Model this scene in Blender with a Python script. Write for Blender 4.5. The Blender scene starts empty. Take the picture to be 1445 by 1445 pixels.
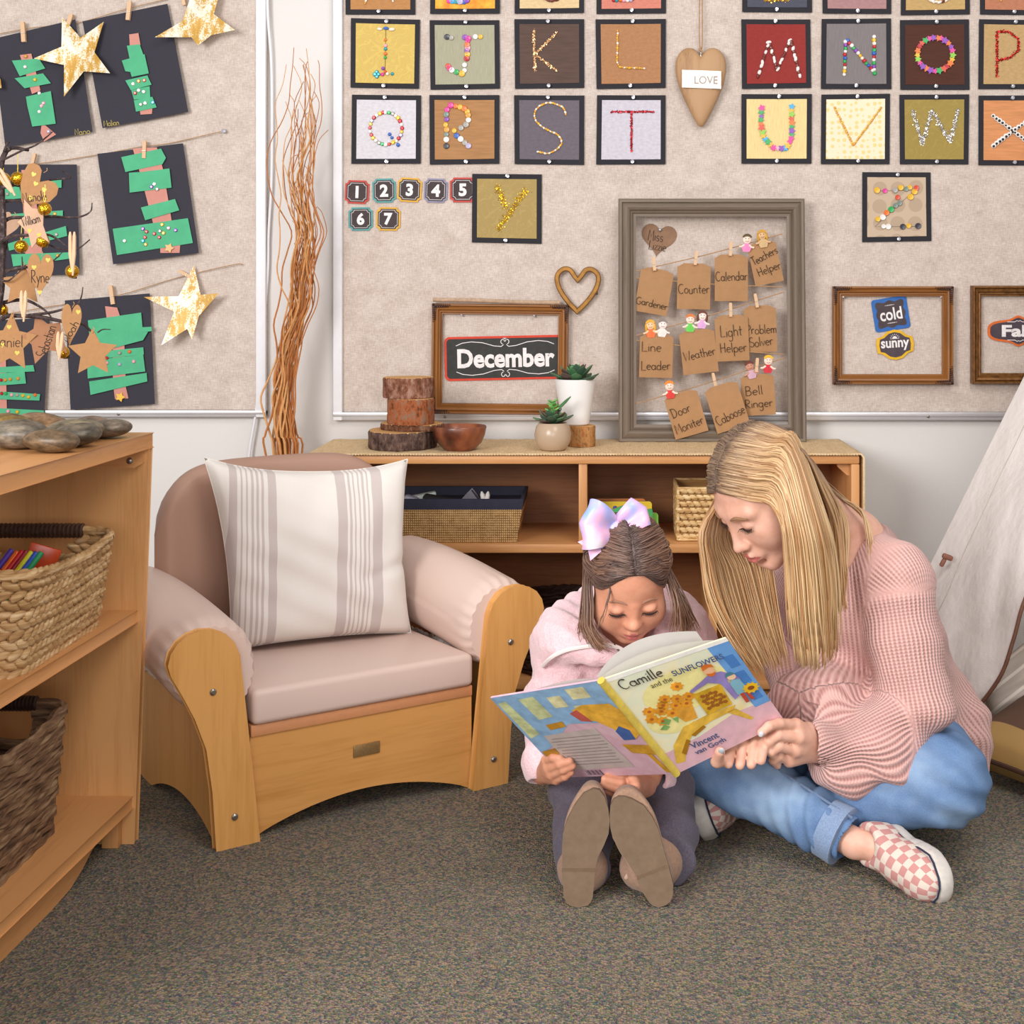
import bpy, bmesh, math, random
import numpy as np
from mathutils import Vector, Matrix, Euler
random.seed(7); RNG = np.random.RandomState(7)
PI = math.pi
sc = bpy.context.scene
COL = sc.collection
# ------------------------------------------------------------------ camera frame: wall is frontal, eye height 1 m
FPX, CX, CY, EYE = 2015.0, 850.0, 408.0, 1.0
def at(px, py, Y):
    return Vector(((px-CX)*Y/FPX, Y, EYE-(py-CY)*Y/FPX))
def fl(px, py, z=0.0):
    Y = (EYE-z)*FPX/(py-CY)
    return Vector(((px-CX)*Y/FPX, Y, z))
def R(d): return math.radians(d)
# ------------------------------------------------------------------ materials
def hexc(h, a=1.0):
    h = h.lstrip('#'); out = []
    for i in (0, 2, 4):
        c = int(h[i:i+2], 16)/255.0
        out.append(c/12.92 if c <= 0.04045 else ((c+0.055)/1.055)**2.4)
    return (*out, a)
MATS = {}
class NT:
    def __init__(s, name):
        s.m = bpy.data.materials.new(name); s.m.use_nodes = True
        s.t = s.m.node_tree; s.n = s.t.nodes; s.l = s.t.links
        s.b = s.n['Principled BSDF']
    def add(s, typ, **kw):
        nd = s.n.new(typ)
        for k, v in kw.items():
            if k in nd.inputs: nd.inputs[k].default_value = v
            else: setattr(nd, k, v)
        return nd
    def link(s, a, b): s.l.new(a, b)
    def coord(s, kind='Object', scale=(1, 1, 1)):
        tc = s.add('ShaderNodeTexCoord'); mp = s.add('ShaderNodeMapping')
        mp.inputs['Scale'].default_value = scale
        s.link(tc.outputs[kind], mp.inputs['Vector']); return mp.outputs['Vector']
    def noise(s, vec, scale, detail=3, rough=0.6):
        nd = s.add('ShaderNodeTexNoise'); nd.inputs['Scale'].default_value = scale
        nd.inputs['Detail'].default_value = detail; nd.inputs['Roughness'].default_value = rough
        s.link(vec, nd.inputs['Vector']); return nd.outputs['Fac']
    def ramp(s, fac, stops, interp='LINEAR'):
        nd = s.add('ShaderNodeValToRGB'); cr = nd.color_ramp; cr.interpolation = interp
        while len(cr.elements) < len(stops): cr.elements.new(0.5)
        for e, (p, c) in zip(cr.elements, stops):
            e.position = p; e.color = hexc(c) if isinstance(c, str) else c
        s.link(fac, nd.inputs['Fac']); return nd.outputs['Color']
    def bump(s, h, strength=0.3, dist=0.002):
        nd = s.add('ShaderNodeBump'); nd.inputs['Strength'].default_value = strength
        nd.inputs['Distance'].default_value = dist; s.link(h, nd.inputs['Height'])
        s.link(nd.outputs['Normal'], s.b.inputs['Normal']); return nd
    def math(s, op, a, b=None):
        nd = s.add('ShaderNodeMath', operation=op)
        for i, v in enumerate((a, b)):
            if v is None: continue
            if isinstance(v, (int, float)): nd.inputs[i].default_value = v
            else: s.link(v, nd.inputs[i])
        return nd.outputs[0]
    def mix(s, fac, a, b):
        nd = s.add('ShaderNodeMix', data_type='RGBA')
        for sock, v in ((nd.inputs['Factor'], fac), (nd.inputs[6], a), (nd.inputs[7], b)):
            if isinstance(v, (int, float)): sock.default_value = v
            elif isinstance(v, str): sock.default_value = hexc(v)
            elif isinstance(v, tuple): sock.default_value = v
            else: s.link(v, sock)
        return nd.outputs[2]
    def color(s, c):
        if isinstance(c, str): s.b.inputs['Base Color'].default_value = hexc(c)
        else: s.link(c, s.b.inputs['Base Color'])
    def set(s, rough=0.6, metal=0.0, spec=0.5, **kw):
        s.b.inputs['Roughness'].default_value = rough; s.b.inputs['Metallic'].default_value = metal
        s.b.inputs['Specular IOR Level'].default_value = spec
        for k, v in kw.items(): s.b.inputs[k].default_value = v
def plain(c, rough=0.6, metal=0.0, var=0.10, scale=60, bump=0.0, spec=0.4, **kw):
    key = ('plain', c, rough, metal, var, scale, bump, spec, tuple(sorted(kw.items())))
    if key in MATS: return MATS[key]
    t = NT('surface_'+c.lstrip('#')); base = hexc(c)
    v = t.coord(); f = t.noise(v, scale)
    lo = tuple(x*(1-var) for x in base[:3])+(1,); hi = tuple(min(1, x*(1+var)) for x in base[:3])+(1,)
    t.color(t.ramp(f, [(0.3, lo), (0.7, hi)])); t.set(rough, metal, spec, **kw)
    if bump: t.bump(f, bump, 0.002)
    MATS[key] = t.m; return t.m
def wood(c1, c2, axis='z', scale=1.0, rough=0.42, rings=14.0):
    key = ('wood', c1, c2, axis, scale, rough)
    if key in MATS: return MATS[key]
    t = NT('wood_'+c1.lstrip('#'))
    sx = {'x': (1.6, 26, 26), 'y': (26, 1.6, 26), 'z': (26, 26, 1.6)}[axis]
    v = t.coord('Object', tuple(k*scale for k in sx))
    a = t.noise(v, 1.0, 4, 0.6)
    v2 = t.coord('Object', tuple(k*scale*9 for k in sx)); b = t.noise(v2, 1.0, 2, 0.6)
    f = t.math('ADD', t.math('MULTIPLY', a, 0.7), t.math('MULTIPLY', b, 0.3))
    t.color(t.ramp(f, [(0.32, c2), (0.52, c1), (0.72, c1)])); t.set(rough, 0, 0.35)
    t.bump(b, 0.06, 0.001)
    MATS[key] = t.m; return t.m
# ------------------------------------------------------------------ mesh builder
def rotm(x=0, y=0, z=0): return Euler((x, y, z)).to_matrix()
class MB:
    def __init__(s): s.v = []; s.f = []; s.mi = []
    def add(s, vs, fs, mi=0):
        o = len(s.v); s.v.extend([tuple(p) for p in vs])
        for f in fs: s.f.append([i+o for i in f]); s.mi.append(mi)
        return s
    def bm(s, bm, mi=0):
        bm.verts.index_update()
        s.add([v.co for v in bm.verts], [[v.index for v in f.verts] for f in bm.faces], mi); bm.free(); return s
    def box(s, c, size, rot=None, bev=0.0, mi=0, seg=2):
        b = bmesh.new(); bmesh.ops.create_cube(b, size=1.0)
        for v in b.verts: v.co = Vector((v.co.x*size[0], v.co.y*size[1], v.co.z*size[2]))
        if bev: bmesh.ops.bevel(b, geom=list(b.edges), offset=bev, segments=seg, affect='EDGES', profile=0.5)
        for v in b.verts: v.co = ((rot @ v.co) if rot else v.co) + Vector(c)
        return s.bm(b, mi)
    def span(s, a, b, bev=0.0, mi=0):
        c = [(p+q)/2 for p, q in zip(a, b)]; return s.box(c, [abs(q-p) for p, q in zip(a, b)], None, bev, mi)
    def tube(s, pts, r, n=8, cap=True, mi=0, flat=1.0):
        P = [Vector(p) for p in pts]; m = len(P)
        rs = [r]*m if isinstance(r, (int, float)) else list(r)
        T = [(P[min(i+1, m-1)]-P[max(i-1, 0)]).normalized() for i in range(m)]
        ref = Vector((0, 0, 1)) if abs(T[0].z) < 0.9 else Vector((1, 0, 0))
        N = (ref - T[0]*ref.dot(T[0])).normalized(); vs = []
        for i in range(m):
            N = (N - T[i]*N.dot(T[i]))
            N = N.normalized() if N.length > 1e-6 else T[i].orthogonal().normalized()
            B = T[i].cross(N)
            for k in range(n):
                a = 2*PI*k/n; vs.append(P[i] + (N*math.cos(a) + B*math.sin(a)*flat)*rs[i])
        fs = [[i*n+k, i*n+(k+1) % n, (i+1)*n+(k+1) % n, (i+1)*n+k] for i in range(m-1) for k in range(n)]
        if cap: fs += [list(range(n))[::-1], list(range((m-1)*n, m*n))]
        return s.add(vs, fs, mi)
    def lathe(s, prof, c=(0, 0, 0), n=32, rot=None, mi=0, sx=1, sy=1, wob=None):
        c = Vector(c); vs = []; fs = []; m = len(prof)
        for i, (r, z) in enumerate(prof):
            for k in range(n):
                a = 2*PI*k/n; rr = r*(wob(a, z) if wob else 1)
                p = Vector((rr*math.cos(a)*sx, rr*math.sin(a)*sy, z)); vs.append(((rot @ p) if rot else p)+c)
        for i in range(m-1):
            for k in range(n): fs.append([i*n+k, i*n+(k+1) % n, (i+1)*n+(k+1) % n, (i+1)*n+k])
        if prof[0][0] > 1e-5: fs.append(list(range(n))[::-1])
        if prof[-1][0] > 1e-5: fs.append(list(range((m-1)*n, m*n)))
        return s.add(vs, fs, mi)
    def ball(s, c, r, rot=None, nu=12, nv=8, mi=0, fn=None):
        rr = (r, r, r) if isinstance(r, (int, float)) else r; c = Vector(c); vs = []; fs = []
        for j in range(nv+1):
            t = PI*j/nv
            for i in range(nu):
                a = 2*PI*i/nu; p = Vector((math.sin(t)*math.cos(a), math.sin(t)*math.sin(a), math.cos(t)))
                k = fn(p) if fn else 1.0
                p = Vector((p.x*rr[0]*k, p.y*rr[1]*k, p.z*rr[2]*k)); vs.append(((rot @ p) if rot else p)+c)
        for j in range(nv):
            for i in range(nu): fs.append([j*nu+i, (j+1)*nu+i, (j+1)*nu+(i+1) % nu, j*nu+(i+1) % nu])
        return s.add(vs, fs, mi)
    def prism(s, poly, d0, d1, axes='xz', o=(0, 0, 0), bev=0.0, mi=0, rot=None):
        # polygon in the plane named by axes, extruded along the remaining axis from d0 to d1
        b = bmesh.new(); ax = 'xyz'; i0, i1 = ax.index(axes[0]), ax.index(axes[1]); k = 3-i0-i1
        def mk(p, d):
            q = [0, 0, 0]; q[i0] = p[0]; q[i1] = p[1]; q[k] = d; return b.verts.new(q)
        A = [mk(p, d0) for p in poly]; B = [mk(p, d1) for p in poly]; n = len(poly)
        b.faces.new(A); b.faces.new(B[::-1])
        for i in range(n): b.faces.new([A[i], A[(i+1) % n], B[(i+1) % n], B[i]])
        if bev:
            b.normal_update(); rim = [e for e in b.edges if len({v in A for v in e.verts}) == 1]
            bmesh.ops.bevel(b, geom=rim, offset=bev, segments=2, affect='EDGES', profile=0.5)
        for v in b.verts: v.co = ((rot @ v.co) if rot else v.co) + Vector(o)
        return s.bm(b, mi)
    def sheet(s, fn, nu, nv, th=0.0, mi=0):
        # fn(u,v)->point ; th>0 gives thickness along the normal
        G = np.array([[list(fn(i/nu, j/nv)) for j in range(nv+1)] for i in range(nu+1)], float)
        idx = lambda i, j: i*(nv+1)+j
        fs = [[idx(i, j), idx(i+1, j), idx(i+1, j+1), idx(i, j+1)] for i in range(nu) for j in range(nv)]
        if th <= 0: return s.add(G.reshape(-1, 3), fs, mi)
        du = np.gradient(G, axis=0); dv = np.gradient(G, axis=1); N = np.cross(du, dv)
        N /= np.maximum(np.linalg.norm(N, axis=2, keepdims=True), 1e-9)
        G2 = G - N*th; m = (nu+1)*(nv+1)
        allf = fs + [[k+m for k in f[::-1]] for f in fs]
        for i in range(nu):
            allf.append([idx(i, 0), idx(i, 0)+m, idx(i+1, 0)+m, idx(i+1, 0)])
            allf.append([idx(i, nv), idx(i+1, nv), idx(i+1, nv)+m, idx(i, nv)+m])
        for j in range(nv):
            allf.append([idx(0, j), idx(0, j+1), idx(0, j+1)+m, idx(0, j)+m])
            allf.append([idx(nu, j), idx(nu, j)+m, idx(nu, j+1)+m, idx(nu, j+1)])
        return s.add(np.concatenate([G.reshape(-1, 3), G2.reshape(-1, 3)]), allf, mi)
    def xf(s, rot=None, o=(0, 0, 0)):
        s.v = [tuple(((rot @ Vector(p)) if rot else Vector(p))+Vector(o)) for p in s.v]; return s
    def mesh(s, name, mats, smooth=True, angle=38, fixn=True):
        me = bpy.data.meshes.new(name); me.from_pydata(s.v, [], s.f)
        mats = mats if isinstance(mats, (list, tuple)) else [mats]
        for m in mats: me.materials.append(m)
        if len(mats) > 1: me.polygons.foreach_set('material_index', s.mi)
        if fixn:
            b = bmesh.new(); b.from_mesh(me); bmesh.ops.recalc_face_normals(b, faces=b.faces); b.to_mesh(me); b.free()
        if smooth:
            me.polygons.foreach_set('use_smooth', [True]*len(me.polygons)); me.set_sharp_from_angle(angle=R(angle))
        me.update(); return me
    def build(s, name, mats, parent=None, local=False, **kw):
        if parent is not None and not local:
            l = Vector(parent.location); q = parent.parent
            while q is not None: l = l+Vector(q.location); q = q.parent
            s.v = [(p[0]-l[0], p[1]-l[1], p[2]-l[2]) for p in s.v]
        return link(name, s.mesh(name, mats, **kw), parent)
def link(name, me, parent=None):
    o = bpy.data.objects.new(name, me); COL.objects.link(o)
    if parent is not None: o.parent = parent
    return o
def tag(o, label=None, cat=None, group=None, kind=None):
    if label: o['label'] = label
    if cat: o['category'] = cat
    if group: o['group'] = group
    if kind: o['kind'] = kind
    return o
def thing(name, label, cat, loc=(0, 0, 0), rot=(0, 0, 0), group=None):
    o = bpy.data.objects.new(name, None); COL.objects.link(o); o.empty_display_size = 0.05
    o.location = loc; o.rotation_euler = rot; return tag(o, label, cat, group)
def recenter(o):
    # move a single-mesh thing's origin to its base centre
    me = o.data; n = len(me.vertices); co = np.empty(n*3); me.vertices.foreach_get('co', co); co = co.reshape(-1, 3)
    c = (co.min(0)+co.max(0))/2; c[2] = co[:, 2].min(); co -= c; me.vertices.foreach_set('co', co.ravel()); me.update()
    o.location = Vector(o.location)+Vector(c); return o
# ------------------------------------------------------------------ text and handwriting
TXT = {}
def text_geo(s, bold=0.0, shear=0.0, res=3):
    key = (s, bold, shear, res)
    if key not in TXT:
        cu = bpy.data.curves.new('txt', 'FONT'); cu.body = s; cu.offset = bold; cu.shear = shear; cu.align_x = 'CENTER'
        cu.align_y = 'CENTER'; cu.resolution_u = res; cu.fill_mode = 'FRONT' if hasattr(cu, 'fill_mode') else cu.fill_mode
        ob = bpy.data.objects.new('txt', cu); COL.objects.link(ob)
        dg = bpy.context.evaluated_depsgraph_get(); ev = ob.evaluated_get(dg); me = ev.to_mesh()
        vs = [tuple(v.co) for v in me.vertices]; fs = [list(p.vertices) for p in me.polygons]
        ev.to_mesh_clear(); bpy.data.objects.remove(ob); bpy.data.curves.remove(cu)
        xs = [v[0] for v in vs]; ys = [v[1] for v in vs]
        cx, cy = (min(xs)+max(xs))/2, (min(ys)+max(ys))/2
        TXT[key] = ([(x-cx, y-cy) for x, y, z in vs], fs, max(xs)-min(xs), max(ys)-min(ys))
    return TXT[key]
def add_text(mb, s, cx, cz, w=None, h=None, y=0.0, rot=0.0, bold=0.0, shear=0.0, mi=0):
    # text in the local xz plane facing -y, fitted to width w and/or height h
    vs, fs, tw, th = text_geo(s, bold, shear)
    kx = w/tw if w else h/th; kz = h/th if h else kx
    ca, sa = math.cos(rot), math.sin(rot)
    mb.add([(cx+(x*kx)*ca-(z*kz)*sa, y, cz+(x*kx)*sa+(z*kz)*ca) for x, z in vs], fs, mi)
def _arc(cx, cy, rx, ry, a0, a1, n=9):
    return [(cx+rx*math.cos(R(a0+(a1-a0)*i/n)), cy+ry*math.sin(R(a0+(a1-a0)*i/n))) for i in range(n+1)]
_bowl = _arc(.25, .27, .22, .26, 30, 330)
GLY = {
 'a': ([_arc(.22, .26, .2, .25, 20, 340), [(.42, .5), (.42, .1), (.5, 0)]], .55),
 'b': ([[(.06, 1), (.06, 0)], _arc(.25, .26, .2, .25, 160, -160)], .52), 'c': ([_arc(.24, .26, .2, .26, 50, 310)], .48),
 'd': ([_arc(.22, .26, .2, .25, 20, 340), [(.42, 1), (.42, 0)]], .54), 'e': ([[(.05, .28), (.42, .3)]+_arc(.24, .26, .2, .26, 20, 310)], .5),
 'g': ([_arc(.22, .26, .2, .25, 20, 340), [(.42, .5), (.42, -.2)]+_arc(.24, -.2, .18, .2, 0, -150)], .54),
 'h': ([[(.06, 1), (.06, 0)], [(.06, .35)]+_arc(.24, .33, .17, .18, 160, 0)+[(.42, 0)]], .53), 'i': ([[(.08, .5), (.08, 0)], [(.08, .7), (.09, .74)]], .2),
 'k': ([[(.06, 1), (.06, 0)], [(.4, .5), (.08, .22), (.42, 0)]], .48), 'l': ([[(.08, 1), (.08, .05), (.14, 0)]], .22),
 'm': ([[(.05, .5), (.05, 0)], [(.05, .35)]+_arc(.19, .34, .13, .17, 160, 0)+[(.32, 0)], [(.32, .35)]+_arc(.46, .34, .13, .17, 160, 0)+[(.59, 0)]], .7),
 'n': ([[(.06, .5), (.06, 0)], [(.06, .35)]+_arc(.24, .33, .17, .18, 160, 0)+[(.42, 0)]], .53), 'o': ([_arc(.24, .26, .21, .26, 90, 450)], .52),
 'p': ([[(.06, .5), (.06, -.4)], _arc(.25, .26, .2, .25, 160, -160)], .52), 'r': ([[(.06, .5), (.06, 0)], [(.06, .33)]+_arc(.22, .32, .15, .19, 150, 40)], .4),
 's': ([_arc(.21, .38, .15, .13, 30, 270, 7)+_arc(.21, .13, .15, .13, 90, -150, 7)], .44), 't': ([[(.16, .85), (.16, .08), (.26, 0)], [(0, .52), (.34, .52)]], .38),
 'u': ([[(.06, .5), (.06, .15)]+_arc(.22, .15, .16, .16, 180, 360)+[(.38, .5), (.38, 0)]], .5), 'v': ([[(.03, .5), (.2, 0), (.38, .5)]], .44),
 'w': ([[(.03, .5), (.15, 0), (.28, .4), (.42, 0), (.55, .5)]], .6), 'y': ([[(.05, .5), (.22, .05)], [(.42, .5), (.1, -.4)]], .48),
 'z': ([[(.04, .5), (.38, .5), (.04, 0), (.4, 0)]], .46), ' ': ([], .35), '.': ([[(.1, .2), (.12, .22)]], .25),
 'B': ([[(.08, 1), (.08, 0)], [(.08, 1)]+_arc(.25, .76, .2, .24, 80, -80)+[(.08, .52)]+_arc(.28, .26, .24, .26, 80, -80)+[(.08, 0)]], .62),
 'C': ([_arc(.36, .5, .31, .5, 50, 310)], .68), 'D': ([[(.1, 1), (.1, 0)], [(.02, 1)]+_arc(.2, .5, .38, .5, 80, -80)+[(.02, 0)]], .7),
 'G': ([_arc(.36, .5, .32, .5, 50, 350)+[(.4, .42)]], .76), 'H': ([[(.08, 1), (.08, 0)], [(.52, 1), (.52, 0)], [(.08, .5), (.52, .5)]], .66),
 'L': ([[(.1, 1), (.08, 0), (.5, .02)]], .58), 'M': ([[(.05, 0), (.1, 1), (.35, .35), (.6, 1), (.66, 0)]], .76),
 'N': ([[(.06, 0), (.08, 1), (.5, 0), (.52, 1)]], .62), 'P': ([[(.1, 1), (.08, 0)], [(.08, 1)]+_arc(.24, .74, .26, .26, 80, -80)+[(.08, .48)]], .56),
 'R': ([[(.1, 1), (.08, 0)], [(.08, 1)]+_arc(.24, .76, .24, .24, 80, -80)+[(.1, .5), (.52, 0)]], .6),
 'S': ([_arc(.3, .74, .22, .26, 40, 270, 8)+_arc(.3, .24, .24, .25, 90, -150, 8)], .6), 'T': ([[(.3, 1), (.3, 0)], [(0, 1), (.62, 1)]], .56),
 'W': ([[(.04, 1), (.2, 0), (.38, .8), (.56, 0), (.74, 1)]], .8)}
def add_hand(mb, s, cx, cz, w, h=None, y=0.0, rot=0.0, pen=0.0008, mi=0):
    # felt-pen handwriting as flat ink ribbons; h = cap height
    adv = []; x = 0
    for ch in s:
        g = GLY.get(ch, GLY[' ']); adv.append(x); x += g[1]
    kx = w/max(x, .1); kz = h if h else kx
    ca, sa = math.cos(rot), math.sin(rot)
    for ch, x0 in zip(s, adv):
        jz = random.uniform(-.04, .04)
        for st in GLY.get(ch, GLY[' '])[0]:
            P = [((x0+p[0]-x/2)*kx, (p[1]-.45+jz)*kz) for p in st]
            vs = []; m = len(P)
            for i in range(m):
                a = P[max(i-1, 0)]; b = P[min(i+1, m-1)]; dx, dz = b[0]-a[0], b[1]-a[1]; L = math.hypot(dx, dz) or 1
                nx, nz = -dz/L*pen, dx/L*pen
                for sgn in (1, -1):
                    X, Z = P[i][0]+nx*sgn, P[i][1]+nz*sgn
                    vs.append((cx+X*ca-Z*sa, y, cz+X*sa+Z*ca))
            mb.add(vs, [[2*i, 2*i+1, 2*i+3, 2*i+2] for i in range(m-1)], mi)
def resample(pts, step):
    P = [Vector((*p, 0)) if len(p) == 2 else Vector(p) for p in pts]; out = []; acc = 0.0; out.append(P[0].copy())
    for a, b in zip(P, P[1:]):
        d = (b-a).length; t = step-acc
        while t <= d: out.append(a.lerp(b, t/d)); t += step
        acc = (acc+d) % step
    return out
def spline(pts, n):
    # Catmull-Rom through points
    P = [np.array(p, float) for p in pts]; P = [2*P[0]-P[1]]+P+[2*P[-1]-P[-2]]; m = len(P)-3; out = []
    for i in range(n+1):
        t = i/n*m; k = min(int(t), m-1); t -= k; a, b, c, d = P[k:k+4]
        out.append(0.5*((2*b)+(-a+c)*t+(2*a-5*b+4*c-d)*t*t+(-a+3*b-3*c+d)*t**3))
    return out
def star_poly(ro, ri, n=5, rot=90): 
    return [((ro if i % 2 == 0 else ri)*math.cos(R(rot+i*180/n)), (ro if i % 2 == 0 else ri)*math.sin(R(rot+i*180/n))) for i in range(2*n)]
def heart_poly(w, h, n=36):
    P = []
    for i in range(n):
        t = 2*PI*i/n; x = 16*math.sin(t)**3; z = 13*math.cos(t)-5*math.cos(2*t)-2*math.cos(3*t)-math.cos(4*t)
        P.append((x/32*w, (z+2.5)/29*h))
    return P
# ------------------------------------------------------------------ signed-distance modelling for bodies and cloth
class SDF:
    def __init__(s, lo, hi, vox):
        s.lo = np.array(lo, float); s.vox = vox; s.n = np.ceil((np.array(hi)-s.lo)/vox).astype(int)+1
        s.d = np.full(s.n, 9.0, np.float32)
    def blk(s, lo, hi):
        a = np.clip(np.floor((np.array(lo)-s.lo)/s.vox).astype(int), 0, s.n); b = np.clip(np.ceil((np.array(hi)-s.lo)/s.vox).astype(int)+1, 0, s.n)
        if np.any(b <= a): return None, None
        sl = tuple(slice(i, j) for i, j in zip(a, b))
        g = [(s.lo[k]+s.vox*np.arange(a[k], b[k])).astype(np.float32) for k in range(3)]
        return sl, (g[0][:, None, None], g[1][None, :, None], g[2][None, None, :])
    def comb(s, sl, q, k, sub=False):
        d = s.d[sl]
        if sub:
            q = -q
            if k > 0:
                h = np.clip(0.5-0.5*(d-q)/k, 0, 1); r = d*(1-h)+q*h+k*h*(1-h)
            else: r = np.maximum(d, q)
        else:
            if k > 0:
                h = np.clip(0.5+0.5*(d-q)/k, 0, 1); r = d*(1-h)+q*h-k*h*(1-h)
                r = np.where(d > 5, q, r)
            else: r = np.minimum(d, q)
        s.d[sl] = r
    def cone(s, a, b, ra, rb, k=0.01, sub=False):
        a = np.array(a, float); b = np.array(b, float); m = max(ra, rb)+k+3*s.vox
        sl, g = s.blk(np.minimum(a, b)-m, np.maximum(a, b)+m)
        if sl is None: return s
        ba = b-a; L = max(float(ba@ba), 1e-12)
        t = np.clip(((g[0]-a[0])*ba[0]+(g[1]-a[1])*ba[1]+(g[2]-a[2])*ba[2])/L, 0, 1)
        q = np.sqrt((g[0]-a[0]-t*ba[0])**2+(g[1]-a[1]-t*ba[1])**2+(g[2]-a[2]-t*ba[2])**2)-(ra+(rb-ra)*t)
        s.comb(sl, q, k, sub); return s
    def chain(s, pts, rs, k=0.01, sub=False):
        for i in range(len(pts)-1): s.cone(pts[i], pts[i+1], rs[i], rs[i+1], k if i else k, sub)
        return s
    def ell(s, c, r, M=None, k=0.01, sub=False):
        c = np.array(c, float); r = np.array(r, float); m = r.max()+k+3*s.vox
        sl, g = s.blk(c-m, c+m)
        if sl is None: return s
        x, y, z = g[0]-c[0], g[1]-c[1], g[2]-c[2]
        if M is not None:   # columns of M are the ellipsoid's axes in world space
            A = np.array(M); x, y, z = x*A[0, 0]+y*A[1, 0]+z*A[2, 0], x*A[0, 1]+y*A[1, 1]+z*A[2, 1], x*A[0, 2]+y*A[1, 2]+z*A[2, 2]
        k0 = np.sqrt((x/r[0])**2+(y/r[1])**2+(z/r[2])**2); k1 = np.sqrt((x/r[0]**2)**2+(y/r[1]**2)**2+(z/r[2]**2)**2)
        q = np.where(k1 > 1e-6, k0*(k0-1)/np.maximum(k1, 1e-6), -r.min())
        s.comb(sl, q, k, sub); return s
    def plane(s, p, n, k=0.0):
        # cut away the side the normal points to
        n = np.array(n, float); n /= np.linalg.norm(n); sl, g = s.blk(s.lo, s.lo+s.vox*s.n)
        q = (g[0]-p[0])*n[0]+(g[1]-p[1])*n[1]+(g[2]-p[2])*n[2]
        s.comb(sl, -q, k, True); return s
    def warp(s, fn):
        sl, g = s.blk(s.lo, s.lo+s.vox*s.n); s.d[sl] += fn(*g).astype(np.float32); return s
    def mesh(s):
        d = s.d; sg = d < 0; nx, ny, nz = d.shape
        acc = np.zeros((nx-1, ny-1, nz-1, 3), np.float32); cnt = np.zeros((nx-1, ny-1, nz-1), np.float32); edges = []
        for ax in range(3):
            A = [slice(None)]*3; B = [slice(None)]*3; A[ax] = slice(0, -1); B[ax] = slice(1, None)
            e = np.argwhere(sg[tuple(A)] != sg[tuple(B)])
            if len(e) == 0: edges.append((e, None)); continue
            e2 = e.copy(); e2[:, ax] += 1
            da = d[tuple(e.T)]; db = d[tuple(e2.T)]; t = da/(da-db)
            P = e.astype(np.float32); P[:, ax] += t
            o1, o2 = (ax+1) % 3, (ax+2) % 3
            for i in (0, -1):
                for j in (0, -1):
                    c = e.copy(); c[:, o1] += i; c[:, o2] += j
                    ok = np.all((c >= 0) & (c < np.array(cnt.shape)), axis=1)
                    np.add.at(acc, tuple(c[ok].T), P[ok]); np.add.at(cnt, tuple(c[ok].T), 1)
            edges.append((e, da < 0))
        idx = np.full(cnt.shape, -1, int); w = np.argwhere(cnt > 0); idx[tuple(w.T)] = np.arange(len(w))
        V = acc[tuple(w.T)]/cnt[tuple(w.T)][:, None]*s.vox+s.lo; F = []
        for ax, (e, ins) in enumerate(edges):
            if ins is None: continue
            o1, o2 = (ax+1) % 3, (ax+2) % 3; q = []
            ok = (e[:, o1] > 0) & (e[:, o2] > 0) & (e[:, o1] < cnt.shape[o1]) & (e[:, o2] < cnt.shape[o2]); e = e[ok]; ins = ins[ok]
            for i, j in ((0, 0), (-1, 0), (-1, -1), (0, -1)):
                c = e.copy(); c[:, o1] += i; c[:, o2] += j; q.append(idx[tuple(c.T)])
            q = np.stack(q, 1); q[~ins] = q[~ins][:, ::-1]; F.append(q)
        F = np.concatenate(F); 
        return V, F
def largest(V, F):
    # keep only the largest connected piece
    n = len(V); lab = np.arange(n)
    E = np.concatenate([F[:, [0, 1]], F[:, [1, 2]], F[:, [2, 3]]])
    while True:
        m = np.minimum(lab[E[:, 0]], lab[E[:, 1]]); old = lab.copy()
        np.minimum.at(lab, E[:, 0], m); np.minimum.at(lab, E[:, 1], m); lab = lab[lab]
        if np.array_equal(old, lab): break
    best = np.bincount(lab).argmax(); keep = lab == best; mp = np.cumsum(keep)-1
    return V[keep], mp[F[keep[F[:, 0]]]]
def smooth_mesh(V, F, it=2, lam=0.5):
    E = np.concatenate([F[:, [0, 1]], F[:, [1, 2]], F[:, [2, 3]], F[:, [3, 0]]]); n = len(V)
    for _ in range(it):
        a = np.zeros_like(V); c = np.zeros(n)
        np.add.at(a, E[:, 0], V[E[:, 1]]); np.add.at(c, E[:, 0], 1); np.add.at(a, E[:, 1], V[E[:, 0]]); np.add.at(c, E[:, 1], 1)
        V = V*(1-lam)+lam*a/np.maximum(c, 1)[:, None]
    return V
def sdf_obj(name, V, F, mats, parent, midx=None, attrs=None):
    l = np.array(parent.location) if parent is not None else np.zeros(3)
    me = bpy.data.meshes.new(name); V = np.asarray(V-l, np.float32)
    me.vertices.add(len(V)); me.vertices.foreach_set('co', V.ravel())
    me.loops.add(F.size); me.loops.foreach_set('vertex_index', F.astype(np.int32).ravel())
    me.polygons.add(len(F)); me.polygons.foreach_set('loop_start', np.arange(0, F.size, 4, dtype=np.int32))
    for m in (mats if isinstance(mats, (list, tuple)) else [mats]): me.materials.append(m)
    me.update(calc_edges=True); me.validate()
    me.polygons.foreach_set('use_smooth', [True]*len(me.polygons))
    if midx is not None: me.polygons.foreach_set('material_index', midx.astype(np.int32))
    for k, a in (attrs or {}).items():
        at_ = me.attributes.new(k, 'FLOAT', 'POINT'); at_.data.foreach_set('value', np.asarray(a, np.float32))
    return link(name, me, parent)
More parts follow.
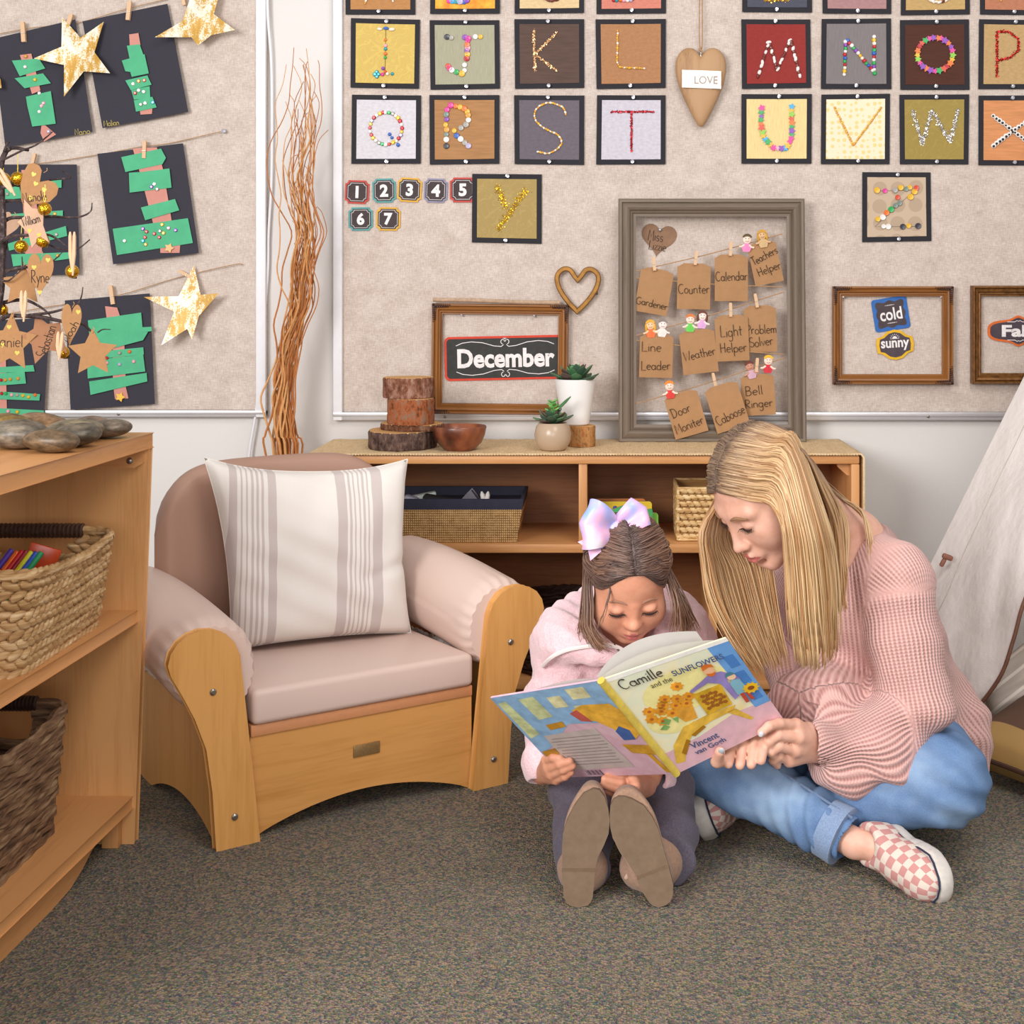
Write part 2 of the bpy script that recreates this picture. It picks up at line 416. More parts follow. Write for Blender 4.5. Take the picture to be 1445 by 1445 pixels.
# ================================================================== setting
YW = 3.86
def mat_wall():
    t = NT('wall_paint'); v = t.coord(); f = t.noise(v, 160, 2)
    t.color('#dcd8d4'); t.set(0.75, 0, 0.25); t.bump(f, 0.25, 0.0015); return t.m
def mat_carpet():
    t = NT('carpet_pile'); v = t.coord()
    vo = t.add('ShaderNodeTexVoronoi'); vo.inputs['Scale'].default_value = 250; t.link(v, vo.inputs['Vector'])
    sep = t.add('ShaderNodeSeparateColor'); t.link(vo.outputs['Color'], sep.inputs['Color'])
    n1 = t.noise(v, 330, 2, 0.7); n2 = t.noise(v, 3.0, 3)
    f = t.math('ADD', t.math('MULTIPLY', sep.outputs[0], 0.62), t.math('MULTIPLY', n1, 0.38))
    c = t.ramp(f, [(0.2, '#232a20'), (0.34, '#434636'), (0.48, '#675c45'), (0.6, '#857052'), (0.72, '#a58864'), (0.86, '#725a4c')])
    c2 = t.mix(t.math('MULTIPLY', t.ramp(n2, [(0.35, '#000000'), (0.7, '#ffffff')]), 0.25), c, '#5d5644')
    vo2 = t.add('ShaderNodeTexVoronoi'); vo2.inputs['Scale'].default_value = 420; t.link(v, vo2.inputs['Vector'])
    c3 = t.mix(0.12, c2, vo2.outputs['Color'])
    t.color(c3); t.set(0.95, 0, 0.1, **{'Sheen Weight': 0.1})
    t.bump(t.math('ADD', n1, vo.outputs['Distance']), 0.9, 0.006); return t.m
def mat_linen():
    # woven board covering: fine crossed threads with lighter slubs
    t = NT('woven_board_cloth')
    a = t.noise(t.coord('Object', (60, 1, 420)), 1.0, 3, 0.7); b = t.noise(t.coord('Object', (420, 1, 60)), 1.0, 3, 0.7)
    c = t.noise(t.coord('Object', (16, 1, 22)), 1.0, 4, 0.65)
    f = t.math('ADD', t.math('ADD', t.math('MULTIPLY', a, 0.42), t.math('MULTIPLY', b, 0.42)), t.math('MULTIPLY', c, 0.30))
    t.color(t.ramp(f, [(0.42, '#b09f94'), (0.55, '#c5b6ab'), (0.68, '#d8ccc2')])); t.set(0.9, 0, 0.1)
    t.bump(f, 0.25, 0.001); return t.m
M_ALU = plain('#d6d4d6', 0.35, 0.55, 0.03, 20)
M_WHITE = plain('#e9e9ec', 0.4, 0, 0.02)
def build_room():
    o = MB().box((0.3, 2.0, -0.05), (5.2, 4.3, 0.1)).build('floor', mat_carpet()); tag(o, 'green and brown flecked carpet floor', 'floor', kind='structure')
    o = MB().box((0.3, YW+0.05, 1.25), (5.2, 0.1, 2.7)).build('wall_back', mat_wall()); tag(o, 'off white textured wall behind the boards', 'wall', kind='structure')
    lin = mat_linen()
    # left board
    def board(x0, x1, z0, z1, trims, label, lx):
        t = thing('bulletin_board', label, 'bulletin board', ((x0+x1)/2, YW-0.012, z0), group=None)
        MB().span((x0, YW-0.014, z0), (x1, YW-0.001, z1)).build('board_panel', lin, t)
        for k, (a, b) in trims.items():
            m = MB(); m.span(a, b, 0.003)
            ho = abs(b[0]-a[0]) > abs(b[2]-a[2])
            if ho: m.span((a[0], a[1]-0.004, (a[2]+b[2])/2-0.001), (b[0], b[1], b[2]), 0.0015)
            m.build('frame_rail', M_ALU if ho else M_WHITE, t)
            if ho:
                for px in lx:
                    p = at(px, 583.5 if x1 < 0 else 588, YW-0.026)
                    s = MB(); s.ball((p.x, a[1]-0.002, (a[2]+b[2])/2), (0.0045, 0.003, 0.0045)); s.build('screw', plain('#8f857c', .4, .7), t)
        return t
    yb = YW-0.024
    zb0 = at(0, 589, yb).z; zb1 = at(0, 579, yb).z; xr0 = at(361, 0, yb).x; xr1 = at(375, 0, yb).x
    board(-2.1, xr1, zb0, 2.35, {'h': ((-2.1, yb, zb0), (xr1, YW-.001, zb1)), 'v': ((xr0, yb-.002, zb0), (xr1, YW-.001, 2.35))},
          'linen covered bulletin board with black paper trees, left of the dried branches', (167,))
    zb0 = at(0, 593.5, yb).z; zb1 = at(0, 581.5, yb).z; xl0 = at(470, 0, yb).x; xl1 = at(483, 0, yb).x
    board(xl0, 2.3, zb0, 2.35, {'h': ((xl0, yb, zb0), (2.3, YW-.001, zb1)), 'v': ((xl0, yb-.002, zb0), (xl1, YW-.001, 2.35))},
          'long linen covered bulletin board with the letter cards, right of the dried branches', (628, 1310))
    # white cord
    P = [at(x, y, YW-d) for x, y, d in ((377, -60, .02), (378, 20, .02), (383, 90, .015), (384, 180, .012), (383, 260, .012), (379, 330, .012), (378, 380, .012), (373, 450, .014), (369, 520, .016), (360, 590, .02), (351, 650, .02), (345, 760, .02), (342, 900, .02))]
    P = spline(P, 60)
    o = MB().tube(P, 0.0036, 8).build('cord', M_WHITE); tag(o, 'white cord hanging down the wall beside the left board', 'cord'); recenter(o)
# ---------------------------------------------------------------- letter cards
def mat_paper(c, kind='fibre'):
    key = ('paper', c, kind)
    if key in MATS: return MATS[key]
    t = NT('card_paper_'+c.lstrip('#')); b = hexc(c)
    lo = tuple(x*0.86 for x in b[:3])+(1,); hi = tuple(min(1, x*1.12) for x in b[:3])+(1,)
    if kind == 'swirl':
        vo = t.add('ShaderNodeTexVoronoi', feature='DISTANCE_TO_EDGE'); vo.inputs['Scale'].default_value = 26
        v = t.coord(); n = t.noise(v, 20, 1); mx = t.mix(0.25, v, n); t.link(v if n is None else mx, vo.inputs['Vector'])
        t.color(t.ramp(vo.outputs['Distance'], [(0.0, hi), (0.03, hi), (0.06, c)]))
    elif kind == 'dots':
        vo = t.add('ShaderNodeTexVoronoi'); vo.inputs['Scale'].default_value = 62; vo.inputs['Randomness'].default_value = 0.35
        t.link(t.coord('Object', (1, .01, 1)), vo.inputs['Vector'])
        t.color(t.ramp(vo.outputs['Distance'], [(0.30, '#e6cf8e'), (0.36, c)], 'LINEAR'))
    elif kind == 'bigdots':
        vo = t.add('ShaderNodeTexVoronoi'); vo.inputs['Scale'].default_value = 21; vo.inputs['Randomness'].default_value = 0.12
        t.link(t.coord('Object', (1, .01, 1)), vo.inputs['Vector'])
        t.color(t.ramp(vo.outputs['Distance'], [(0.40, '#b39d86'), (0.43, c)], 'LINEAR'))
    elif kind == 'grain':
        f = t.noise(t.coord('Object', (14, 1, 160)), 1, 4); t.color(t.ramp(f, [(0.3, lo), (0.6, hi)]))
    elif kind == 'weave':
        f = t.noise(t.coord('Object', (500, 1, 30)), 1, 3); t.color(t.ramp(f, [(0.3, lo), (0.7, hi)]))
    elif kind == 'mottle':
        f = t.noise(t.coord(), 26, 4); t.color(t.ramp(f, [(0.3, '#d9772c'), (0.5, '#e6a13c'), (0.7, '#ecc04c')]))
    else:
        f = t.noise(t.coord('Object', (90, 1, 160)), 1, 4, 0.7); t.color(t.ramp(f, [(0.3, lo), (0.7, hi)]))
    t.set(0.7, 0, 0.25); MATS[key] = t.m; return t.m
M_BLACK = plain('#26242a', 0.8, 0, 0.08, 300)
M_PIN = plain('#c2c0c6', 0.12, 0.55, 0.02)
BEADC = {'r': '#b8222a', 'o': '#e8742a', 'y': '#e5b52f', 'g': '#2fa757', 'b': '#2f62b8', 'p': '#8a49b0', 'k': '#dd3c97', 'w': '#e9e4df', 't': '#2a98a4',
         'n': '#6f2b20', 'c': '#d59a3c', 'd': '#3a3a44', 'l': '#b7aecb', 'e': '#ece0cf', 's': '#a8a49c', 'm': '#7a8a80', 'i': '#f0a8b8', 'v': '#8cc63f', 'u': '#39a9df', 'q': '#d6503a'}
def bm_bead(shape):
    m = MB()
    if shape == 'button':
        m.lathe([(0.0, -.0012), (.0046, -.0014), (.0056, -.0006), (.0056, .0004), (.005, .0012), (.0042, .0009), (.0, .0007)], n=14, rot=rotm(x=PI/2))
        for sx in (-1, 1):
            for sz in (-1, 1): m.ball((sx*.0012, -.001, sz*.0012), .0006, nu=5, nv=3, mi=1)
    elif shape == 'star_bead': m.prism(star_poly(.0068, .0038), -.0025, .0025, 'xz', bev=.0008)
    elif shape == 'bean': m.ball((0, 0, 0), (.0038, .003, .0062), nu=10, nv=7, fn=lambda p: 1-.12*(p.x > 0)*math.cos(p.z*2))
    elif shape == 'corn_kernel': m.ball((0, 0, 0), (.0026, .002, .0042), nu=8, nv=6, fn=lambda p: 1-.3*max(0, p.z))
    elif shape == 'rhinestone': m.lathe([(.0, -.0012), (.0046, -.0012), (.005, 0), (.003, .0022), (.0, .0022)], n=8, rot=rotm(x=PI/2))
    elif shape == 'googly_eye':
        m.lathe([(.0, -.001), (.0058, -.001), (.005, .0016), (.0, .0026)], n=14, rot=rotm(x=PI/2)); m.ball((.001, -.0022, -.001), (.003, .0009, .003), mi=1)
    else: m.ball((0, 0, 0), (.0042, .0032, .0042), nu=10, nv=7)
    return m
BEADM = {}
def bead_mesh(shape, c):
    k = (shape, c)
    if k not in BEADM:
        shiny = shape in ('rhinestone', 'bead')
        a = plain(BEADC[c], 0.18 if shiny else 0.35, 0.25 if shape == 'rhinestone' else 0, 0.06, 200, spec=0.6)
        b = plain('#16161a', .4) if shape == 'googly_eye' else a
        BEADM[k] = bm_bead(shape).mesh(shape, [a, b], angle=28)
    return BEADM[k]
S = 0.094   # half the side of a card
def card(px, py, letter, pap, strokes, look, tilt=0.0, side=98, name='letter_card', where=''):
    """strokes: list of (polyline in 0..1 card coordinates (z up), step in m or explicit None, bead shapes/colours string, shape) or ('glitter', polyline, colour)"""
    c = at(px, py, YW-0.018)
    t = thing(name, look, 'letter card', c, (0, R(tilt), 0), 'beaded alphabet cards on the right board')
    h = side*0.5*(YW-0.018)/FPX
    jig = [random.uniform(-.0018, .0018) for _ in range(8)]
    q = [(-h+jig[0], -h+jig[1]), (h+jig[2], -h+jig[3]), (h+jig[4], h+jig[5]), (-h+jig[6], h+jig[7])]
    bow = random.uniform(.001, .0035)
    def bil(u, v, k, y): 
        x = (q[0][0]*(1-u)*(1-v)+q[1][0]*u*(1-v)+q[2][0]*u*v+q[3][0]*(1-u)*v)*k
        z = (q[0][1]*(1-u)*(1-v)+q[1][1]*u*(1-v)+q[2][1]*u*v+q[3][1]*(1-u)*v)*k
        return (x, y-bow*(2*v-1)**2*0-bow*(1-math.sin(PI*u))*.8, z)
    MB().sheet(lambda u, v: bil(u, v, 1, 0), 8, 2, -0.0007).build('card_backing', M_BLACK, t, True)
    MB().sheet(lambda u, v: bil(u, v, .855, -.0012), 8, 2, -0.0006).build('card_paper', mat_paper(*pap), t, True)
    for zz in (h-.007, -h+.007):
        p = MB(); p.lathe([(.0, -.006), (.0035, -.006), (.003, -.002), (.0022, .0), (.0045, .004), (.005, .006), (.0, .0065)], (random.uniform(-.004, .006), -.006, zz), 10, rotm(x=PI/2))
        p.build('push_pin', M_PIN, t, True)
    w = h*2*.855
    for st in strokes:
        if st[0] == 'glitter':
            m = MB(); colr = st[2]; rad = st[3] if len(st) > 3 else .0028
            for poly in st[1]:
                for p in resample([((x-.5)*w, (z-.5)*w) for x, z in poly], .0011):
                    for _ in range(3):
                        a = random.gauss(0, rad*.55); b = random.gauss(0, rad*.55); s = random.uniform(.0014, .0026)
                        m.box((p.x+a, -.003-random.random()*.001, p.y+b), (s, .0006, s), rotm(random.uniform(-.5, .5), random.uniform(0, 3), random.uniform(-.5, .5)))
            m.build('glitter', plain(colr, .22, .75, .3, 900), t, True, smooth=False); continue
        if st[0] == 'thread':
            m = MB()
            for poly in st[1]: m.tube([((x-.5)*w, -.0022, (z-.5)*w) for x, z in poly], .0005, 4)
            m.build('thread', plain('#3b332d', .8), t, True); continue
        polys, step, cols, shape = st
        for pi_, poly in enumerate(polys):
            pts = [Vector(((x-.5)*w, (z-.5)*w, 0)) for x, z in poly] if step is None else resample([((x-.5)*w, (z-.5)*w) for x, z in poly], step)
            for i, p in enumerate(pts):
                cc = cols[(i+pi_*5) % len(cols)]
                o = link(shape, bead_mesh(shape, cc), t)
                o.location = (p.x+random.uniform(-.0007, .0007), -.0044, p.y+random.uniform(-.0007, .0007))
                nx = pts[min(i+1, len(pts)-1)]-pts[max(i-1, 0)]
                an = math.atan2(nx.x, nx.y)+random.uniform(-.4, .4)
                o.rotation_euler = (0, an, 0); k = random.uniform(.95, 1.3)*(1.18 if shape == 'button' else 1.0); o.scale = (k, k, k)
    return t
def build_cards():
    P = 'beaded letter %s on %s, '
    L = lambda l, how, bg: 'letter %s card in %s on %s' % (l, how, bg)
    arcq = _arc(.5, .52, .27, .27, 100, 460, 40); arco = _arc(.5, .5, .3, .28, 80, 440, 40)
    # row cut by the top edge
    card(537, -29, 'A', ('#b5814f',), [([[(.25, .1), (.5, .85), (.72, .1)]], .006, 'ce', 'corn_kernel')], L('A', 'corn', 'tan brown paper, cut by the top edge'))
    card(657, -30, 'B', ('#e0983c', 'mottle'), [([[(.22, .85), (.22, .12), (.5, .1), (.6, .25), (.3, .5), (.55, .75), (.22, .85)]], .0105, 'lbpokut', 'button')], L('B', 'buttons', 'orange yellow paper, cut by the top edge'))
    card(776, -30, 'C', ('#d8bd90',), [([_arc(.52, .5, .26, .38, 50, 310, 20)], .0115, 'n', 'bean')], L('C', 'brown beans', 'cream paper, cut by the top edge'))
    card(891, -30, 'D', ('#cd7f6e',), [([[(.2, .85), (.2, .13), (.5, .13), (.7, .4), (.5, .8), (.2, .85)]], .0095, 'rtoiwl', 'rhinestone')], L('D', 'gems', 'salmon paper, cut by the top edge'))
    card(1096, -31, 'E', ('#4c4e5c',), [('glitter', [[(.7, .85), (.3, .85), (.3, .12), (.72, .14)]], '#d9a83a', .005)], L('E', 'gold glitter', 'dark blue paper, cut by the top edge'))
    card(1209, -29, 'F', ('#a87f7f',), [('glitter', [[(.7, .85), (.3, .85), (.3, .3)]], '#d9a83a')], L('F', 'gold glitter', 'dusty rose paper, cut by the top edge'))
    card(1320, -28, 'G', ('#bd9c66',), [([_arc(.55, .5, .3, .38, 60, 330, 22)], .0095, 'ewnew', 'bean')], L('G', 'red and white beans', 'tan paper, cut by the top edge'))
    card(1431, -28, 'H', ('#b5775a',), [([[(.27, .85), (.27, .12)], [(.75, .85), (.75, .12)]], .008, 'c', 'corn_kernel')], L('H', 'corn', 'rust brown paper at the top right corner'))
    # I J K L
    card(544, 76, 'I', ('#cdb161', 'swirl'), [('thread', [[(.5, .9), (.5, .15)]]), ([[(.5, .73), (.5, .63), (.5, .575), (.5, .5), (.5, .435)]], None, 'oitog', 'bead'), ([[(.4, .91), (.5, .93), (.6, .91)]], None, 'ebe', 'bean'), ([[(.36, .19), (.33, .15), (.39, .15), (.36, .11)]], None, 't', 'rhinestone'), ([[(.47, .25), (.46, .15), (.5, .2), (.54, .16), (.62, .16)]], None, 'pkqet', 'bead')], L('I', 'coloured beads', 'gold swirl paper'), 1)
    card(656, 77, 'J', ('#a5a28a', 'weave'), [([[(.2, .79), (.28, .78), (.5, .79), (.56, .77), (.68, .8), (.76, .8)]], None, 'dspkwy', 'button'), ([[(.55, .72), (.54, .66), (.55, .61), (.54, .56), (.54, .5), (.53, .43), (.5, .32), (.5, .23), (.45, .18), (.36, .2), (.28, .24), (.24, .27), (.22, .3)]], None, 'koipyrwwygwkq', 'button')], L('J', 'buttons', 'grey green paper'))
    card(775, 76, 'K', ('#58443c', 'grain'), [('glitter', [[(.24, .9), (.26, .2)], [(.62, .84), (.27, .5)], [(.27, .48), (.62, .22)]], '#d9a878', .0032)], L('K', 'bronze glitter', 'dark brown paper'))
    card(890, 76, 'L', ('#aa7a54',), [([[(.28, .88), (.27, .35), (.33, .27), (.74, .25)]], .0066, 'cecy', 'corn_kernel')], L('L', 'corn kernels', 'mid brown paper'))
    # Q R S T
    card(545, 183, 'Q', ('#d0ccd2',), [([arcq], .0098, 'rywrlyrwryesgw', 'rhinestone'), ([[(.56, .42), (.6, .36), (.65, .3), (.7, .24)]], None, 'bbyb', 'bead')], L('Q', 'red and gold gems', 'pale lilac grey paper'))
    card(656, 183, 'R', ('#a67a50', 'grain'), [([[(.2, .83), (.19, .75), (.2, .67), (.18, .58), (.2, .5), (.19, .42), (.19, .33), (.19, .22)]], None, 'kmpycmwd', 'button'), ([[(.27, .91), (.35, .89), (.42, .88), (.49, .85), (.54, .8), (.56, .74), (.56, .66), (.52, .58), (.44, .53)]], None, 'koyoycwss', 'button'), ([[(.32, .48), (.36, .4), (.43, .34), (.5, .28), (.56, .23)]], None, 'ybwsl', 'button')], L('R', 'mixed buttons', 'light brown paper'))
    card(775, 183, 'S', ('#696069',), [([spline([(.78, .76), (.72, .88), (.5, .95), (.3, .86), (.26, .68), (.42, .52), (.66, .4), (.7, .24), (.5, .1), (.28, .13)], 40)], .0062, 'cecye', 'corn_kernel')], L('S', 'corn kernels', 'purple grey paper'))
    card(891, 183, 'T', ('#c6c1cb',), [('glitter', [[(.15, .8), (.88, .8)], [(.5, .8), (.5, .12)]], '#a2202c', .0026)], L('T', 'red glitter', 'pale grey paper'))
    # M N O P
    card(1095, 76, 'M', ('#902f2b',), [([[(.2, .13), (.38, .7), (.52, .22), (.74, .74), (.9, .12)]], .0094, 'nwnwwn', 'bean')], L('M', 'red and white beans', 'dark red paper'))
    card(1208, 76, 'N', ('#7e7777', 'weave'), [([[(.3, .15), (.32, .73)], [(.35, .72), (.83, .15)], [(.8, .78), (.8, .2)]], .0088, 'wyergbrwgp', 'rhinestone')], L('N', 'coloured gems', 'mid grey paper'))
    card(1319, 77, 'O', ('#4d2b20', 'grain'), [([arco], .0118, 'opkgqroyvkp', 'star_bead')], L('O', 'rainbow star beads', 'dark chocolate paper'))
    card(1430, 77, 'P', ('#b9996a',), [('glitter', [[(.22, .12), (.22, .88), (.42, .88), (.58, .76), (.58, .56), (.42, .44), (.22, .4)]], '#a81e1e', .0034)], L('P', 'red glitter', 'tan paper at the right edge'))
    # U V W X
    card(1096, 182, 'U', ('#e5cd92', 'weave'), [([[(.24, .85), (.23, .55), (.28, .35), (.45, .17), (.66, .17), (.75, .35), (.75, .88)]], .0108, 'kgpgoqvyugykipuyk', 'star_bead')], L('U', 'rainbow star beads', 'pale yellow paper'))
    card(1207, 182, 'V', ('#eee0c2', 'dots'), [([[(.15, .85), (.46, .22), (.93, .86)]], .0066, 'cyc', 'corn_kernel')], L('V', 'amber beads', 'cream dotted paper'))
    card(1318, 183, 'W', ('#9b8646', 'swirl'), [('glitter', [[(.13, .82), (.3, .26), (.46, .82), (.77, .3), (.9, .84)]], '#bdb9b6', .0052)], L('W', 'silver glitter', 'olive gold paper'))
    card(1429, 184, 'X', ('#cb8a5b', 'grain'), [([[(.17, .74), (.8, .26)], [(.17, .24), (.78, .7)]], .0105, 'w', 'googly_eye')], L('X', 'googly eyes', 'orange wood grain paper at the right edge'))
    card(715, 294, 'Y', ('#a48d57', 'swirl'), [('glitter', [[(.33, .88), (.5, .5)], [(.83, .82), (.36, .14)]], '#d3a51f', .008)], L('Y', 'gold glitter', 'olive paper beside the number tags'), 0.6)
    card(1265, 292, 'Z', ('#c3ad95', 'bigdots'), [('thread', [[(.2, .77), (.8, .78), (.14, .17), (.85, .17)]]), ([[(.17, .78), (.3, .77), (.47, .78), (.57, .82), (.66, .8), (.72, .83), (.83, .82), (.8, .75), (.73, .67), (.52, .66), (.55, .56), (.48, .52), (.41, .46), (.33, .4), (.27, .32), (.18, .29), (.28, .17), (.36, .17), (.6, .17), (.7, .18), (.86, .18)]], None, 'yksymyqyyqmmgowywwdyd', 'button')], L('Z', 'buttons', 'beige dotted paper, alone below the other cards'))
# ================================================================== things on the boards
M_CHALK = plain('#e9e3e2', .8); M_INK = plain('#33261f', .85); M_KRAFT = plain('#a87e56', .8, 0, .06, 40); M_TWINE = plain('#b08a63', .9, 0, .25, 400)
M_PINW = wood('#d9b48e', '#c39a70', 'z', 3, .6); M_STEEL = plain('#a7a39d', .35, .8)
M_GOLDPAP = None
def slate(c='#463c3c'): return plain(c, .8, 0, .16, 45)
def number_tags():
    edge = {'r': '#c04a42', 't': '#5b9b9a', 'y': '#d9a63c', 'l': '#8d87a0'}
    for n, px, py, w, h, c, tl, nm in ((1, 504, 271, 34, 33, 'r', 2, 'red'), (2, 542, 269, 33, 34, 't', -1, 'teal'), (3, 578, 268, 34, 34, 'y', 3, 'yellow'), (4, 615, 269, 33, 34, 'l', 2, 'lilac'),
                                       (5, 653, 268, 36, 35, 'r', 0, 'red'), (6, 509, 309, 34, 33, 't', -1, 'teal'), (7, 548, 309, 34, 33, 'y', 1, 'yellow')):
        t = thing('number_tag', 'small dark chalk square with number %d and a %s border' % (n, nm), 'number tag', at(px, py, YW-.017), (0, R(tl), 0), 'number tags below the letter cards')
        k = (YW-.017)/FPX; a, b = w*k/2, h*k/2
        def notch(a, b, c):
            P = []
            for sx, sz in ((1, 1), (-1, 1), (-1, -1), (1, -1)):
                for q in ((90, 60, 30, 0) if sx*sz > 0 else (0, 30, 60, 90)): P.append((sx*(a-c*math.cos(R(q))), sz*(b-c*math.sin(R(q)))))
            return P
        MB().prism(notch(a, b, .009), -.001, .0, 'xz').build('tag_border', plain(edge[c], .7), t, True, angle=20)
        MB().prism(notch(a*.86, b*.86, .008), -.0018, -.001, 'xz').build('tag_face', slate(), t, True, angle=20)
        m = MB(); P = notch(a*.77, b*.77, .0075); P2 = notch(a*.74, b*.74, .0073); n_ = len(P)
        m.add([(x, -.0021, z) for x, z in P]+[(x, -.0021, z) for x, z in P2], [[i, (i+1) % n_, n_+(i+1) % n_, n_+i] for i in range(n_)])
        add_text(m, str(n), 0, 0, h=h*k*.52, y=-.0022, bold=.045)
        m.build('chalk_number', M_CHALK, t, True, smooth=False)
def clothespin(p, rot, label, group='clothespins on the strings', L=.034, tilt=0.0):
    t = thing('clothespin', label, 'clothespin', p, (tilt, R(rot), 0), group); w = L*.19
    for k, s in ((0, -1), (1, 1)):
        MB().prism([(-w/2, -L/2), (w/2, -L/2), (w/2, L*.38), (w*.36, L/2), (-w*.36, L/2), (-w/2, L*.38)], s*.0032-.0018, s*.0032+.0018, 'xz', bev=.0005).build('prong', M_PINW, t, True)
    MB().tube([(-w*.6, .0, -.08*L), (-w*.6, -.006, -.08*L), (w*.6, -.006, -.08*L), (w*.6, 0, -.08*L)], .0007, 6).build('spring', M_STEEL, t, True); return t
def ornate_frame(name, label, px0, py0, px1, py1, Y, mw, cols, tilt=0, corner=True, depth=.02, group=None, ori=None):
    """mitred moulding with a stepped profile; mw = moulding width (m)"""
    c = at((px0+px1)/2, (py0+py1)/2, Y); k = Y/FPX; W, H = (px1-px0)*k/2, (py1-py0)*k/2
    t = thing(name, label, 'picture frame', c, (ori or 0, R(tilt), 0), group)
    prof = [(0, 0), (0, -depth*.75), (.08, -depth), (.2, -depth), (.28, -depth*.72), (.4, -depth*.86), (.55, -depth*.8), (.68, -depth*.5), (.8, -depth*.55), (.88, -depth*.3), (1, -depth*.3), (1, 0)]
    for nm, a, b in (('rail', 0, 1), ('rail', 2, 3), ('stile', 1, 2), ('stile', 3, 0)):
        C = [(-W, H), (W, H), (W, -H), (-W, -H)]; d = [(1, -1), (-1, -1), (-1, 1), (1, 1)]
        m = MB(); vs = []; n = len(prof)
        for q in (a, b):
            for u, y in prof: vs.append((C[q][0]+d[q][0]*u*mw, y, C[q][1]+d[q][1]*u*mw))
        m.add(vs, [[i, (i+1) % n, n+(i+1) % n, n+i] for i in range(n)]+[list(range(n))[::-1], list(range(n, 2*n))])
        m.build(nm, cols[0 if nm == 'rail' else 1], t, True, angle=25)
    if corner:
        for sx, sz in ((-1, 1), (1, 1), (1, -1), (-1, -1)):
            m = MB()
            for i in range(9):
                u = i*.0055
                for (x, z) in ((u, 0), (0, u)):
                    r = .0046*(1-i*.06); m.ball((sx*(W-.004-x), -depth*.93, sz*(H-.004-z)), (r, .003, r), nu=7, nv=5)
                    if i < 7: m.ball((sx*(W-.009-x), -depth*.86, sz*(H-.009-z)), (r*.8, .003, r*.8), nu=6, nv=4)
            m.build('corner_ornament', plain('#4d3023', .5, .1, .3, 300), t, True)
    return t, W, H
def sign_plate(name, label, p, rot, outline, inner, bc, fc, texts, cat='word card', extra=None):
    t = thing(name, label, cat, p, (0, R(rot), 0))
    MB().prism(outline, -.001, 0, 'xz').build('card_border', plain(bc, .6), t, True, angle=20)
    MB().prism(inner, -.0018, -.001, 'xz').build('card_face', slate(fc), t, True, angle=20)
    m = MB()
    for s, cx, cz, w, h, bold in texts: add_text(m, s, cx, cz, w, h, y=-.0021, bold=bold)
    if extra: extra(m)
    m.build('chalk_lettering', M_CHALK, t, True, smooth=False); return t
def ribbon(m, pts, pen, y=-.0021):
    P = pts; n = len(P); vs = []
    for i in range(n):
        a, b = P[max(i-1, 0)], P[min(i+1, n-1)]; dx, dz = b[0]-a[0], b[1]-a[1]; L = math.hypot(dx, dz) or 1
        for s in (1, -1): vs.append((P[i][0]-dz/L*pen*s, y, P[i][1]+dx/L*pen*s))
    m.add(vs, [[2*i, 2*i+1, 2*i+3, 2*i+2] for i in range(n-1)])
def rrect(w, h, r, n=5):
    P = []
    for sx, sz, a0 in ((1, 1, 0), (-1, 1, 90), (-1, -1, 180), (1, -1, 270)):
        P += [(sx*(w-r)+r*math.cos(R(a0+90*i/n)), sz*(h-r)+r*math.sin(R(a0+90*i/n))) for i in range(n+1)]
    return P
M_GILT = None
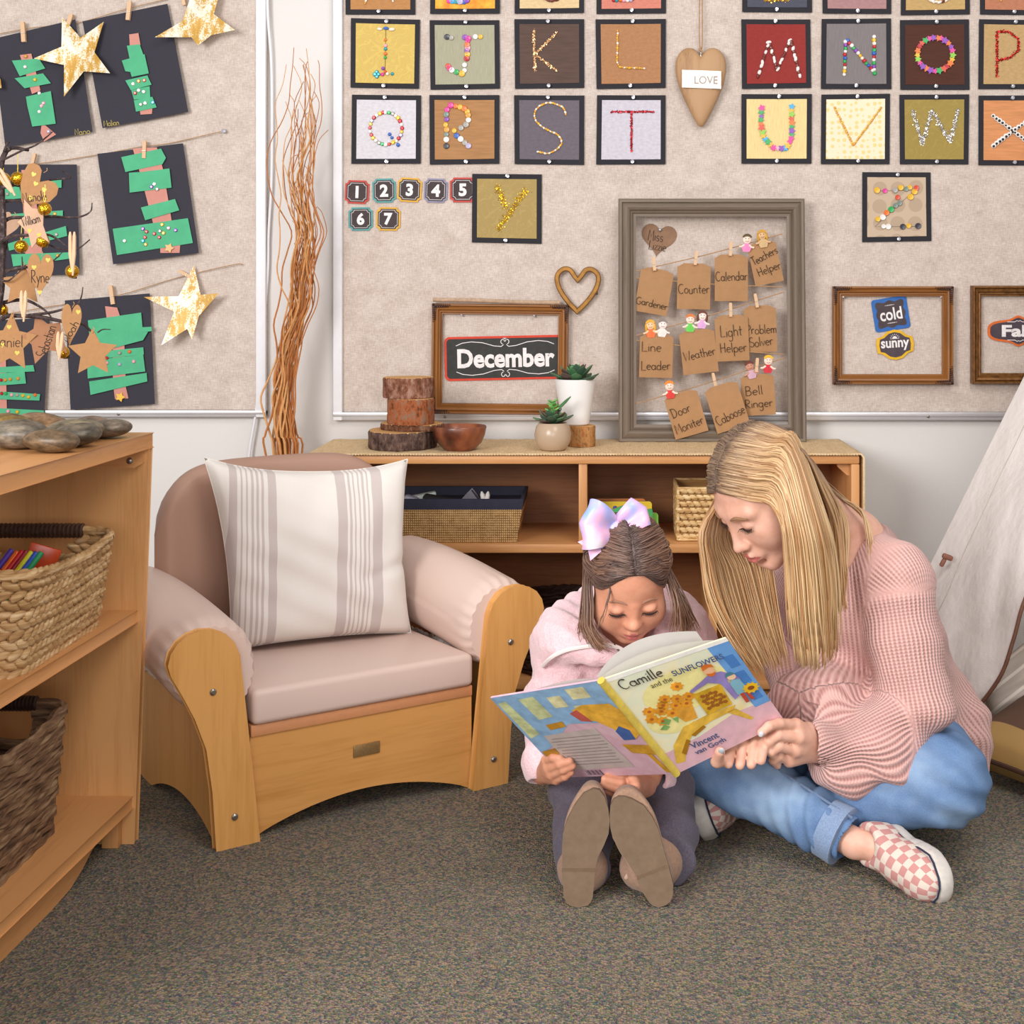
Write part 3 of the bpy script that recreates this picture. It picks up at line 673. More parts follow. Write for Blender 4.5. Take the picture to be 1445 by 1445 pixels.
def board_signs():
    gilt = [wood('#94602f', '#6b4322', 'x', 2, .35), wood('#94602f', '#6b4322', 'z', 2, .35)]
    gold = [plain('#80572c', .4, .35, .45, 90), plain('#7a5128', .4, .35, .45, 90)]
    t, W, H = ornate_frame('picture_frame', 'empty gilded wooden frame around the December card, behind the wood slices', 610, 429, 802, 584, YW-.0195, .028, gilt, .6, True, .022, 'gilded picture frames on the board')
    for x in (-.105, .09):
        m = MB(); m.ball((x, -.006, H-.031), .0035); m.build('push_pin', M_PIN, t, True)
    # stick lying on top of the frame
    a = at(611, 423, YW-.034); b = at(790, 427, YW-.034)
    o = MB().tube(spline([a, a.lerp(b, .3)+Vector((0, 0, .001)), a.lerp(b, .7)+Vector((0, 0, -.001)), b], 14), [.0055]*13+[.0062, .005], 9).build('stick', plain('#b79a80', .8, 0, .2, 120))
    tag(o, 'pale round stick lying along the top of the gilded frame', 'stick'); recenter(o)
    k = (YW-.012)/FPX
    def deco(m):
        for s in (1, -1):
            for sx in (1, -1):
                ribbon(m, [(sx*x, s*z) for x, z in ((.004, .036), (.01, .031), (.03, .033), (.06, .042), (.09, .045), (.115, .042), (.132, .035))], .0009)
                ribbon(m, [(sx*(.006+.005*math.cos(R(q))), s*(.044+.006*math.sin(R(q)))) for q in range(-90, 200, 30)], .0009)
    W2, H2 = 83*k*1.03, 31*k
    o = sign_plate('month_card', 'red edged chalkboard card reading December inside the gilded frame', at(713, 505, YW-.0165), -1.2, rrect(W2, H2, .014), rrect(W2-.006, H2-.006, .01), '#cf3b22', '#3a3a38',
               [('December', .002, 0, .262, .052, .035)], 'word card', deco)
    m = MB(); m.ball((0, -.004, H2-.007), (.006, .004, .003)); m.build('push_pin', M_PIN, o, True)
    # cold / sunny / Fall
    t, W, H = ornate_frame('picture_frame', 'empty gilded wooden frame holding the cold and sunny cards', 1174, 404, 1343, 542, YW-.0195, .027, gilt, 0, True, .024, 'gilded picture frames on the board')
    for x in (-W+.03, W-.03):
        m = MB(); m.ball((x, -.006, H-.029), .0035); m.build('push_pin', M_PIN, t, True)
    ornate_frame('picture_frame', 'dark antique gold frame around the Fall card at the right edge', 1369, 403, 1545, 541, YW-.0195, .028, gold, 0, False, .028, 'gilded picture frames on the board')
    k = (YW-.013)/FPX
    def wavy(w, h, n=96, amp=.0024):
        P = []
        for i in range(n):
            a = 2*PI*i/n; x, z = math.cos(a), math.sin(a); q = (abs(x)**8+abs(z)**8)**(-1/8); P.append((x*q*w*(1+amp/w*(abs(math.cos(4*a))*2-1)), z*q*h*(1+amp/h*math.cos(8*a))))
        return P
    def deco2(m):
        for s in (1, -1): 
            for i in range(-4, 5): m.box((i*.003, -.0022, s*.024), (.0016, .0002, .0014 if abs(i) > 2 else .0026))
    sign_plate('weather_card', 'square blue edged chalkboard card reading cold, tilted', at(1257, 443, YW-.0165), -9, rrect(25*k, 23*k, .008), wavy(21*k*.93, 19.5*k*.93), '#2f66ae', '#4c4144', [('cold', 0, 0, .06, .034, .02)], 'word card', deco2)
    b = []
    for i in range(48):
        a = 2*PI*i/48; b.append((math.cos(a)*.034, math.sin(a)*.0385))
    def badge(kk):
        P = []
        for sx, sz in ((1, 1), (-1, 1), (-1, -1), (1, -1)):
            q = [(sx*.051*kk, sz*.0), (sx*.048*kk, sz*.02*kk), (sx*.034*kk, sz*.024*kk), (sx*.018*kk, sz*.037*kk), (0, sz*.041*kk)]
            q = q if sx*sz > 0 else q[::-1]; P += q[:-1] if True else q
        return P
    def sun(m):
        m.add([(.0, -.0021, .017)]+[(.0065*math.cos(R(a)), -.0021, .017+.0065*math.sin(R(a))) for a in range(0, 181, 20)], [[0, i, i+1] for i in range(1, 10)])
        for a in range(15, 180, 25): ribbon(m, [(.009*math.cos(R(a)), .017+.009*math.sin(R(a))), (.013*math.cos(R(a)), .017+.013*math.sin(R(a)))], .0005)
        ribbon(m, [(-.012, .0165), (.012, .0165)], .0004)
    sign_plate('weather_card', 'yellow edged badge shaped chalkboard card reading sunny', at(1263, 486.5, YW-.0175), -4, badge(1.0), badge(.83), '#dfae1d', '#4e434a', [('sunny', 0, -.002, .076, .028, .025)], 'word card', sun)
    def lobed(w, h):
        P = []
        for i in range(60):
            a = 2*PI*i/60; x, z = math.cos(a), math.sin(a); q = (abs(x)**3.2+abs(z)**3.2)**(-1/3.2); P.append((x*q*w, z*q*h+(.012*math.exp(-(x*q*w/.017)**2)*(1 if z > 0 else -1))))
        return P
    def deco3(m):
        for s in (1, -1): ribbon(m, [(-.03, s*.0245), (-.01, s*.0245), (-.004, s*.028), (0, s*.026), (.004, s*.028), (.01, s*.0245), (.03, s*.0245)], .0008)
    sign_plate('season_card', 'orange edged chalkboard card reading Fall inside the antique gold frame', at(1437, 467, YW-.0165), 0, lobed(.083, .03), lobed(.076, .024), '#d8692b', '#4b4048', [('Fall', -.006, 0, .078, .032, .04)], 'word card', deco3)
def hearts_on_board():
    # wooden heart hanging from a twine loop
    c = at(989, 124, YW-.035); k = (YW-.035)/FPX; w, h = 72*k, 110*k
    t = thing('hanging_heart', 'pale carved wooden heart with a metal love plate hanging on twine', 'heart ornament', c)
    P = []
    for x, z in spline([(0, .40), (.14, .5), (.32, .5), (.46, .40), (.5, .26), (.46, .08), (.36, -.1), (.2, -.32), (.06, -.48), (0, -.5)], 36): P.append((x*w, z*h))
    P = P+[(-x, z) for x, z in P[1:-1][::-1]]
    def puff():
        m = MB(); n = len(P); lv = [(1, 0), (.97, -.008), (.9, -.014), (.75, -.019), (.5, -.022), (.25, -.0235)]
        vs = [(x*s, y, z*s+h*.05*(1-s)) for s, y in lv for x, z in P]+[(0, -.024, h*.05)]
        fs = [[a*n+i, a*n+(i+1) % n, (a+1)*n+(i+1) % n, (a+1)*n+i] for a in range(len(lv)-1) for i in range(n)]
        fs += [[(len(lv)-1)*n+i, (len(lv)-1)*n+(i+1) % n, len(vs)-1] for i in range(n)]+[list(range(n))]
        return m.add(vs, fs)
    puff().build('heart_body', wood('#b8926c', '#97714d', 'z', .7, .6), t, True, angle=50)
    pl = MB(); pl.sheet(lambda u, v: ((u-.5)*.104+0.0, -.0262-.002*math.sin(PI*u), .019+(v-.5)*.047-(u-.5)*.004), 10, 2, .001).build('name_plate', plain('#cfc6bf', .28, .85, .04), t, True)
    pl = MB(); add_text(pl, 'LOVE', .012, .017, .062, .021, y=-.0292, bold=.01); pl.build('plate_lettering', plain('#8f8379', .4, .6), t, True, smooth=False)
    m = MB(); m.tube(spline([(.0, -.004, h*.41), (-.004, .0, .14), (-.002, .004, .3)], 12), .0014, 6); m.tube(spline([(.0, -.004, h*.41), (.004, .0, .14), (.003, .004, .3)], 12), .0014, 6)
    m.tube(spline([(0, -.004, .085), (.005, -.005, .095), (-.004, -.004, .103), (.003, -.004, .11)], 10), .0026, 6)
    m.build('twine_loop', M_TWINE, t, True)
    m = MB(); m.tube([(0, -.004, h*.36), (0, -.006, h*.44)], .003, 8); m.ball((0, -.005, h*.44), .005); m.build('hook', M_STEEL, t, True)
    # open brass heart
    c = at(815, 409, YW-.03); k = (YW-.03)/FPX; w, h = 68*k, 68*k
    o = thing('brass_heart', 'open antique brass heart hung near the corner of the December frame', 'heart ornament', c, (0, R(1), 0))
    base = spline([(0, .27), (.13, .45), (.3, .48), (.45, .36), (.48, .18), (.4, -.05), (.22, -.3), (0, -.52)], 24)
    pts = [(x*w, z*h) for x, z in base]; pts = pts+[(-x, z) for x, z in pts[1:-1][::-1]]; n = len(pts); m = MB(); vs = []; bw = .0135
    for i, (x, z) in enumerate(pts):
        a_, b_ = pts[i-1], pts[(i+1) % n]; dx, dz = b_[0]-a_[0], b_[1]-a_[1]; L = math.hypot(dx, dz) or 1; nx, nz = dz/L, -dx/L
        if nx*(0-x)+nz*(-z*.5-z*.5) < 0 and i not in (0,): nx, nz = -nx, -nz
        if i == 0: nx, nz = 0, -1.35
        if i == 24: nx, nz = 0, 1.25
        q = lambda k, y: (x+nx*bw*k, y, z+nz*bw*k)
        vs += [q(0, -.003), q(.2, -.0075), q(.8, -.0075), q(1, -.003), q(1, .003), q(0, .003)]
    m.add(vs, [[i*6+j, i*6+(j+1) % 6, ((i+1) % n)*6+(j+1) % 6, ((i+1) % n)*6+j] for i in range(n) for j in range(6)])
    m.build('heart_ring', plain('#94682c', .45, .45, .25, 60), o, True, angle=40)
    m = MB(); m.tube([(.052, .0, -.005), (.052, .018, -.01)], .003, 8); m.build('hanging_peg', plain('#6d4f2c', .5, .4), o, True)
# ---------------------------------------------------------------- helper chart frame with paper bags
def helper_frame():
    base = fl(1005, 626, .5945); Y0 = 3.762
    grey = [wood('#7a6c5e', '#665a4e', 'x', 2, .5), wood('#7a6c5e', '#665a4e', 'z', 2, .5)]
    W, H = .247, .322; lean = math.atan2(.04, .644)
    b = Vector(((1005-CX)*Y0/FPX, Y0, .5965))
    t = thing('picture_frame', 'large grey brown wooden frame leaning on the board, strung with paper bags', 'picture frame', b, (-lean, 0, 0))
    prof = [(0, .0), (0, -.014), (.08, -.018), (.2, -.018), (.25, -.013), (.32, -.016), (.5, -.02), (.62, -.016), (.7, -.009), (.78, -.013), (.85, -.007), (1, -.006), (1, 0)]; mw = .047
    C = [(-W, 2*H), (W, 2*H), (W, 0), (-W, 0)]; d = [(1, -1), (-1, -1), (-1, 1), (1, 1)]
    for nm, a, e in (('rail', 0, 1), ('rail', 2, 3), ('stile', 1, 2), ('stile', 3, 0)):
        vs = []; n = len(prof)
        for q in (a, e):
            for u, y in prof: vs.append((C[q][0]+d[q][0]*u*mw, y, C[q][1]+d[q][1]*u*mw))
        MB().add(vs, [[i, (i+1) % n, n+(i+1) % n, n+i] for i in range(n)]+[list(range(n))[::-1], list(range(n, 2*n))]).build(nm, grey[0 if nm == 'rail' else 1], t, True, angle=22)
    rt = Euler((-lean, 0, 0)).to_matrix()
    def loc(px, py, y):   # point on the frame's plane offset y towards the viewer, in the frame's own coordinates
        k = Y0
        for _ in range(5):
            p = at(px, py, k); l = rt.inverted() @ (p-b); k += (y-l.y)
        return l
    def wpt(px, py, y): return b + rt @ loc(px, py, y)
    for A in (((896, 383), (1104, 330)), ((896, 392), (1104, 405)), ((896, 474), (1106, 412)), ((896, 480), (1106, 500)), ((896, 570), (1107, 505))):
        p, q = loc(*A[0], -.004), loc(*A[1], -.004)
        MB().tube(spline([p, p.lerp(q, .5)-Vector((0, 0, .004)), q], 12), .0013, 6).build('twine', M_TWINE, t, True)
    def bag(px, py, w, h, rot, lines, label, y=-.007, pins=None, tilt=0):
        k = Y0/FPX; c = wpt(px, py, y); a, bh = w*k/2, h*k/2
        g = thing('paper_bag', label, 'paper bag', c, (tilt, R(rot), 0), 'named paper bags strung in the grey frame')
        MB().prism([(-a, -bh), (a, -bh), (a, bh*.86), (a*.55, bh*1.0), (-a*.62, bh*1.0), (-a, bh*.84)], .0012, .0022, 'xz').build('bag_back', M_KRAFT, g, True)
        MB().sheet(lambda u, v: ((u-.5)*2*a, -.003*math.sin(PI*v)*math.sin(PI*u), (v-.5)*2*bh*.93-bh*.07), 6, 6, -.0012).build('bag_front', M_KRAFT, g, True)
        m = MB()
        for s, cx, cz, ww, hh, rr in lines: add_hand(m, s, cx*a, cz*bh, ww*a*2, hh*bh, y=-.0046, rot=R(rr), pen=.0008)
        m.build('handwriting', M_INK, g, True, smooth=False); return g
    G = 'kraft paper bag marked %s, %s'
    bag(923, 411, 47, 64, 10, [('Gardener', 0, -.55, .98, .33, -2)], G % ('Gardener', 'leftmost of the top string'), -.0045)
    bag(979, 404, 47, 65, 1, [('Counter', 0, -.12, .96, .42, 2)], G % ('Counter', 'second on the top string'))
    bag(1032, 392, 47, 66, 0, [('Calendar', 0, .06, .98, .4, 2)], G % ('Calendar', 'third on the top string'))
    bag(1080, 371, 41, 60, -12, [('Teachers', .02, .35, .98, .4, 16), ('Helper', .15, -.3, .85, .4, 10)], G % ('Teachers Helper', 'top right with two dolls'), -.0035)
    bag(926, 502, 47, 62, 1.5, [('Line', -.3, .4, .62, .45, 2), ('Leader', -.02, -.45, .9, .42, 2)], G % ('Line Leader', 'left of the middle string'))
    bag(986, 496, 50, 62, -6.5, [('Weather', .02, -.1, .92, .42, 6)], G % ('Weather', 'holding two dolls'))
    bag(1033, 477, 47, 65, -2.5, [('Light', -.05, .3, .68, .5, 3), ('Helper', .05, -.42, .82, .42, 3)], G % ('Light Helper', 'third on the middle string'), -.010)
    bag(1073, 464, 46, 66, -2, [('Problem', .05, -.02, .95, .4, 2), ('Solver', .0, -.55, .75, .4, 6)], G % ('Problem Solver', 'tucked behind Light Helper'), -.004)
    bag(968, 584, 48, 62, -16, [('Door', -.25, .2, .6, .42, 8), ('Moniter', 0, -.5, .88, .42, 6)], G % ('Door Moniter', 'hanging over the bottom rail'), -.026, tilt=R(-2))
    bag(1026, 574, 48, 65, -17, [('Caboose', .02, -.38, .92, .42, 10)], G % ('Caboose', 'hanging over the bottom rail'), -.027, tilt=R(-2))
    bag(1070, 557, 47, 58, -3, [('Bell', -.25, .2, .55, .45, 4), ('Ringer', .0, -.42, .85, .42, 3)], G % ('Bell Ringer', 'bottom right with two dolls'), -.006)
    for px, py, r, nm in ((923, 372, -5, 'Gardener'), (982, 364, 7, 'Counter'), (1031, 351, 3, 'Calendar'), (1031, 437, -1, 'Light Helper'), (1067, 424, -10, 'Problem Solver'), (1008, 536, -12, 'Caboose'), (1068, 515, 5, 'Bell Ringer')):
        clothespin(wpt(px, py, -.014), r, 'tiny wooden clothespin holding the %s bag' % nm, 'mini clothespins in the grey frame', .036)
    def doll(px, py, rot, hair, dress, skin, label, long=False, y=-.011):
        g = thing('peg_doll', label, 'peg doll', wpt(px, py, y), (0, R(rot), 0), 'painted peg dolls in the paper bags')
        ms = plain(skin, .6, 0, .02); mh = plain(hair, .6, 0, .08)
        MB().ball((0, 0, .008), (.0115, .004, .0125), nu=16, nv=10).build('head', ms, g, True)
        m = MB(); m.prism(_arc(0, .009, .0135, .014, 20, 160, 12)+_arc(0, .010, .010, .006, 160, 20, 8), -.0052, .003, 'xz')
        if long:
            for s in (-1, 1): m.ball((s*.0115, 0, .002), (.0035, .004, .011))
        m.build('hair', mh, g, True)
        m = MB(); m.prism([(-.006, -.004), (.006, -.004), (.011, -.016), (.008, -.024), (-.008, -.024), (-.011, -.016)], -.002, .003, 'xz', bev=.001).build('dress', plain(dress, .6), g, True)
        for s in (-1, 1): 
            m = MB(); m.tube([(s*.006, 0, -.007), (s*.013, -.001, -.012), (s*.02, -.001, -.013)], [.003, .0028, .0024], 7); m.build('arm', ms, g, True)
        f = MB()
        for s in (-1, 1): f.ball((s*.004, -.0043, .010), (.0011, .0006, .0015), nu=6, nv=4)
        ribbon(f, [(x, .004-.0022*math.cos(x/.0045*1.4)) for x in (-.0045, -.0022, 0, .0022, .0045)], .0005, -.0046)
        f.build('painted_face', plain('#8c3b30', .6), g, True)
    D = 'peg doll with %s in the %s bag'
    doll(1054, 342, 4, '#5b4a2a', '#e884b8', '#f3d9c8', D % ('dark hair and pink dress', 'Teachers Helper'))
    doll(1076, 336, -8, '#c9962f', '#c9a878', '#d8b183', D % ('golden long hair', 'Teachers Helper'), True)
    doll(918, 463, -4, '#e0a82d', '#e8703c', '#f3c9a0', D % ('yellow hair and orange dress', 'Line Leader'), True)
    doll(935, 462, 6, '#8b7f78', '#e6dcd6', '#efe4de', D % ('grey hair and white dress', 'Line Leader'))
    doll(974, 455, 2, '#d77a3c', '#66c653', '#f3dccb', D % ('ginger hair and green shirt', 'Weather'))
    doll(991, 450, 5, '#6b3d2c', '#d7a3d3', '#f5e3d8', D % ('brown hair and lilac dress', 'Weather'), True)
    doll(945, 549, -6, '#e8862d', '#d33a32', '#f3d9c8', D % ('orange hair and red shirt', 'Door Moniter'), y=-.03)
    doll(1059, 521, -14, '#6b3526', '#c8a2b3', '#c78f78', D % ('brown hair and mauve shirt', 'Bell Ringer'))
    doll(1084, 513, 3, '#e8b52d', '#c92d3a', '#f3d9c8', D % ('yellow hair and red dress', 'Bell Ringer'))
    # kraft heart pinned to the board behind the opening
    c = at(929, 340, YW-.016); k = (YW-.016)/FPX
    g = thing('paper_heart', 'brown paper heart pinned to the board inside the grey frame', 'paper heart', c, (0, R(8), 0))
    MB().prism(heart_poly(50*k, 46*k), -.001, 0, 'xz', o=(0, 0, 0)).build('heart_sheet', plain('#8d6c54', .8, 0, .1, 50), g, True)
    m = MB(); add_hand(m, 'Miss', -.008, .012, .042, .028, -.0016, pen=.0009); add_hand(m, 'Lizzie', 0, -.014, .048, .024, -.0016, pen=.0009); m.build('handwriting', M_INK, g, True, smooth=False)
    m = MB(); m.ball((0, -.005, .03), .0045); m.build('push_pin', M_PIN, g, True)
# ---------------------------------------------------------------- left board: black paper trees, stars, strings
M_SHEET = plain('#35333d', .85, 0, .06, 200); M_GREEN = plain('#4fae80', .75, 0, .07, 30); M_TRUNK = plain('#c98a7c', .75, 0, .06, 30)
def poly_at(pts, c, Y, k0=1.0):
    k = Y/FPX; return [((x-c[0])*k, -(y-c[1])*k) for x, y in pts]
def bumpy(mb, poly, y, th): mb.prism(poly, y-th, y, 'xz')
def star_mesh(ro, ri, bend, jit=0): pass
def tree_sheet(label, corners, trunk, strips, gems, name=None, npos=None, gs=None):
    Y = YW-.03; c = (sum(p[0] for p in corners)/4, sum(p[1] for p in corners)/4); k = Y/FPX
    t = thing('paper_tree_picture', label, 'paper picture', at(c[0], c[1], Y), group='black paper tree pictures on the left board')
    q = poly_at(corners, c, Y)   # TL TR BR BL
    def f(u, v):
        x = q[0][0]*(1-u)*(1-v)+q[1][0]*u*(1-v)+q[2][0]*u*v+q[3][0]*(1-u)*v; z = q[0][1]*(1-u)*(1-v)+q[1][1]*u*(1-v)+q[2][1]*u*v+q[3][1]*(1-u)*v
        return (x, .002-.006*math.sin(PI*u)*0-.004*v, z)
    MB().sheet(f, 4, 4, -.0008).build('black_sheet', M_SHEET, t, True)
    yb = -.0035
    for tr in trunk:
        m = MB(); bumpy(m, poly_at(tr, c, Y), yb, .0008); m.build('paper_trunk', M_TRUNK, t, True)
    for i, s in enumerate(strips):
        m = MB(); bumpy(m, poly_at(s, c, Y), yb-.0012-.0007*(i % 3), .0009); m.build('paper_strip', M_GREEN, t, True)
    for g in gems:
        x, y, cc = g[:3]; sh = g[3] if len(g) > 3 else 'rhinestone'
        o = link('star_sequin' if sh == 'star_bead' else 'sequin', bead_mesh(sh, cc), t); p = poly_at([(x, y)], c, Y)[0]
        o.location = (p[0], yb-.0045, p[1]); o.rotation_euler = (0, random.uniform(0, 3), 0)
        if sh == 'star_bead': o.scale = (1.6, .6, 1.6)
    if name:
        m = MB(); p = poly_at([npos], c, Y)[0]; add_hand(m, name, p[0], p[1], .042, .016, yb-.0005, R(6), .0006); m.build('gold_signature', plain('#c9b25a', .6), t, True, smooth=False)
def left_board():
    P = 'black paper with a green strip tree, '
    tree_sheet(P+'behind the big gold star at top left', [(-12, 55), (106, 27), (131, 186), (8, 208)], [[(29, 78), (45, 76), (58, 128), (46, 133)], [(60, 173), (80, 190), (63, 200), (58, 188)]],
               [[(18, 86), (56, 83), (65, 97), (29, 108)], [(22, 111), (62, 104), (73, 118), (36, 125)], [(38, 137), (73, 129), (80, 175), (47, 179), (40, 150)]],
               [(37, 95, 'w'), (51, 113, 'y'), (57, 132, 'w'), (60, 150, 'i'), (63, 146, 'i'), (57, 158, 'w'), (70, 186, 'l'), (38, 80, 'c')], 'Nano', (117, 186))
    tree_sheet(P+'narrow, topmost right of the group', [(116, 30), (236, 5), (266, 158), (145, 181)], [[(183, 49), (196, 47), (199, 64), (184, 66)], [(197, 150), (216, 150), (215, 161), (199, 162)]],
               [[(180, 65), (198, 63), (204, 80), (184, 84)], [(173, 86), (205, 77), (211, 104), (187, 109), (185, 102), (178, 101)], [(178, 114), (209, 107), (215, 120), (186, 128)], [(186, 127), (212, 122), (213, 139), (190, 141)], [(190, 142), (216, 137), (222, 152), (193, 158)]],
               [(189, 119, 'w'), (197, 115, 'o'), (205, 114, 'q'), (192, 132, 'r'), (197, 128, 'w'), (204, 130, 'w'), (200, 148, 's'), (206, 146, 'w'), (217, 145, 'u')], 'Malian', (158, 174))
    tree_sheet(P+'its wide base strip covered in sequins', [(137, 217), (258, 202), (281, 357), (160, 373)], [[(188, 210), (222, 208), (231, 240), (244, 318), (218, 320), (197, 240)], [(226, 340), (255, 345), (254, 357), (227, 357)]],
               [[(172, 222), (228, 210), (235, 223), (230, 232), (178, 243)], [(183, 244), (200, 243), (240, 238), (243, 265), (184, 272)], [(200, 293), (248, 281), (254, 297), (206, 311)], [(160, 323), (266, 308), (273, 343), (166, 360)]],
               [(215, 264, 'p'), (219, 260, 'w'), (223, 267, 's'), (203, 323, 'p'), (208, 327, 'r'), (206, 335, 'r'), (203, 340, 'u'), (207, 345, 'c'), (219, 330, 'r'), (226, 335, 'r'), (227, 326, 's'), (232, 329, 'y'), (230, 317, 'y'), (239, 322, 'i'), (249, 325, 'p'), (177, 340, 'w'), (240, 350, 'c', 'star_bead')])
    tree_sheet(P+'behind the hanging hearts', [(-5, 232), (108, 232), (113, 387), (-2, 390)], [[(31, 240), (47, 240), (64, 387), (38, 388)]],
               [[(4, 268), (28, 262), (32, 280), (7, 282)], [(60, 257), (88, 254), (88, 265), (60, 267)], [(6, 303), (90, 297), (90, 305), (8, 312)], [(12, 344), (94, 319), (96, 333), (14, 354)], [(17, 359), (102, 356), (100, 365), (20, 376)]],
               [(12, 274, 's'), (79, 302, 'c'), (81, 331, 's'), (83, 361, 'c')])
    tree_sheet(P+'behind the lowest kraft star tag', [(91, 424), (211, 414), (219, 570), (100, 578)], [[(149, 432), (166, 434), (172, 452), (152, 455)], [(160, 540), (178, 545), (182, 562), (163, 563)], [(160, 485), (176, 480), (178, 535), (160, 535)]],
               [[(125, 452), (200, 441), (202, 462), (127, 472)], [(135, 465), (215, 461), (215, 467), (138, 478)], [(133, 477), (210, 468), (203, 480), (150, 494)], [(120, 498), (203, 490), (204, 500), (122, 508)], [(124, 509), (203, 500), (206, 524), (125, 534)], [(127, 538), (208, 526), (209, 538), (129, 557)]],
               [(170, 498, 's'), (184, 496, 'o'), (152, 505, 'r'), (170, 514, 'l'), (152, 512, 'i'), (190, 510, 'i'), (171, 560, 'y', 'star_bead')])
    tree_sheet(P+'low at the left edge above the stones', [(-60, 455), (70, 448), (62, 598), (-55, 600)], [[(-6, 460), (9, 500), (11, 598), (-6, 600)]],
               [[(-30, 520), (48, 515), (50, 524), (-30, 527)], [(-30, 529), (36, 524), (38, 541), (-30, 546)], [(-30, 550), (58, 556), (57, 565), (-30, 562)], [(-30, 574), (63, 579), (63, 594), (-30, 588)]],
               [(3, 536, 'r'), (9, 536, 'c'), (16, 535, 'c'), (27, 534, 'c'), (4, 555, 'r'), (10, 555, 'g'), (18, 557, 'i'), (26, 557, 's'), (34, 558, 'y'), (42, 560, 'y'), (51, 557, 'o'), (13, 580, 'i'), (26, 581, 'y'), (45, 584, 'r'), (50, 585, 'p'), (35, 593, 'u')])
    # twine lines
    def string(label, pts, pin=None):
        t = thing('twine_line', label, 'twine', at(pts[0][0], pts[0][1], YW-.02), group='twine lines on the left board')
        MB().tube(spline([at(x, y, YW-.022-.004*(i % 2)) for i, (x, y) in enumerate(pts)], 30), .0011, 6).build('twine', M_TWINE, t)
        if pin:
            m = MB(); p = at(pin[0], pin[1], YW-.024); m.lathe([(0, -.008), (.006, -.008), (.005, -.003), (.003, .002), (.006, .008), (.0, .009)], p, 10, rotm(x=PI/2)); m.build('push_pin', M_PIN, t)
    string('top twine line carrying black papers and gold stars', [(-30, 54), (40, 40), (110, 32), (180, 12), (250, -6), (300, -30)])
    string('second twine line ending at a clear push pin', [(-20, 236), (60, 230), (140, 218), (200, 207), (240, 202), (314, 185)], (316, 185))
    string('lowest twine line running up to the loose gold star', [(-40, 452), (50, 436), (100, 428), (170, 416), (250, 392), (332, 373), (342, 375)])
    C = 'wooden clothespin '
    Yc = YW-.04
    for px, py, r, l, L in ((33, 45, -4, 'holding the black paper at the top left', .053), (97, 33, 18, 'clipping the big gold star', .052), (182, 15, 6, 'on the black paper at the top right of the left board', .05), (258, -3, -14, 'on the star cut by the top edge', .04),
                            (204, 211, 2, 'above the widest paper tree', .046), (47, 227, 14, 'above the paper behind the hanging hearts', .04), (158, 416, -8, 'on the paper beside the lower gold star', .05), (262, 387, -62, 'clipping the lower gold star', .04)):
        clothespin(at(px, py, YW-.031 if 'star' in l else Yc+.006), r, C+l, 'clothespins on the left board strings', L)
    # gold painted paper stars
    def mat_star():
        t = NT('gold_painted_paper'); n = t.noise(t.coord('Object', (26, 12, 12)), 1.0, 4, .7); n2 = t.noise(t.coord('Object', (300, 300, 300)), 1.0, 1)
        f = t.math('ADD', n, t.math('MULTIPLY', t.math('SUBTRACT', n2, .5), .35))
        t.color(t.ramp(f, [(.36, '#efe8dc'), (.46, '#e6dac0'), (.54, '#c99b3c'), (.68, '#b98a35'), (.8, '#e2c46a')])); t.set(.42, .15, .5)
        t.bump(n2, .3, .001); return t.m
    ms = mat_star()
    def star(label, pts, cpx, tilt, Y=YW-.05):
        c = at(*cpx, Y); k = Y/FPX; q = [((x-cpx[0])*k, -(y-cpx[1])*k) for x, y in pts]
        b = MB(); n = len(q); lv = (0, .5, 1.0); vs = [(0, 0, 0)]; fs = []
        for s in lv[1:]:
            for i, (x, z) in enumerate(q):
                r2 = (x*x+z*z)*s*s; vs.append((x*s, -1.7*r2+3.6*max(0, z*s)**2, z*s))
        for i in range(n): fs.append([0, 1+i, 1+(i+1) % n]); fs.append([1+i, 1+n+i, 1+n+(i+1) % n, 1+(i+1) % n])
        m0 = len(vs); vs += [(x, y+.0008, z) for x, y, z in vs]; fs += [[j+m0 for j in f[::-1]] for f in fs]
        for i in range(n): a, d = 1+n+i, 1+n+(i+1) % n; fs.append([a, d, d+m0, a+m0])
        b.add(vs, fs); o = b.build('paper_star', ms, None, True, angle=60); o.location = c
        tag(o, label, 'paper star', 'gold painted paper stars')
    star('large gold painted star with a long lower point, top left', [(84, 22), (113, 53), (145, 30), (134, 74), (159, 105), (119, 101), (95, 138), (91, 92), (52, 84), (87, 66)], (108, 77), 0)
    star('gold and white star cut by the top edge of the photo', [(276, -42), (285, -6), (310, -12), (302, 20), (334, 44), (299, 50), (281, 65), (271, 53), (223, 55), (258, 30)], (283, 25), 0)
    star('loose gold and white star at the end of the lowest twine', [(270, 374), (283, 416), (310, 414), (281, 446), (273, 479), (265, 464), (231, 487), (246, 440), (206, 419), (252, 418)], (263, 434), 0)
    star('gold star mostly cut by the left edge of the photo', [(-40, 70), (-24, 92), (2, 112), (4, 125), (-20, 122), (-34, 150), (-44, 125), (-75, 120), (-50, 100), (-60, 80)], (-30, 110), 0)
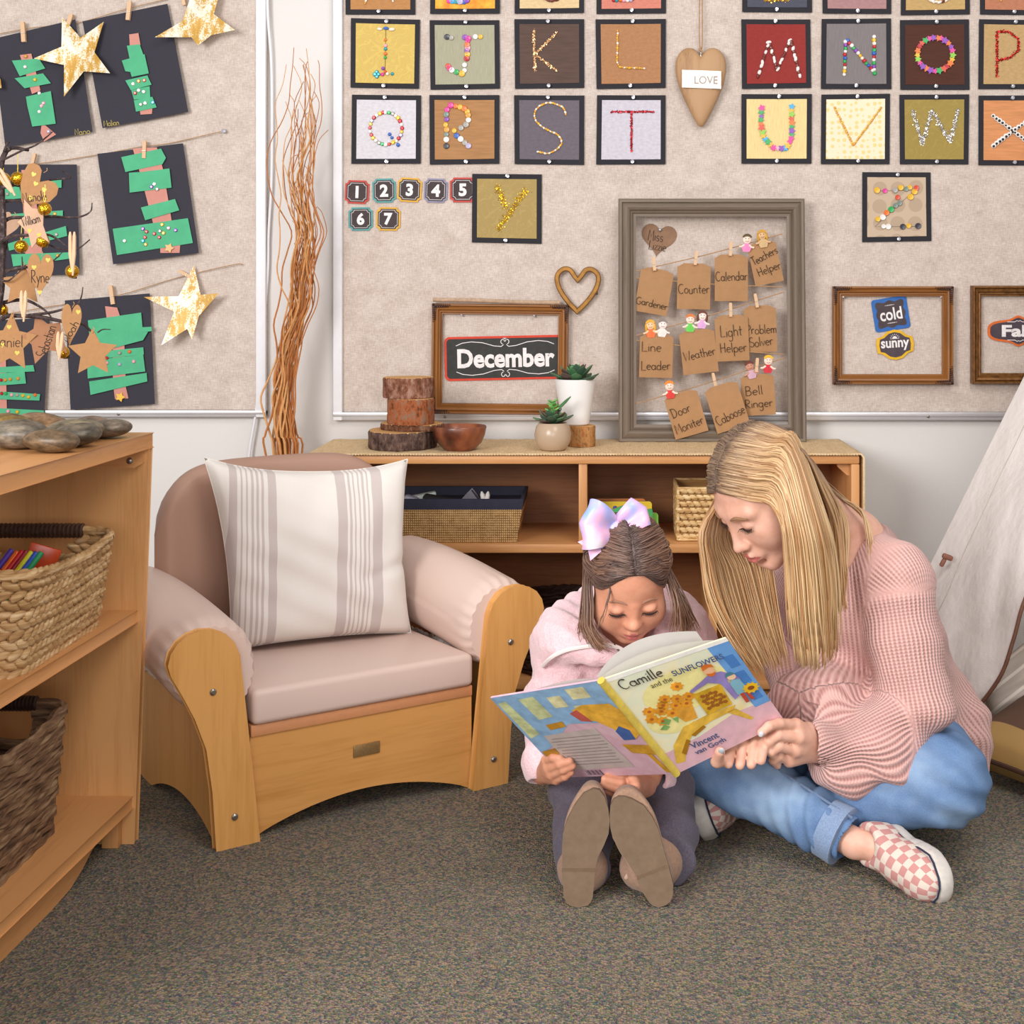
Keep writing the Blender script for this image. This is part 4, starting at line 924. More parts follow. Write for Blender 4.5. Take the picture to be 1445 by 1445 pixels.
# ================================================================== low shelves, baskets and what stands on them
WD = lambda ax: wood('#d0965f', '#bc8250', ax, 1, .42)
M_EDGE = plain('#c98a5c', .45, 0, .05, 80)
M_SCREW = plain('#9a948c', .3, .85, .05)
def back_shelf():
    x0, x1, yf, yb, H = -.715, .629, 3.49, 3.825, .593; th = .021
    t = thing('low_shelf_unit', 'long low beech shelf unit against the wall behind the armchair and readers', 'shelf unit', ((x0+x1)/2, (yf+yb)/2, 0))
    MB().span((x0, yf, H-th), (x1, yb, H), .004).build('top_panel', WD('x'), t)
    for a in (x0, x1-th): 
        m = MB(); m.span((a, yf, 0), (a+th, yb, H-th), .003); m.build('side_panel', WD('z'), t)
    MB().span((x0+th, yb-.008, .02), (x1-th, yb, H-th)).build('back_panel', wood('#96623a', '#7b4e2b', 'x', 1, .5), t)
    MB().span((x0+th, yf+.004, .354), (x1-th, yb-.008, .376), .003).build('shelf_board', WD('x'), t)
    MB().span((x0+th, yf+.004, .02), (x1-th, yb-.008, .042), .003).build('bottom_board', WD('x'), t)
    MB().span((x0+th, yf+.03, 0), (x1-th, yf+.045, .02)).build('plinth', WD('x'), t)
    k = yf/FPX
    for px, z0, z1 in ((822.5, .376, H-th), (637, .042, .354), (1006, .042, .354)):
        c = (px-CX)*k; MB().span((c-.0105, yf+.006, z0), (c+.0105, yb-.008, z1), .002).build('divider', WD('z'), t)
    for sx in (x0+th, x1-th):
        s = 1 if sx < 0 else -1
        MB().prism([(0, 0), (s*.03, 0), (s*.028, -.01), (s*.006, -.03), (0, -.032)], yf+.03, yf+.045, 'xz', o=(sx, 0, H-th)).build('corner_block', WD('x'), t)
    # woven runner on the top
    g = NT('woven_runner'); v1 = g.noise(g.coord('Object', (40, 520, 40)), 1, 3, .7); v2 = g.noise(g.coord('Object', (420, 30, 420)), 1, 2, .7)
    f = g.math('ADD', g.math('MULTIPLY', v1, .6), g.math('MULTIPLY', v2, .4)); g.color(g.ramp(f, [(.35, '#c39c6a'), (.5, '#e0c398'), (.65, '#eed9b6')])); g.set(.85, 0, .15); g.bump(f, .7, .003)
    m = MB()
    def top(u, v):
        s = (u-.5)*(x1-x0+.02+.30); w = (x1-x0)/2+.006
        xx = max(-w, min(w, s)); dz = max(0, abs(s)-w)
        if dz > 0: xx = (1 if s > 0 else -1)*(w+min(.006, dz*.6))
        return ((x0+x1)/2+xx, yf-.004+v*(yb-yf+.0), H+.0058-dz+.0015*math.sin(u*190)*(dz == 0)*.3)
    m.sheet(top, 150, 10, .0045)
    r = thing('woven_runner', 'pale straw runner covering the top of the low shelf unit', 'runner', ((x0+x1)/2, (yf+yb)/2, H))
    m.build('runner_cloth', g.m, r, angle=70)
    m = MB()
    n = 190
    for i in range(n):
        x = x0+.0+(x1-x0)*i/n; m.ball((x, yf-.005, H+.0035), (.0042, .003, .0028), nu=6, nv=4)
    m.build('fringe_edge', g.m, r)
    # burlap basket with navy lining
    Yb = 3.515; a = at(547, 763, Yb); b = at(729, 763, Yb); tl = at(536, 700, Yb-.015); tr = at(739, 700, Yb-.015); zb = .3765
    def tray(zlo, zhi, grow0, grow1, wall=.006):
        m = MB(); xa, xb = a.x, b.x; ya, yb2 = Yb, Yb+.2
        P = [(xa, ya), (xb, ya), (xb, yb2), (xa, yb2)]; sg = [(-1, -1), (1, -1), (1, 1), (-1, 1)]
        o0 = [(p[0]+s[0]*grow0, p[1]+s[1]*grow0, zlo) for p, s in zip(P, sg)]; o1 = [(p[0]+s[0]*grow1, p[1]+s[1]*grow1, zhi) for p, s in zip(P, sg)]
        i1 = [(p[0]-s[0]*wall, p[1]-s[1]*wall, zhi) for p, s in zip(o1, sg)]; i0 = [(p[0]-s[0]*wall, p[1]-s[1]*wall, zlo+.004) for p, s in zip(o0, sg)]
        m.add(o0+o1+i1+i0, [[k, (k+1) % 4, 4+(k+1) % 4, 4+k] for k in range(4)]+[[4+k, 4+(k+1) % 4, 8+(k+1) % 4, 8+k] for k in range(4)]+[[8+k, 8+(k+1) % 4, 12+(k+1) % 4, 12+k] for k in range(4)]+[[3, 2, 1, 0], [12, 13, 14, 15]]); return m
    bu = NT('burlap'); w1 = bu.add('ShaderNodeTexWave', bands_direction='X'); w1.inputs['Scale'].default_value = 62; w2 = bu.add('ShaderNodeTexWave', bands_direction='Z'); w2.inputs['Scale'].default_value = 52
    v = bu.coord(); nz = bu.noise(v, 60, 2)
    for w in (w1, w2): bu.link(v, w.inputs['Vector']); w.inputs['Distortion'].default_value = 1.2; w.inputs['Detail Scale'].default_value = 8
    f = bu.math('ADD', bu.math('MULTIPLY', w1.outputs['Fac'], w2.outputs['Fac']), bu.math('MULTIPLY', nz, .5)); bu.color(bu.ramp(f, [(.2, '#7d5a35'), (.5, '#bb935f'), (.95, '#d9b885')])); bu.set(.9, 0, .1); bu.bump(f, .6, .002)
    t2 = thing('storage_basket', 'burlap storage basket with a navy rim on the upper left shelf', 'basket', ((a.x+b.x)/2, Yb+.1, zb))
    tray(zb, zb+.086, 0, .014).build('basket_body', bu.m, t2, smooth=False)
    nv = plain('#2b2c3c', .8, 0, .12, 60)
    tray(zb+.083, zb+.109, .0145, .018, .008).build('navy_rim', nv, t2, smooth=False)
    tray(zb+.035, zb+.084, -.004, .007, .003).build('lining', nv, t2, smooth=False)
    def inb(name, label, px, py, Y, mesh, mtl, cat):
        o = mesh.build(name, mtl); o.location = Vector(o.location)+at(px, py, Y); tag(o, label, cat); return o
    inb('card_box', 'white card box corner poking out of the burlap basket', 597, 703, 3.64, MB().box((0, 0, -.02), (.075, .03, .062), rotm(y=-.18, z=.2), .002), plain('#cfd6d0', .7), 'box')
    inb('folded_cloth', 'black folded cloth lying over the burlap basket contents', 618, 703, 3.60, MB().box((0, 0, -.02), (.08, .04, .05), rotm(y=.16), .006), plain('#241f22', .9), 'cloth')
    inb('plastic_block', 'grey pointed plastic block sticking out of the burlap basket', 663, 706, 3.62, MB().prism([(-.022, -.05), (.022, -.05), (.022, 0), (.004, .024), (-.018, .002)], -.02, .02, 'xz', bev=.003), plain('#6d6a74', .4), 'block')
    inb('plastic_block', 'lavender round ended block beside the white box in the burlap basket', 578, 702, 3.58, MB().box((0, 0, -.02), (.04, .03, .05), rotm(y=.3), .008), plain('#8d8a98', .4), 'block')
    for i, px in enumerate((681, 688)):
        inb('marker_pen', '%s white marker end in the burlap basket' % ('left' if i == 0 else 'right'), px, 700, 3.60, MB().tube([(0, 0, -.06), (0, 0, .004), (0, 0, .012)], [.006, .006, .002], 10).xf(rotm(y=-.2+.35*i)), plain('#e0dad4', .5), 'marker')
    # board books
    bk = [('#d07a2c', 838, 911, 704, 762, 3.66, 'orange', 0), ('#e5c521', 836, 920, 708, 762, 3.62, 'yellow', 0), ('#7cc043', 850, 929, 724, 762, 3.58, 'lime green', 0), ('#3f9a55', 846, 921, 717, 762, 3.555, 'green', 1)]
    for c, xa, xb, ya, yb_, Y, nm, txt in bk:
        p, q = at(xa, ya, Y), at(xb, yb_, Y); w = q.x-p.x; h = p.z-.377
        t3 = thing('board_book', '%s board book standing on the upper right shelf behind the hair bow' % nm if not txt else 'dark green board book with yellow lettering, front of the row', 'book', (p.x+w/2, Y, .377), (R(-4), 0, 0), 'board books on the shelf')
        ol = [(x, z+h/2) for x, z in rrect(w/2, h/2, .008)]
        if txt: ol = [(x, z-(.006*math.sin((x/w+.5)*PI*3) if z > h*.6 else 0)) for x, z in [(x, z+h/2) for x, z in rrect(w/2, h/2, .008, 4)][:5]+[(w/2-.01-(w-.02)*i/14, h) for i in range(1, 14)]+[(x, z+h/2) for x, z in rrect(w/2, h/2, .008, 4)][5:]]
        MB().prism(ol, .002, .016, 'xz').build('page_block', plain('#cdb596', .8), t3, True, angle=25)
        MB().prism(ol, 0, .002, 'xz').build('cover', plain(c, .4), t3, True, angle=25)
        if txt:
            m = MB(); add_text(m, 'E', -.026, h*.62, h=.014, y=-.0006, bold=.03); add_text(m, 'ARY', .034, h*.62, h=.014, y=-.0006, bold=.03); add_text(m, 'M', .045, h*.36, h=.016, y=-.0006, bold=.03)
            m.build('cover_lettering', plain('#e8b51f', .5), t3, True, smooth=False)
        if nm == 'yellow':
            m = MB(); m.ball((-.018, 0, h*.8), (.006, .001, .006)); m.build('cover_picture', plain('#3a4a9a', .5), t3, True)
    # water hyacinth basket
    p = at(957, 763, 3.53); w = .17; h = .13; t4 = thing('woven_basket', 'pale braided square basket on the right of the upper shelf', 'basket', (p.x+w/2, 3.53+.09, .377))
    straw = NT('braided_straw'); f = straw.noise(straw.coord('Object', (40, 40, 200)), 1, 3); straw.color(straw.ramp(f, [(.3, '#a9783f'), (.5, '#d8b27a'), (.7, '#ecd3a4')])); straw.set(.6, 0, .3)
    m = MB(); rows = 8
    for j in range(rows):
        z = .377+.012+j*(h-.018)/(rows-1)
        for fc in range(2):
            n = 10
            for i in range(n):
                u = (i+.5*(j % 2)+.25)/n; r = rotm(y=.5 if fc == 0 else 0, x=0 if fc == 0 else .5)
                if fc == 0: m.ball((p.x+u*w, 3.53, z), (.0115, .005, .0065), rotm(y=.45), 8, 5)
                else: m.ball((p.x, 3.53+u*w, z), (.005, .0115, .0065), rotm(x=.45), 8, 5)
    m.build('braided_side', straw.m, t4)
    m = MB()
    for a_, b_ in (((p.x, 3.53), (p.x+w, 3.53)), ((p.x+w, 3.53), (p.x+w, 3.53+w)), ((p.x+w, 3.53+w), (p.x, 3.53+w)), ((p.x, 3.53+w), (p.x, 3.53))):
        for z in (.381, .377+h): m.tube([(*a_, z), (*b_, z)], .004, 7)
        m.tube([(*a_, .381), (*a_, .377+h)], .004, 7)
    m.build('basket_edge', straw.m, t4)
    m = MB(); m.span((p.x+.004, 3.534, .379), (p.x+w-.002, 3.538, .377+h-.004)); m.span((p.x+.002, 3.534, .379), (p.x+.006, 3.53+w, .377+h-.004)); m.span((p.x, 3.53+w-.004, .379), (p.x+w, 3.53+w, .377+h)); m.span((p.x+w-.004, 3.53, .379), (p.x+w, 3.53+w, .377+h)); m.span((p.x+.003, 3.535, .378), (p.x+w, 3.53+w, .382))
    m.build('basket_wall', wood('#a87c48', '#8b6237', 'x', 3, .8), t4)
    # dark willow basket on the bottom shelf
    c = at(795, 955, 3.62); c.z = .042
    t5 = thing('wicker_basket', 'dark brown wicker basket on the bottom shelf behind the armchair', 'basket', c)
    dk = plain('#3b241b', .6, 0, .35, 120)
    m = MB(); n = 40
    for j in range(15):
        z = .008+j*.0108; rad = .112+.022*math.sin(j/14*2.2)
        m.tube([(rad*(1+.025*math.sin(i*PI/2.5+j*PI))*math.cos(2*PI*i/80), rad*(1+.025*math.sin(i*PI/2.5+j*PI))*math.sin(2*PI*i/80), z+.002*math.sin(i*.9+j)) for i in range(81)], .0062, 6, False)
    m.build('woven_wall', dk, t5, True)
    m = MB()
    for s in range(3): m.tube([(.137*math.cos(2*PI*i/80)+.004*math.sin(i*1.3+s*2), .137*math.sin(2*PI*i/80)+.004*math.cos(i*1.1+s*2), .17+.006*math.sin(i*.8+s*2.1)) for i in range(81)], .007, 6, False)
    m.build('twisted_rim', dk, t5, True)
    m = MB(); m.lathe([(0, .003), (.11, .003), (.11, .006), (0, .006)], n=30); m.build('basket_base', dk, t5, True)
    for i, (px, py, cc, nm) in enumerate(((766, 891, '#d98a1f', 'orange'), (784, 876, '#c9b56a', 'pale yellow'), (781, 874, '#8f8f86', 'grey'))):
        q = at(px, py, 3.545+.03*i); o = MB().tube([(.012*math.cos(R(a)), 0, .012*math.sin(R(a))) for a in range(0, 361, 30)], .0042, 7, False).xf(rotm(x=.5, z=.6*i)).build('toy_ring', plain(cc, .4)); o.location = q
        tag(o, '%s toy ring lying in the dark wicker basket' % nm, 'toy ring')
def shelf_top():
    Z = .5995
    def sl(name, label, px, py, rpx, hz, Y, z0, bark, topc, seed, tilt=0, ecc=.9):
        rr = random.Random(seed); k = Y/FPX; c = at(px, py, Y); r = rpx*k; ph = [rr.uniform(0, 6) for _ in range(4)]
        wob = lambda a, z: 1+.025*math.sin(2*a+ph[0])+.018*math.sin(3*a+ph[1])+.012*math.sin(7*a+ph[2])
        wob2 = lambda a, z: wob(a, z)*(1+.012*math.sin(23*a+ph[3]+z*60)+.01*math.sin(41*a+z*90))
        t = thing('wood_slice', label, 'wood slice', (c.x, Y, z0), (R(tilt), R(tilt*.6), rr.uniform(0, 3)), 'cut tree slices on the shelf top')
        MB().lathe([(r*.975, 0), (r, .004), (r*1.005, hz*.3), (r*.99, hz*.6), (r, hz-.004), (r*.97, hz)], n=90, sy=ecc, wob=wob2).build('bark', bark, t, True)
        tp = NT('cut_wood_rings'); w = tp.add('ShaderNodeTexWave', wave_type='RINGS', rings_direction='Z'); w.inputs['Scale'].default_value = 55; w.inputs['Distortion'].default_value = 4; w.inputs['Detail'].default_value = 2
        tp.link(tp.coord(), w.inputs['Vector']); tp.color(tp.ramp(w.outputs['Fac'], [(.1, topc[1]), (.7, topc[0])])); tp.set(.75, 0, .2)
        MB().lathe([(r*.972, hz-.003), (r*.965, hz+.0006), (0, hz+.0006)], n=90, sy=ecc, wob=wob).build('cut_face', tp.m, t, True); return t
    def bark(c1, c2, c3):
        b = NT('tree_bark'); a = b.noise(b.coord('Object', (60, 60, 34)), 1, 5, .75); b.color(b.ramp(a, [(.33, c3), (.48, c1), (.62, c2)])); b.set(.9, 0, .1); b.bump(a, .9, .006); return b.m
    B1 = bark('#5a4640', '#7d6558', '#32251f'); B2 = bark('#a85f3a', '#8a7562', '#5c3a28'); B3 = bark('#8a5a45', '#b08a78', '#573a2e')
    T = ('#dcae74', '#c08a52')
    Y = 3.62
    sl('a', 'widest dark barked wood slice at the bottom of the stack', 567, 626, 54, .044, Y, Z, B1, T, 1)
    sl('b', 'thin wood slice second from the bottom of the stack', 582, 600, 48, .0155, Y+.005, Z+.0452, bark('#6b4330', '#8a6a55', '#3d261b'), T, 2, ecc=.8)
    sl('c', 'thick orange barked wood slice third in the stack', 580, 596, 37, .064, Y-.01, Z+.0616, B2, T, 3)
    sl('d', 'topmost wood slice of the stack', 576, 553, 35, .051, Y-.012, Z+.127, B3, T, 4)
    # block under the white pot
    sl('e', 'short split wood block under the white pot', 817, 628, 28, .052, 3.66, Z, bark('#b98a57', '#a86438', '#7d4a2c'), T, 5, ecc=.75)
    # bowl
    c = at(647, 634, 3.54); wb = NT('dark_turned_wood'); f = wb.noise(wb.coord('Object', (16, 16, 9)), 1, 4, .55); wb.color(wb.ramp(f, [(.36, '#3f2117'), (.5, '#6f3a24'), (.66, '#955536')])); wb.set(.3, 0, .5)
    t = thing('wooden_bowl', 'dark turned wooden bowl in front of the wood slices', 'bowl', (c.x, 3.56, Z))
    MB().lathe([(.0, .002), (.036, 0), (.040, .003), (.055, .018), (.064, .038), (.068, .057), (.0665, .060), (.064, .058), (.060, .04), (.05, .02), (.03, .009), (0, .007)], n=48).build('bowl_shell', wb.m, t, True, angle=60)
    # pots
    soil = plain('#4a3a2c', .95, 0, .4, 200)
    def leafy(t, z, n, L, cols, seed, up, tall=0):
        r = random.Random(seed)
        for ring in range(n[1]):
            for i in range(n[0]):
                a = 2*PI*(i+.5*ring)/n[0]+r.uniform(-.15, .15); el = up+ring*.33+r.uniform(-.1, .1); l = L*(1-.18*ring)*r.uniform(.85, 1.1)
                m = MB()
                def f(u, v):
                    w = l*.26*math.sin(PI*min(1, u*.86+.12))**.8*(1 if u < .85 else (1-u)/.15+.02); s = (v-.5)*2
                    return (u*l*math.cos(el+u*.35-.1), s*w, u*l*math.sin(el+u*.35-.1)+abs(s)**2*w*.35)
                m.sheet(f, 7, 4, .0025); m.xf(rotm(z=a), (0, 0, z+ring*.004+tall*ring)); m.build('leaf', plain(cols[(i+ring) % len(cols)], .4, 0, .15, 60), t, True, angle=60)
    c = at(812, 595, 3.66); t = thing('potted_succulent', 'green rosette succulent in a tall white pot on the wood block', 'potted plant', (c.x, 3.66, Z+.0535))
    wp = plain('#eeebe8', .25, 0, .01, spec=.5)
    MB().lathe([(0, 0), (.032, 0), (.0355, .003), (.043, .05), (.0515, .108), (.052, .115), (.0495, .117), (.047, .112), (.045, .1), (0, .1)], n=44).build('pot', wp, t, True)
    MB().lathe([(0, .102), (.046, .1)], n=24).build('soil', soil, t, True)
    leafy(t, .108, (9, 4), .068, ['#3f5a45', '#4d6e4d', '#5b4a45', '#4a7a4f'], 3, .12)
    leafy(t, .122, (6, 2), .034, ['#6fae62', '#5a9a58'], 9, .75)
    c = at(780, 633, 3.55); t = thing('potted_succulent', 'small upright succulent in a round beige pot beside the wood block', 'potted plant', (c.x, 3.555, Z))
    bp = plain('#b79f86', .28, 0, .02, spec=.5)
    MB().lathe([(0, 0), (.028, 0), (.034, .004), (.044, .022), (.0465, .04), (.042, .058), (.037, .066), (.0355, .068), (.033, .066), (.034, .058), (0, .056)], n=44).build('pot', bp, t, True)
    MB().lathe([(0, .059), (.033, .058)], n=24).build('soil', soil, t, True)
    leafy(t, .068, (8, 3), .052, ['#42604a', '#557a55', '#5c4a42'], 5, .08)
    MB().tube([(0, 0, .06), (.001, 0, .09), (-.002, 0, .118)], [.006, .005, .004], 8).build('stem', plain('#6fa255', .5), t, True)
    for i in range(14):
        a = i*2.4; z = .08+i*.0031; L = .026-.0009*i; m = MB(); m.ball((L*.5, 0, 0), (L*.55, .0045, .003), None, 8, 5); m.xf(rotm(y=-.5), (0, 0, 0)); m.xf(rotm(z=a), (0, 0, z)); m.build('leaf', plain(['#5fa04e', '#79b45c'][i % 2], .4), t, True)
    m = MB(); m.ball((.03, 0, 0), (.034, .008, .004), None, 8, 5); m.xf(rotm(y=-.75, z=.2), (0, 0, .09)); m.build('leaf', plain('#4a7a4a', .4), t, True)
# ---------------------------------------------------------------- left shelf
LX = lambda Y, z: -.847+.028*(z/.739)-.045*(2.577-Y)
def left_shelf():
    Y1, Y0, H = 2.595, 1.55, .739; dp = .36; th = .022
    t = thing('shelf_unit', 'tall beech shelf unit seen end on at the left edge, with baskets', 'shelf unit', (-1.05, 2.2, 0))
    def slab(z0, z1, xin, m_, name, Ya=Y0, Yb=Y1, inset=0.0):
        zz = (z0+z1)/2; P = [(LX(Ya, zz)-inset, Ya), (LX(Yb, zz)-inset, Yb), (LX(Yb, zz)-dp, Yb), (LX(Ya, zz)-dp, Ya)]
        return MB().prism(P, z0, z1, 'xy', bev=.003).build(name, m_, t)
    slab(H-.027, H, 0, WD('y'), 'top_panel', Yb=Y1+.004)
    sp = [(LX(Y1, 0), 0), (LX(Y1, H)-.002, H-.027), (LX(Y1, H)-dp, H-.027), (LX(Y1, H)-dp, 0)]
    MB().prism(sp, Y1-th, Y1, 'xz', bev=.003).build('side_panel', wood('#cf9a63', '#bd8650', 'z', 1, .42), t)
    sp2 = [(x-.045*(2.577-Y0), z) for x, z in sp]; MB().prism(sp2, Y0, Y0+th, 'xz', bev=.003).build('side_panel', WD('z'), t)
    bx = LX(2.1, .4)-dp; MB().span((bx-.02, Y0+th, .03), (bx-.008, Y1-th, H-.027)).build('back_panel', WD('z'), t)
    slab(.422-.022, .422, 0, WD('y'), 'shelf_board', Y0+th, Y1-th, .008); slab(.087-.022, .087, 0, WD('y'), 'bottom_board', Y0+th, Y1-th, .003)
    # plinth with a curved end
    X = lambda Y: LX(Y, .03)-.028
    P = [(Y0+th, .065), (2.55, .065), (2.55, .052), (2.51, .043), (2.46, .033), (2.42, .017), (2.37, .004), (2.3, 0), (Y0+th, 0)]
    m = MB(); m.prism(P, -.016, 0, 'yz'); m.v = [(v[0]+X(v[1]), v[1], v[2]) for v in m.v]; m.build('plinth', WD('y'), t)
    MB().span((LX(Y1, .03)-.05, Y1-th-.022, 0), (LX(Y1, .03)-.02, Y1-th-.001, .062), .002).build('foot_block', WD('z'), t)
    m = MB(); xx = LX(Y1, .7); m.prism([(xx-.006, H-.029), (xx-.006, H-.05), (xx-.02, H-.058), (xx-.12, H-.055), (xx-.14, H-.029)], Y1-th-.012, Y1-th-.0005, 'xz', bev=.002); m.build('corner_bracket', WD('x'), t)
    m = MB(); m.ball((xx-.028, Y1-th-.013, H-.047), (.006, .003, .006)); m.build('screw', M_SCREW, t)
    # stones
    Zs = H+.0005
    st = [(72, 636, .047, .03, .0205, '#6f5a42', 2.28, .1, 'front brown stone with an amber patch'), (20, 627, .058, .036, .024, '#7d7263', 2.33, 0, 'smooth grey stone at the front left'), (103, 624, .046, .034, .02, '#665c4e', 2.36, -.35, 'dark veined stone behind the front brown one'),
          (8, 609, .05, .035, .024, '#8a6f3c', 2.42, .0, 'ochre stone at the back left'), (62, 604, .055, .034, .02, '#8d6b4b', 2.47, .5, 'long tan stone leaning up at the back'), (108, 607, .05, .036, .021, '#80735c', 2.44, -.1, 'grey and gold banded stone in the middle'),
          (152, 610, .043, .033, .018, '#78695a', 2.5, -.25, 'smooth taupe stone nearest the shelf end'), (131, 597, .036, .028, .016, '#7b6656', 2.54, .05, 'round brown stone at the very back')]
    for i, (px, py, rx, ry, rz, c, Y, tl, nm) in enumerate(st):
        g = NT('river_stone'); f = g.noise(g.coord('Object', (38, 38, 90)), 1, 5, .65); b = hexc(c); g.color(g.ramp(f, [(.36, tuple(x*.3 for x in b[:3])+(1,)), (.5, tuple(x*.7 for x in b[:3])+(1,)), (.64, tuple(min(1, x*1.25) for x in b[:3])+(1,))])); g.set(.4, 0, .4)
        p = at(px, py, Y); r = random.Random(i); ph = [r.uniform(0, 6) for _ in range(3)]
        o = MB().ball((0, 0, rz), (rx, ry, rz), rotm(y=tl*.35, z=r.uniform(-.3, .3)), 28, 18, fn=lambda p: 1+.06*math.sin(2*p.x+ph[0])+.05*math.sin(3*p.y+ph[1])).build('river_stone', g.m)
        zmin = min(v.co.z for v in o.data.vertices); o.location = (p.x, Y, Zs-zmin); tag(o, nm+' on top of the left shelf', 'stone', 'river stones on the left shelf')
    # baskets
    def basket(label, name, corner_b, corner_t, length, width, z0, H_, col, rows, braid, hc, dip):
        """corner_b/t: far right corner at bottom/rim (x,y)"""
        t = thing(name, label, 'basket', (corner_b[0]-width/2, corner_b[1]-length/2, z0))
        mt = NT('basket_weave'); f = mt.noise(mt.coord('Object', (14, 14, 150)), 1, 3, .6); mt.color(mt.ramp(f, [(.3, col[0]), (.5, col[1]), (.7, col[2])])); mt.set(.65, 0, .25); mt.bump(f, .25, .002)
        hm = plain(hc, .55, 0, .3, 120)
        def ring(s, n=120):
            # s: 0 bottom..1 rim ; rounded rectangle
            g = (corner_t[0]-corner_b[0])*s; gy = (corner_t[1]-corner_b[1])*s
            x1 = corner_b[0]+g; x0 = corner_b[0]-width-g; y1 = corner_b[1]+gy; y0 = corner_b[1]-length-gy; cx, cy = (x0+x1)/2, (y0+y1)/2; P = []
            for x, y in rrect((x1-x0)/2, (y1-y0)/2, .035, 6): P.append((cx+x, cy+y))
            Q = [Vector((*p, 0)) for p in P]+[Vector((*P[0], 0))]; L = [0]
            for a, b in zip(Q, Q[1:]): L.append(L[-1]+(b-a).length)
            out = []; k = 0
            for i in range(n):
                d = L[-1]*i/n
                while L[k+1] < d: k += 1
                out.append(Q[k].lerp(Q[k+1], (d-L[k])/(L[k+1]-L[k])))
            return out, (cx, cy, y0, y1)
        def zof(s, p, info):   # long sides dip in the middle, ends rise to carry the handles
            cx, cy, y0, y1 = info; u = abs(p.y-cy)/((y1-y0)/2); return z0+.004+H_*s*(1-dip*(1-u**2))
        m = MB(); n = 120
        for j in range(rows):
            s = j/(rows-1); P, info = ring(s, n); rad = H_/rows*.62
            if braid:
                for i in range(j % 2, n, 2):
                    p = P[i]; q = P[(i+1) % n]; d = (q-p); a = math.atan2(d.y, d.x)
                    hole = s > .72 and abs(p.x-info[0]) < width*.3 and abs(p.y-info[1]) > length*.44
                    if hole and j < rows: continue
                    m.ball((p.x, p.y, zof(s, p, info)), (.0165, .0068, rad*.9), rotm(z=a) @ rotm(y=.42 if j % 2 else -.42), 7, 5)
            else:
                pts = []
                for i in range(n+1):
                    p = P[i % n]; w = 1+.012*math.sin(i*PI/3+j*PI)
                    hole = s > .68 and abs(p.x-info[0]) < width*.3 and p.y-info[1] > length*.4
                    if hole:
                        if len(pts) > 1: m.tube(pts, rad*1.05, 6)
                        pts = []; continue
                    pts.append((info[0]+(p.x-info[0])*w, info[1]+(p.y-info[1])*w, zof(s, p, info)+.0015*math.sin(i*.7+j*2)))
                if len(pts) > 1: m.tube(pts, rad*1.05, 6)
        m.build('woven_wall', mt.m, t)
        P, info = ring(.965, n); P0, _ = ring(0, n); m = MB()   # inner lining wall so that no light leaks through
        vs = [(info[0]+(p.x-info[0])*.965, info[1]+(p.y-info[1])*.965, z0+.006) for p in P0]+[(info[0]+(p.x-info[0])*.955, info[1]+(p.y-info[1])*.955, zof(.66, p, info)) for p in P]
        m.add(vs, [[i, (i+1) % n, n+(i+1) % n, n+i] for i in range(n)]+[list(range(n))]); m.build('inner_wall', plain(col[0], .8), t)
        P, info = ring(1, n); m = MB()
        for s in range(3 if braid else 2): m.tube([(P[i % n].x+.003*math.cos(i*1.2+s*2.1), P[i % n].y+.003*math.sin(i*1.2+s*2.1), zof(1, P[i % n], info)+.003*math.sin(i*.9+s*2.1)) for i in range(n+1)], .0052, 6, False)
        m.build('rim', mt.m, t)
        for sg, nm in ((1, 'handle'), (-1, 'handle')):
            yy = info[1]+sg*(info[3]-info[2])/2; m = MB(); zz = z0+H_+.004; hw = width*.36
            m.tube([(info[0]-hw, yy, zz), (info[0]+hw, yy, zz)], .0095, 10)
            for i in range(26): 
                x = info[0]-hw+2*hw*i/25; m.tube([(x-.003+.0125*0, yy+.0105*math.cos(a), zz+.0105*math.sin(a)) for a in [2*PI*q/12 for q in range(13)]], .0032, 5, False)
            m.build(nm, hm, t)
        return t
    basket('tan braided seagrass basket on the middle shelf of the left unit', 'seagrass_basket', (-.868, 2.475), (-.848, 2.492), .36, .26, .4225, .152, ('#8d6840', '#b99263', '#dcc096'), 11, True, '#4a3428', .10)
    basket('dark brown coiled basket on the bottom shelf of the left unit', 'coiled_basket', (-.928, 2.42), (-.908, 2.425), .33, .22, .0875, .205, ('#3b291f', '#7a5c44', '#a08464'), 13, False, '#35231c', .08)
    for i, (px, py, c, nm) in enumerate(((6, 790, '#5a3fa8', 'violet'), (14, 793, '#e86a1f', 'orange'), (21, 792, '#c22a2a', 'red'), (27, 792, '#8e1f2a', 'dark red'), (34, 793, '#c9c32a', 'yellow'), (41, 794, '#2d4fae', 'blue'), (48, 794, '#2f8f5a', 'green'))):
        p = at(px, py, 2.30); d = Vector((.5, .25, .75)).normalized(); o = MB().tube([p-d*.13, p-d*.06, p+d*.018, p+d*.02], [.0046, .0046, .0046, .003], 10).build('coloured_stick', plain(c, .3, 0, .04)); recenter(o)
        tag(o, '%s stick standing in the seagrass basket' % nm, 'coloured stick', 'coloured sticks in the seagrass basket')
    o = MB().box(tuple(at(52, 782, 2.36)+Vector((0, 0, -.03))), (.05, .006, .09), rotm(y=.35, z=.3), .001).build('coloured_tile', plain('#c2461f', .25)); recenter(o); tag(o, 'orange red see-through tile leaning behind the coloured sticks', 'tile')
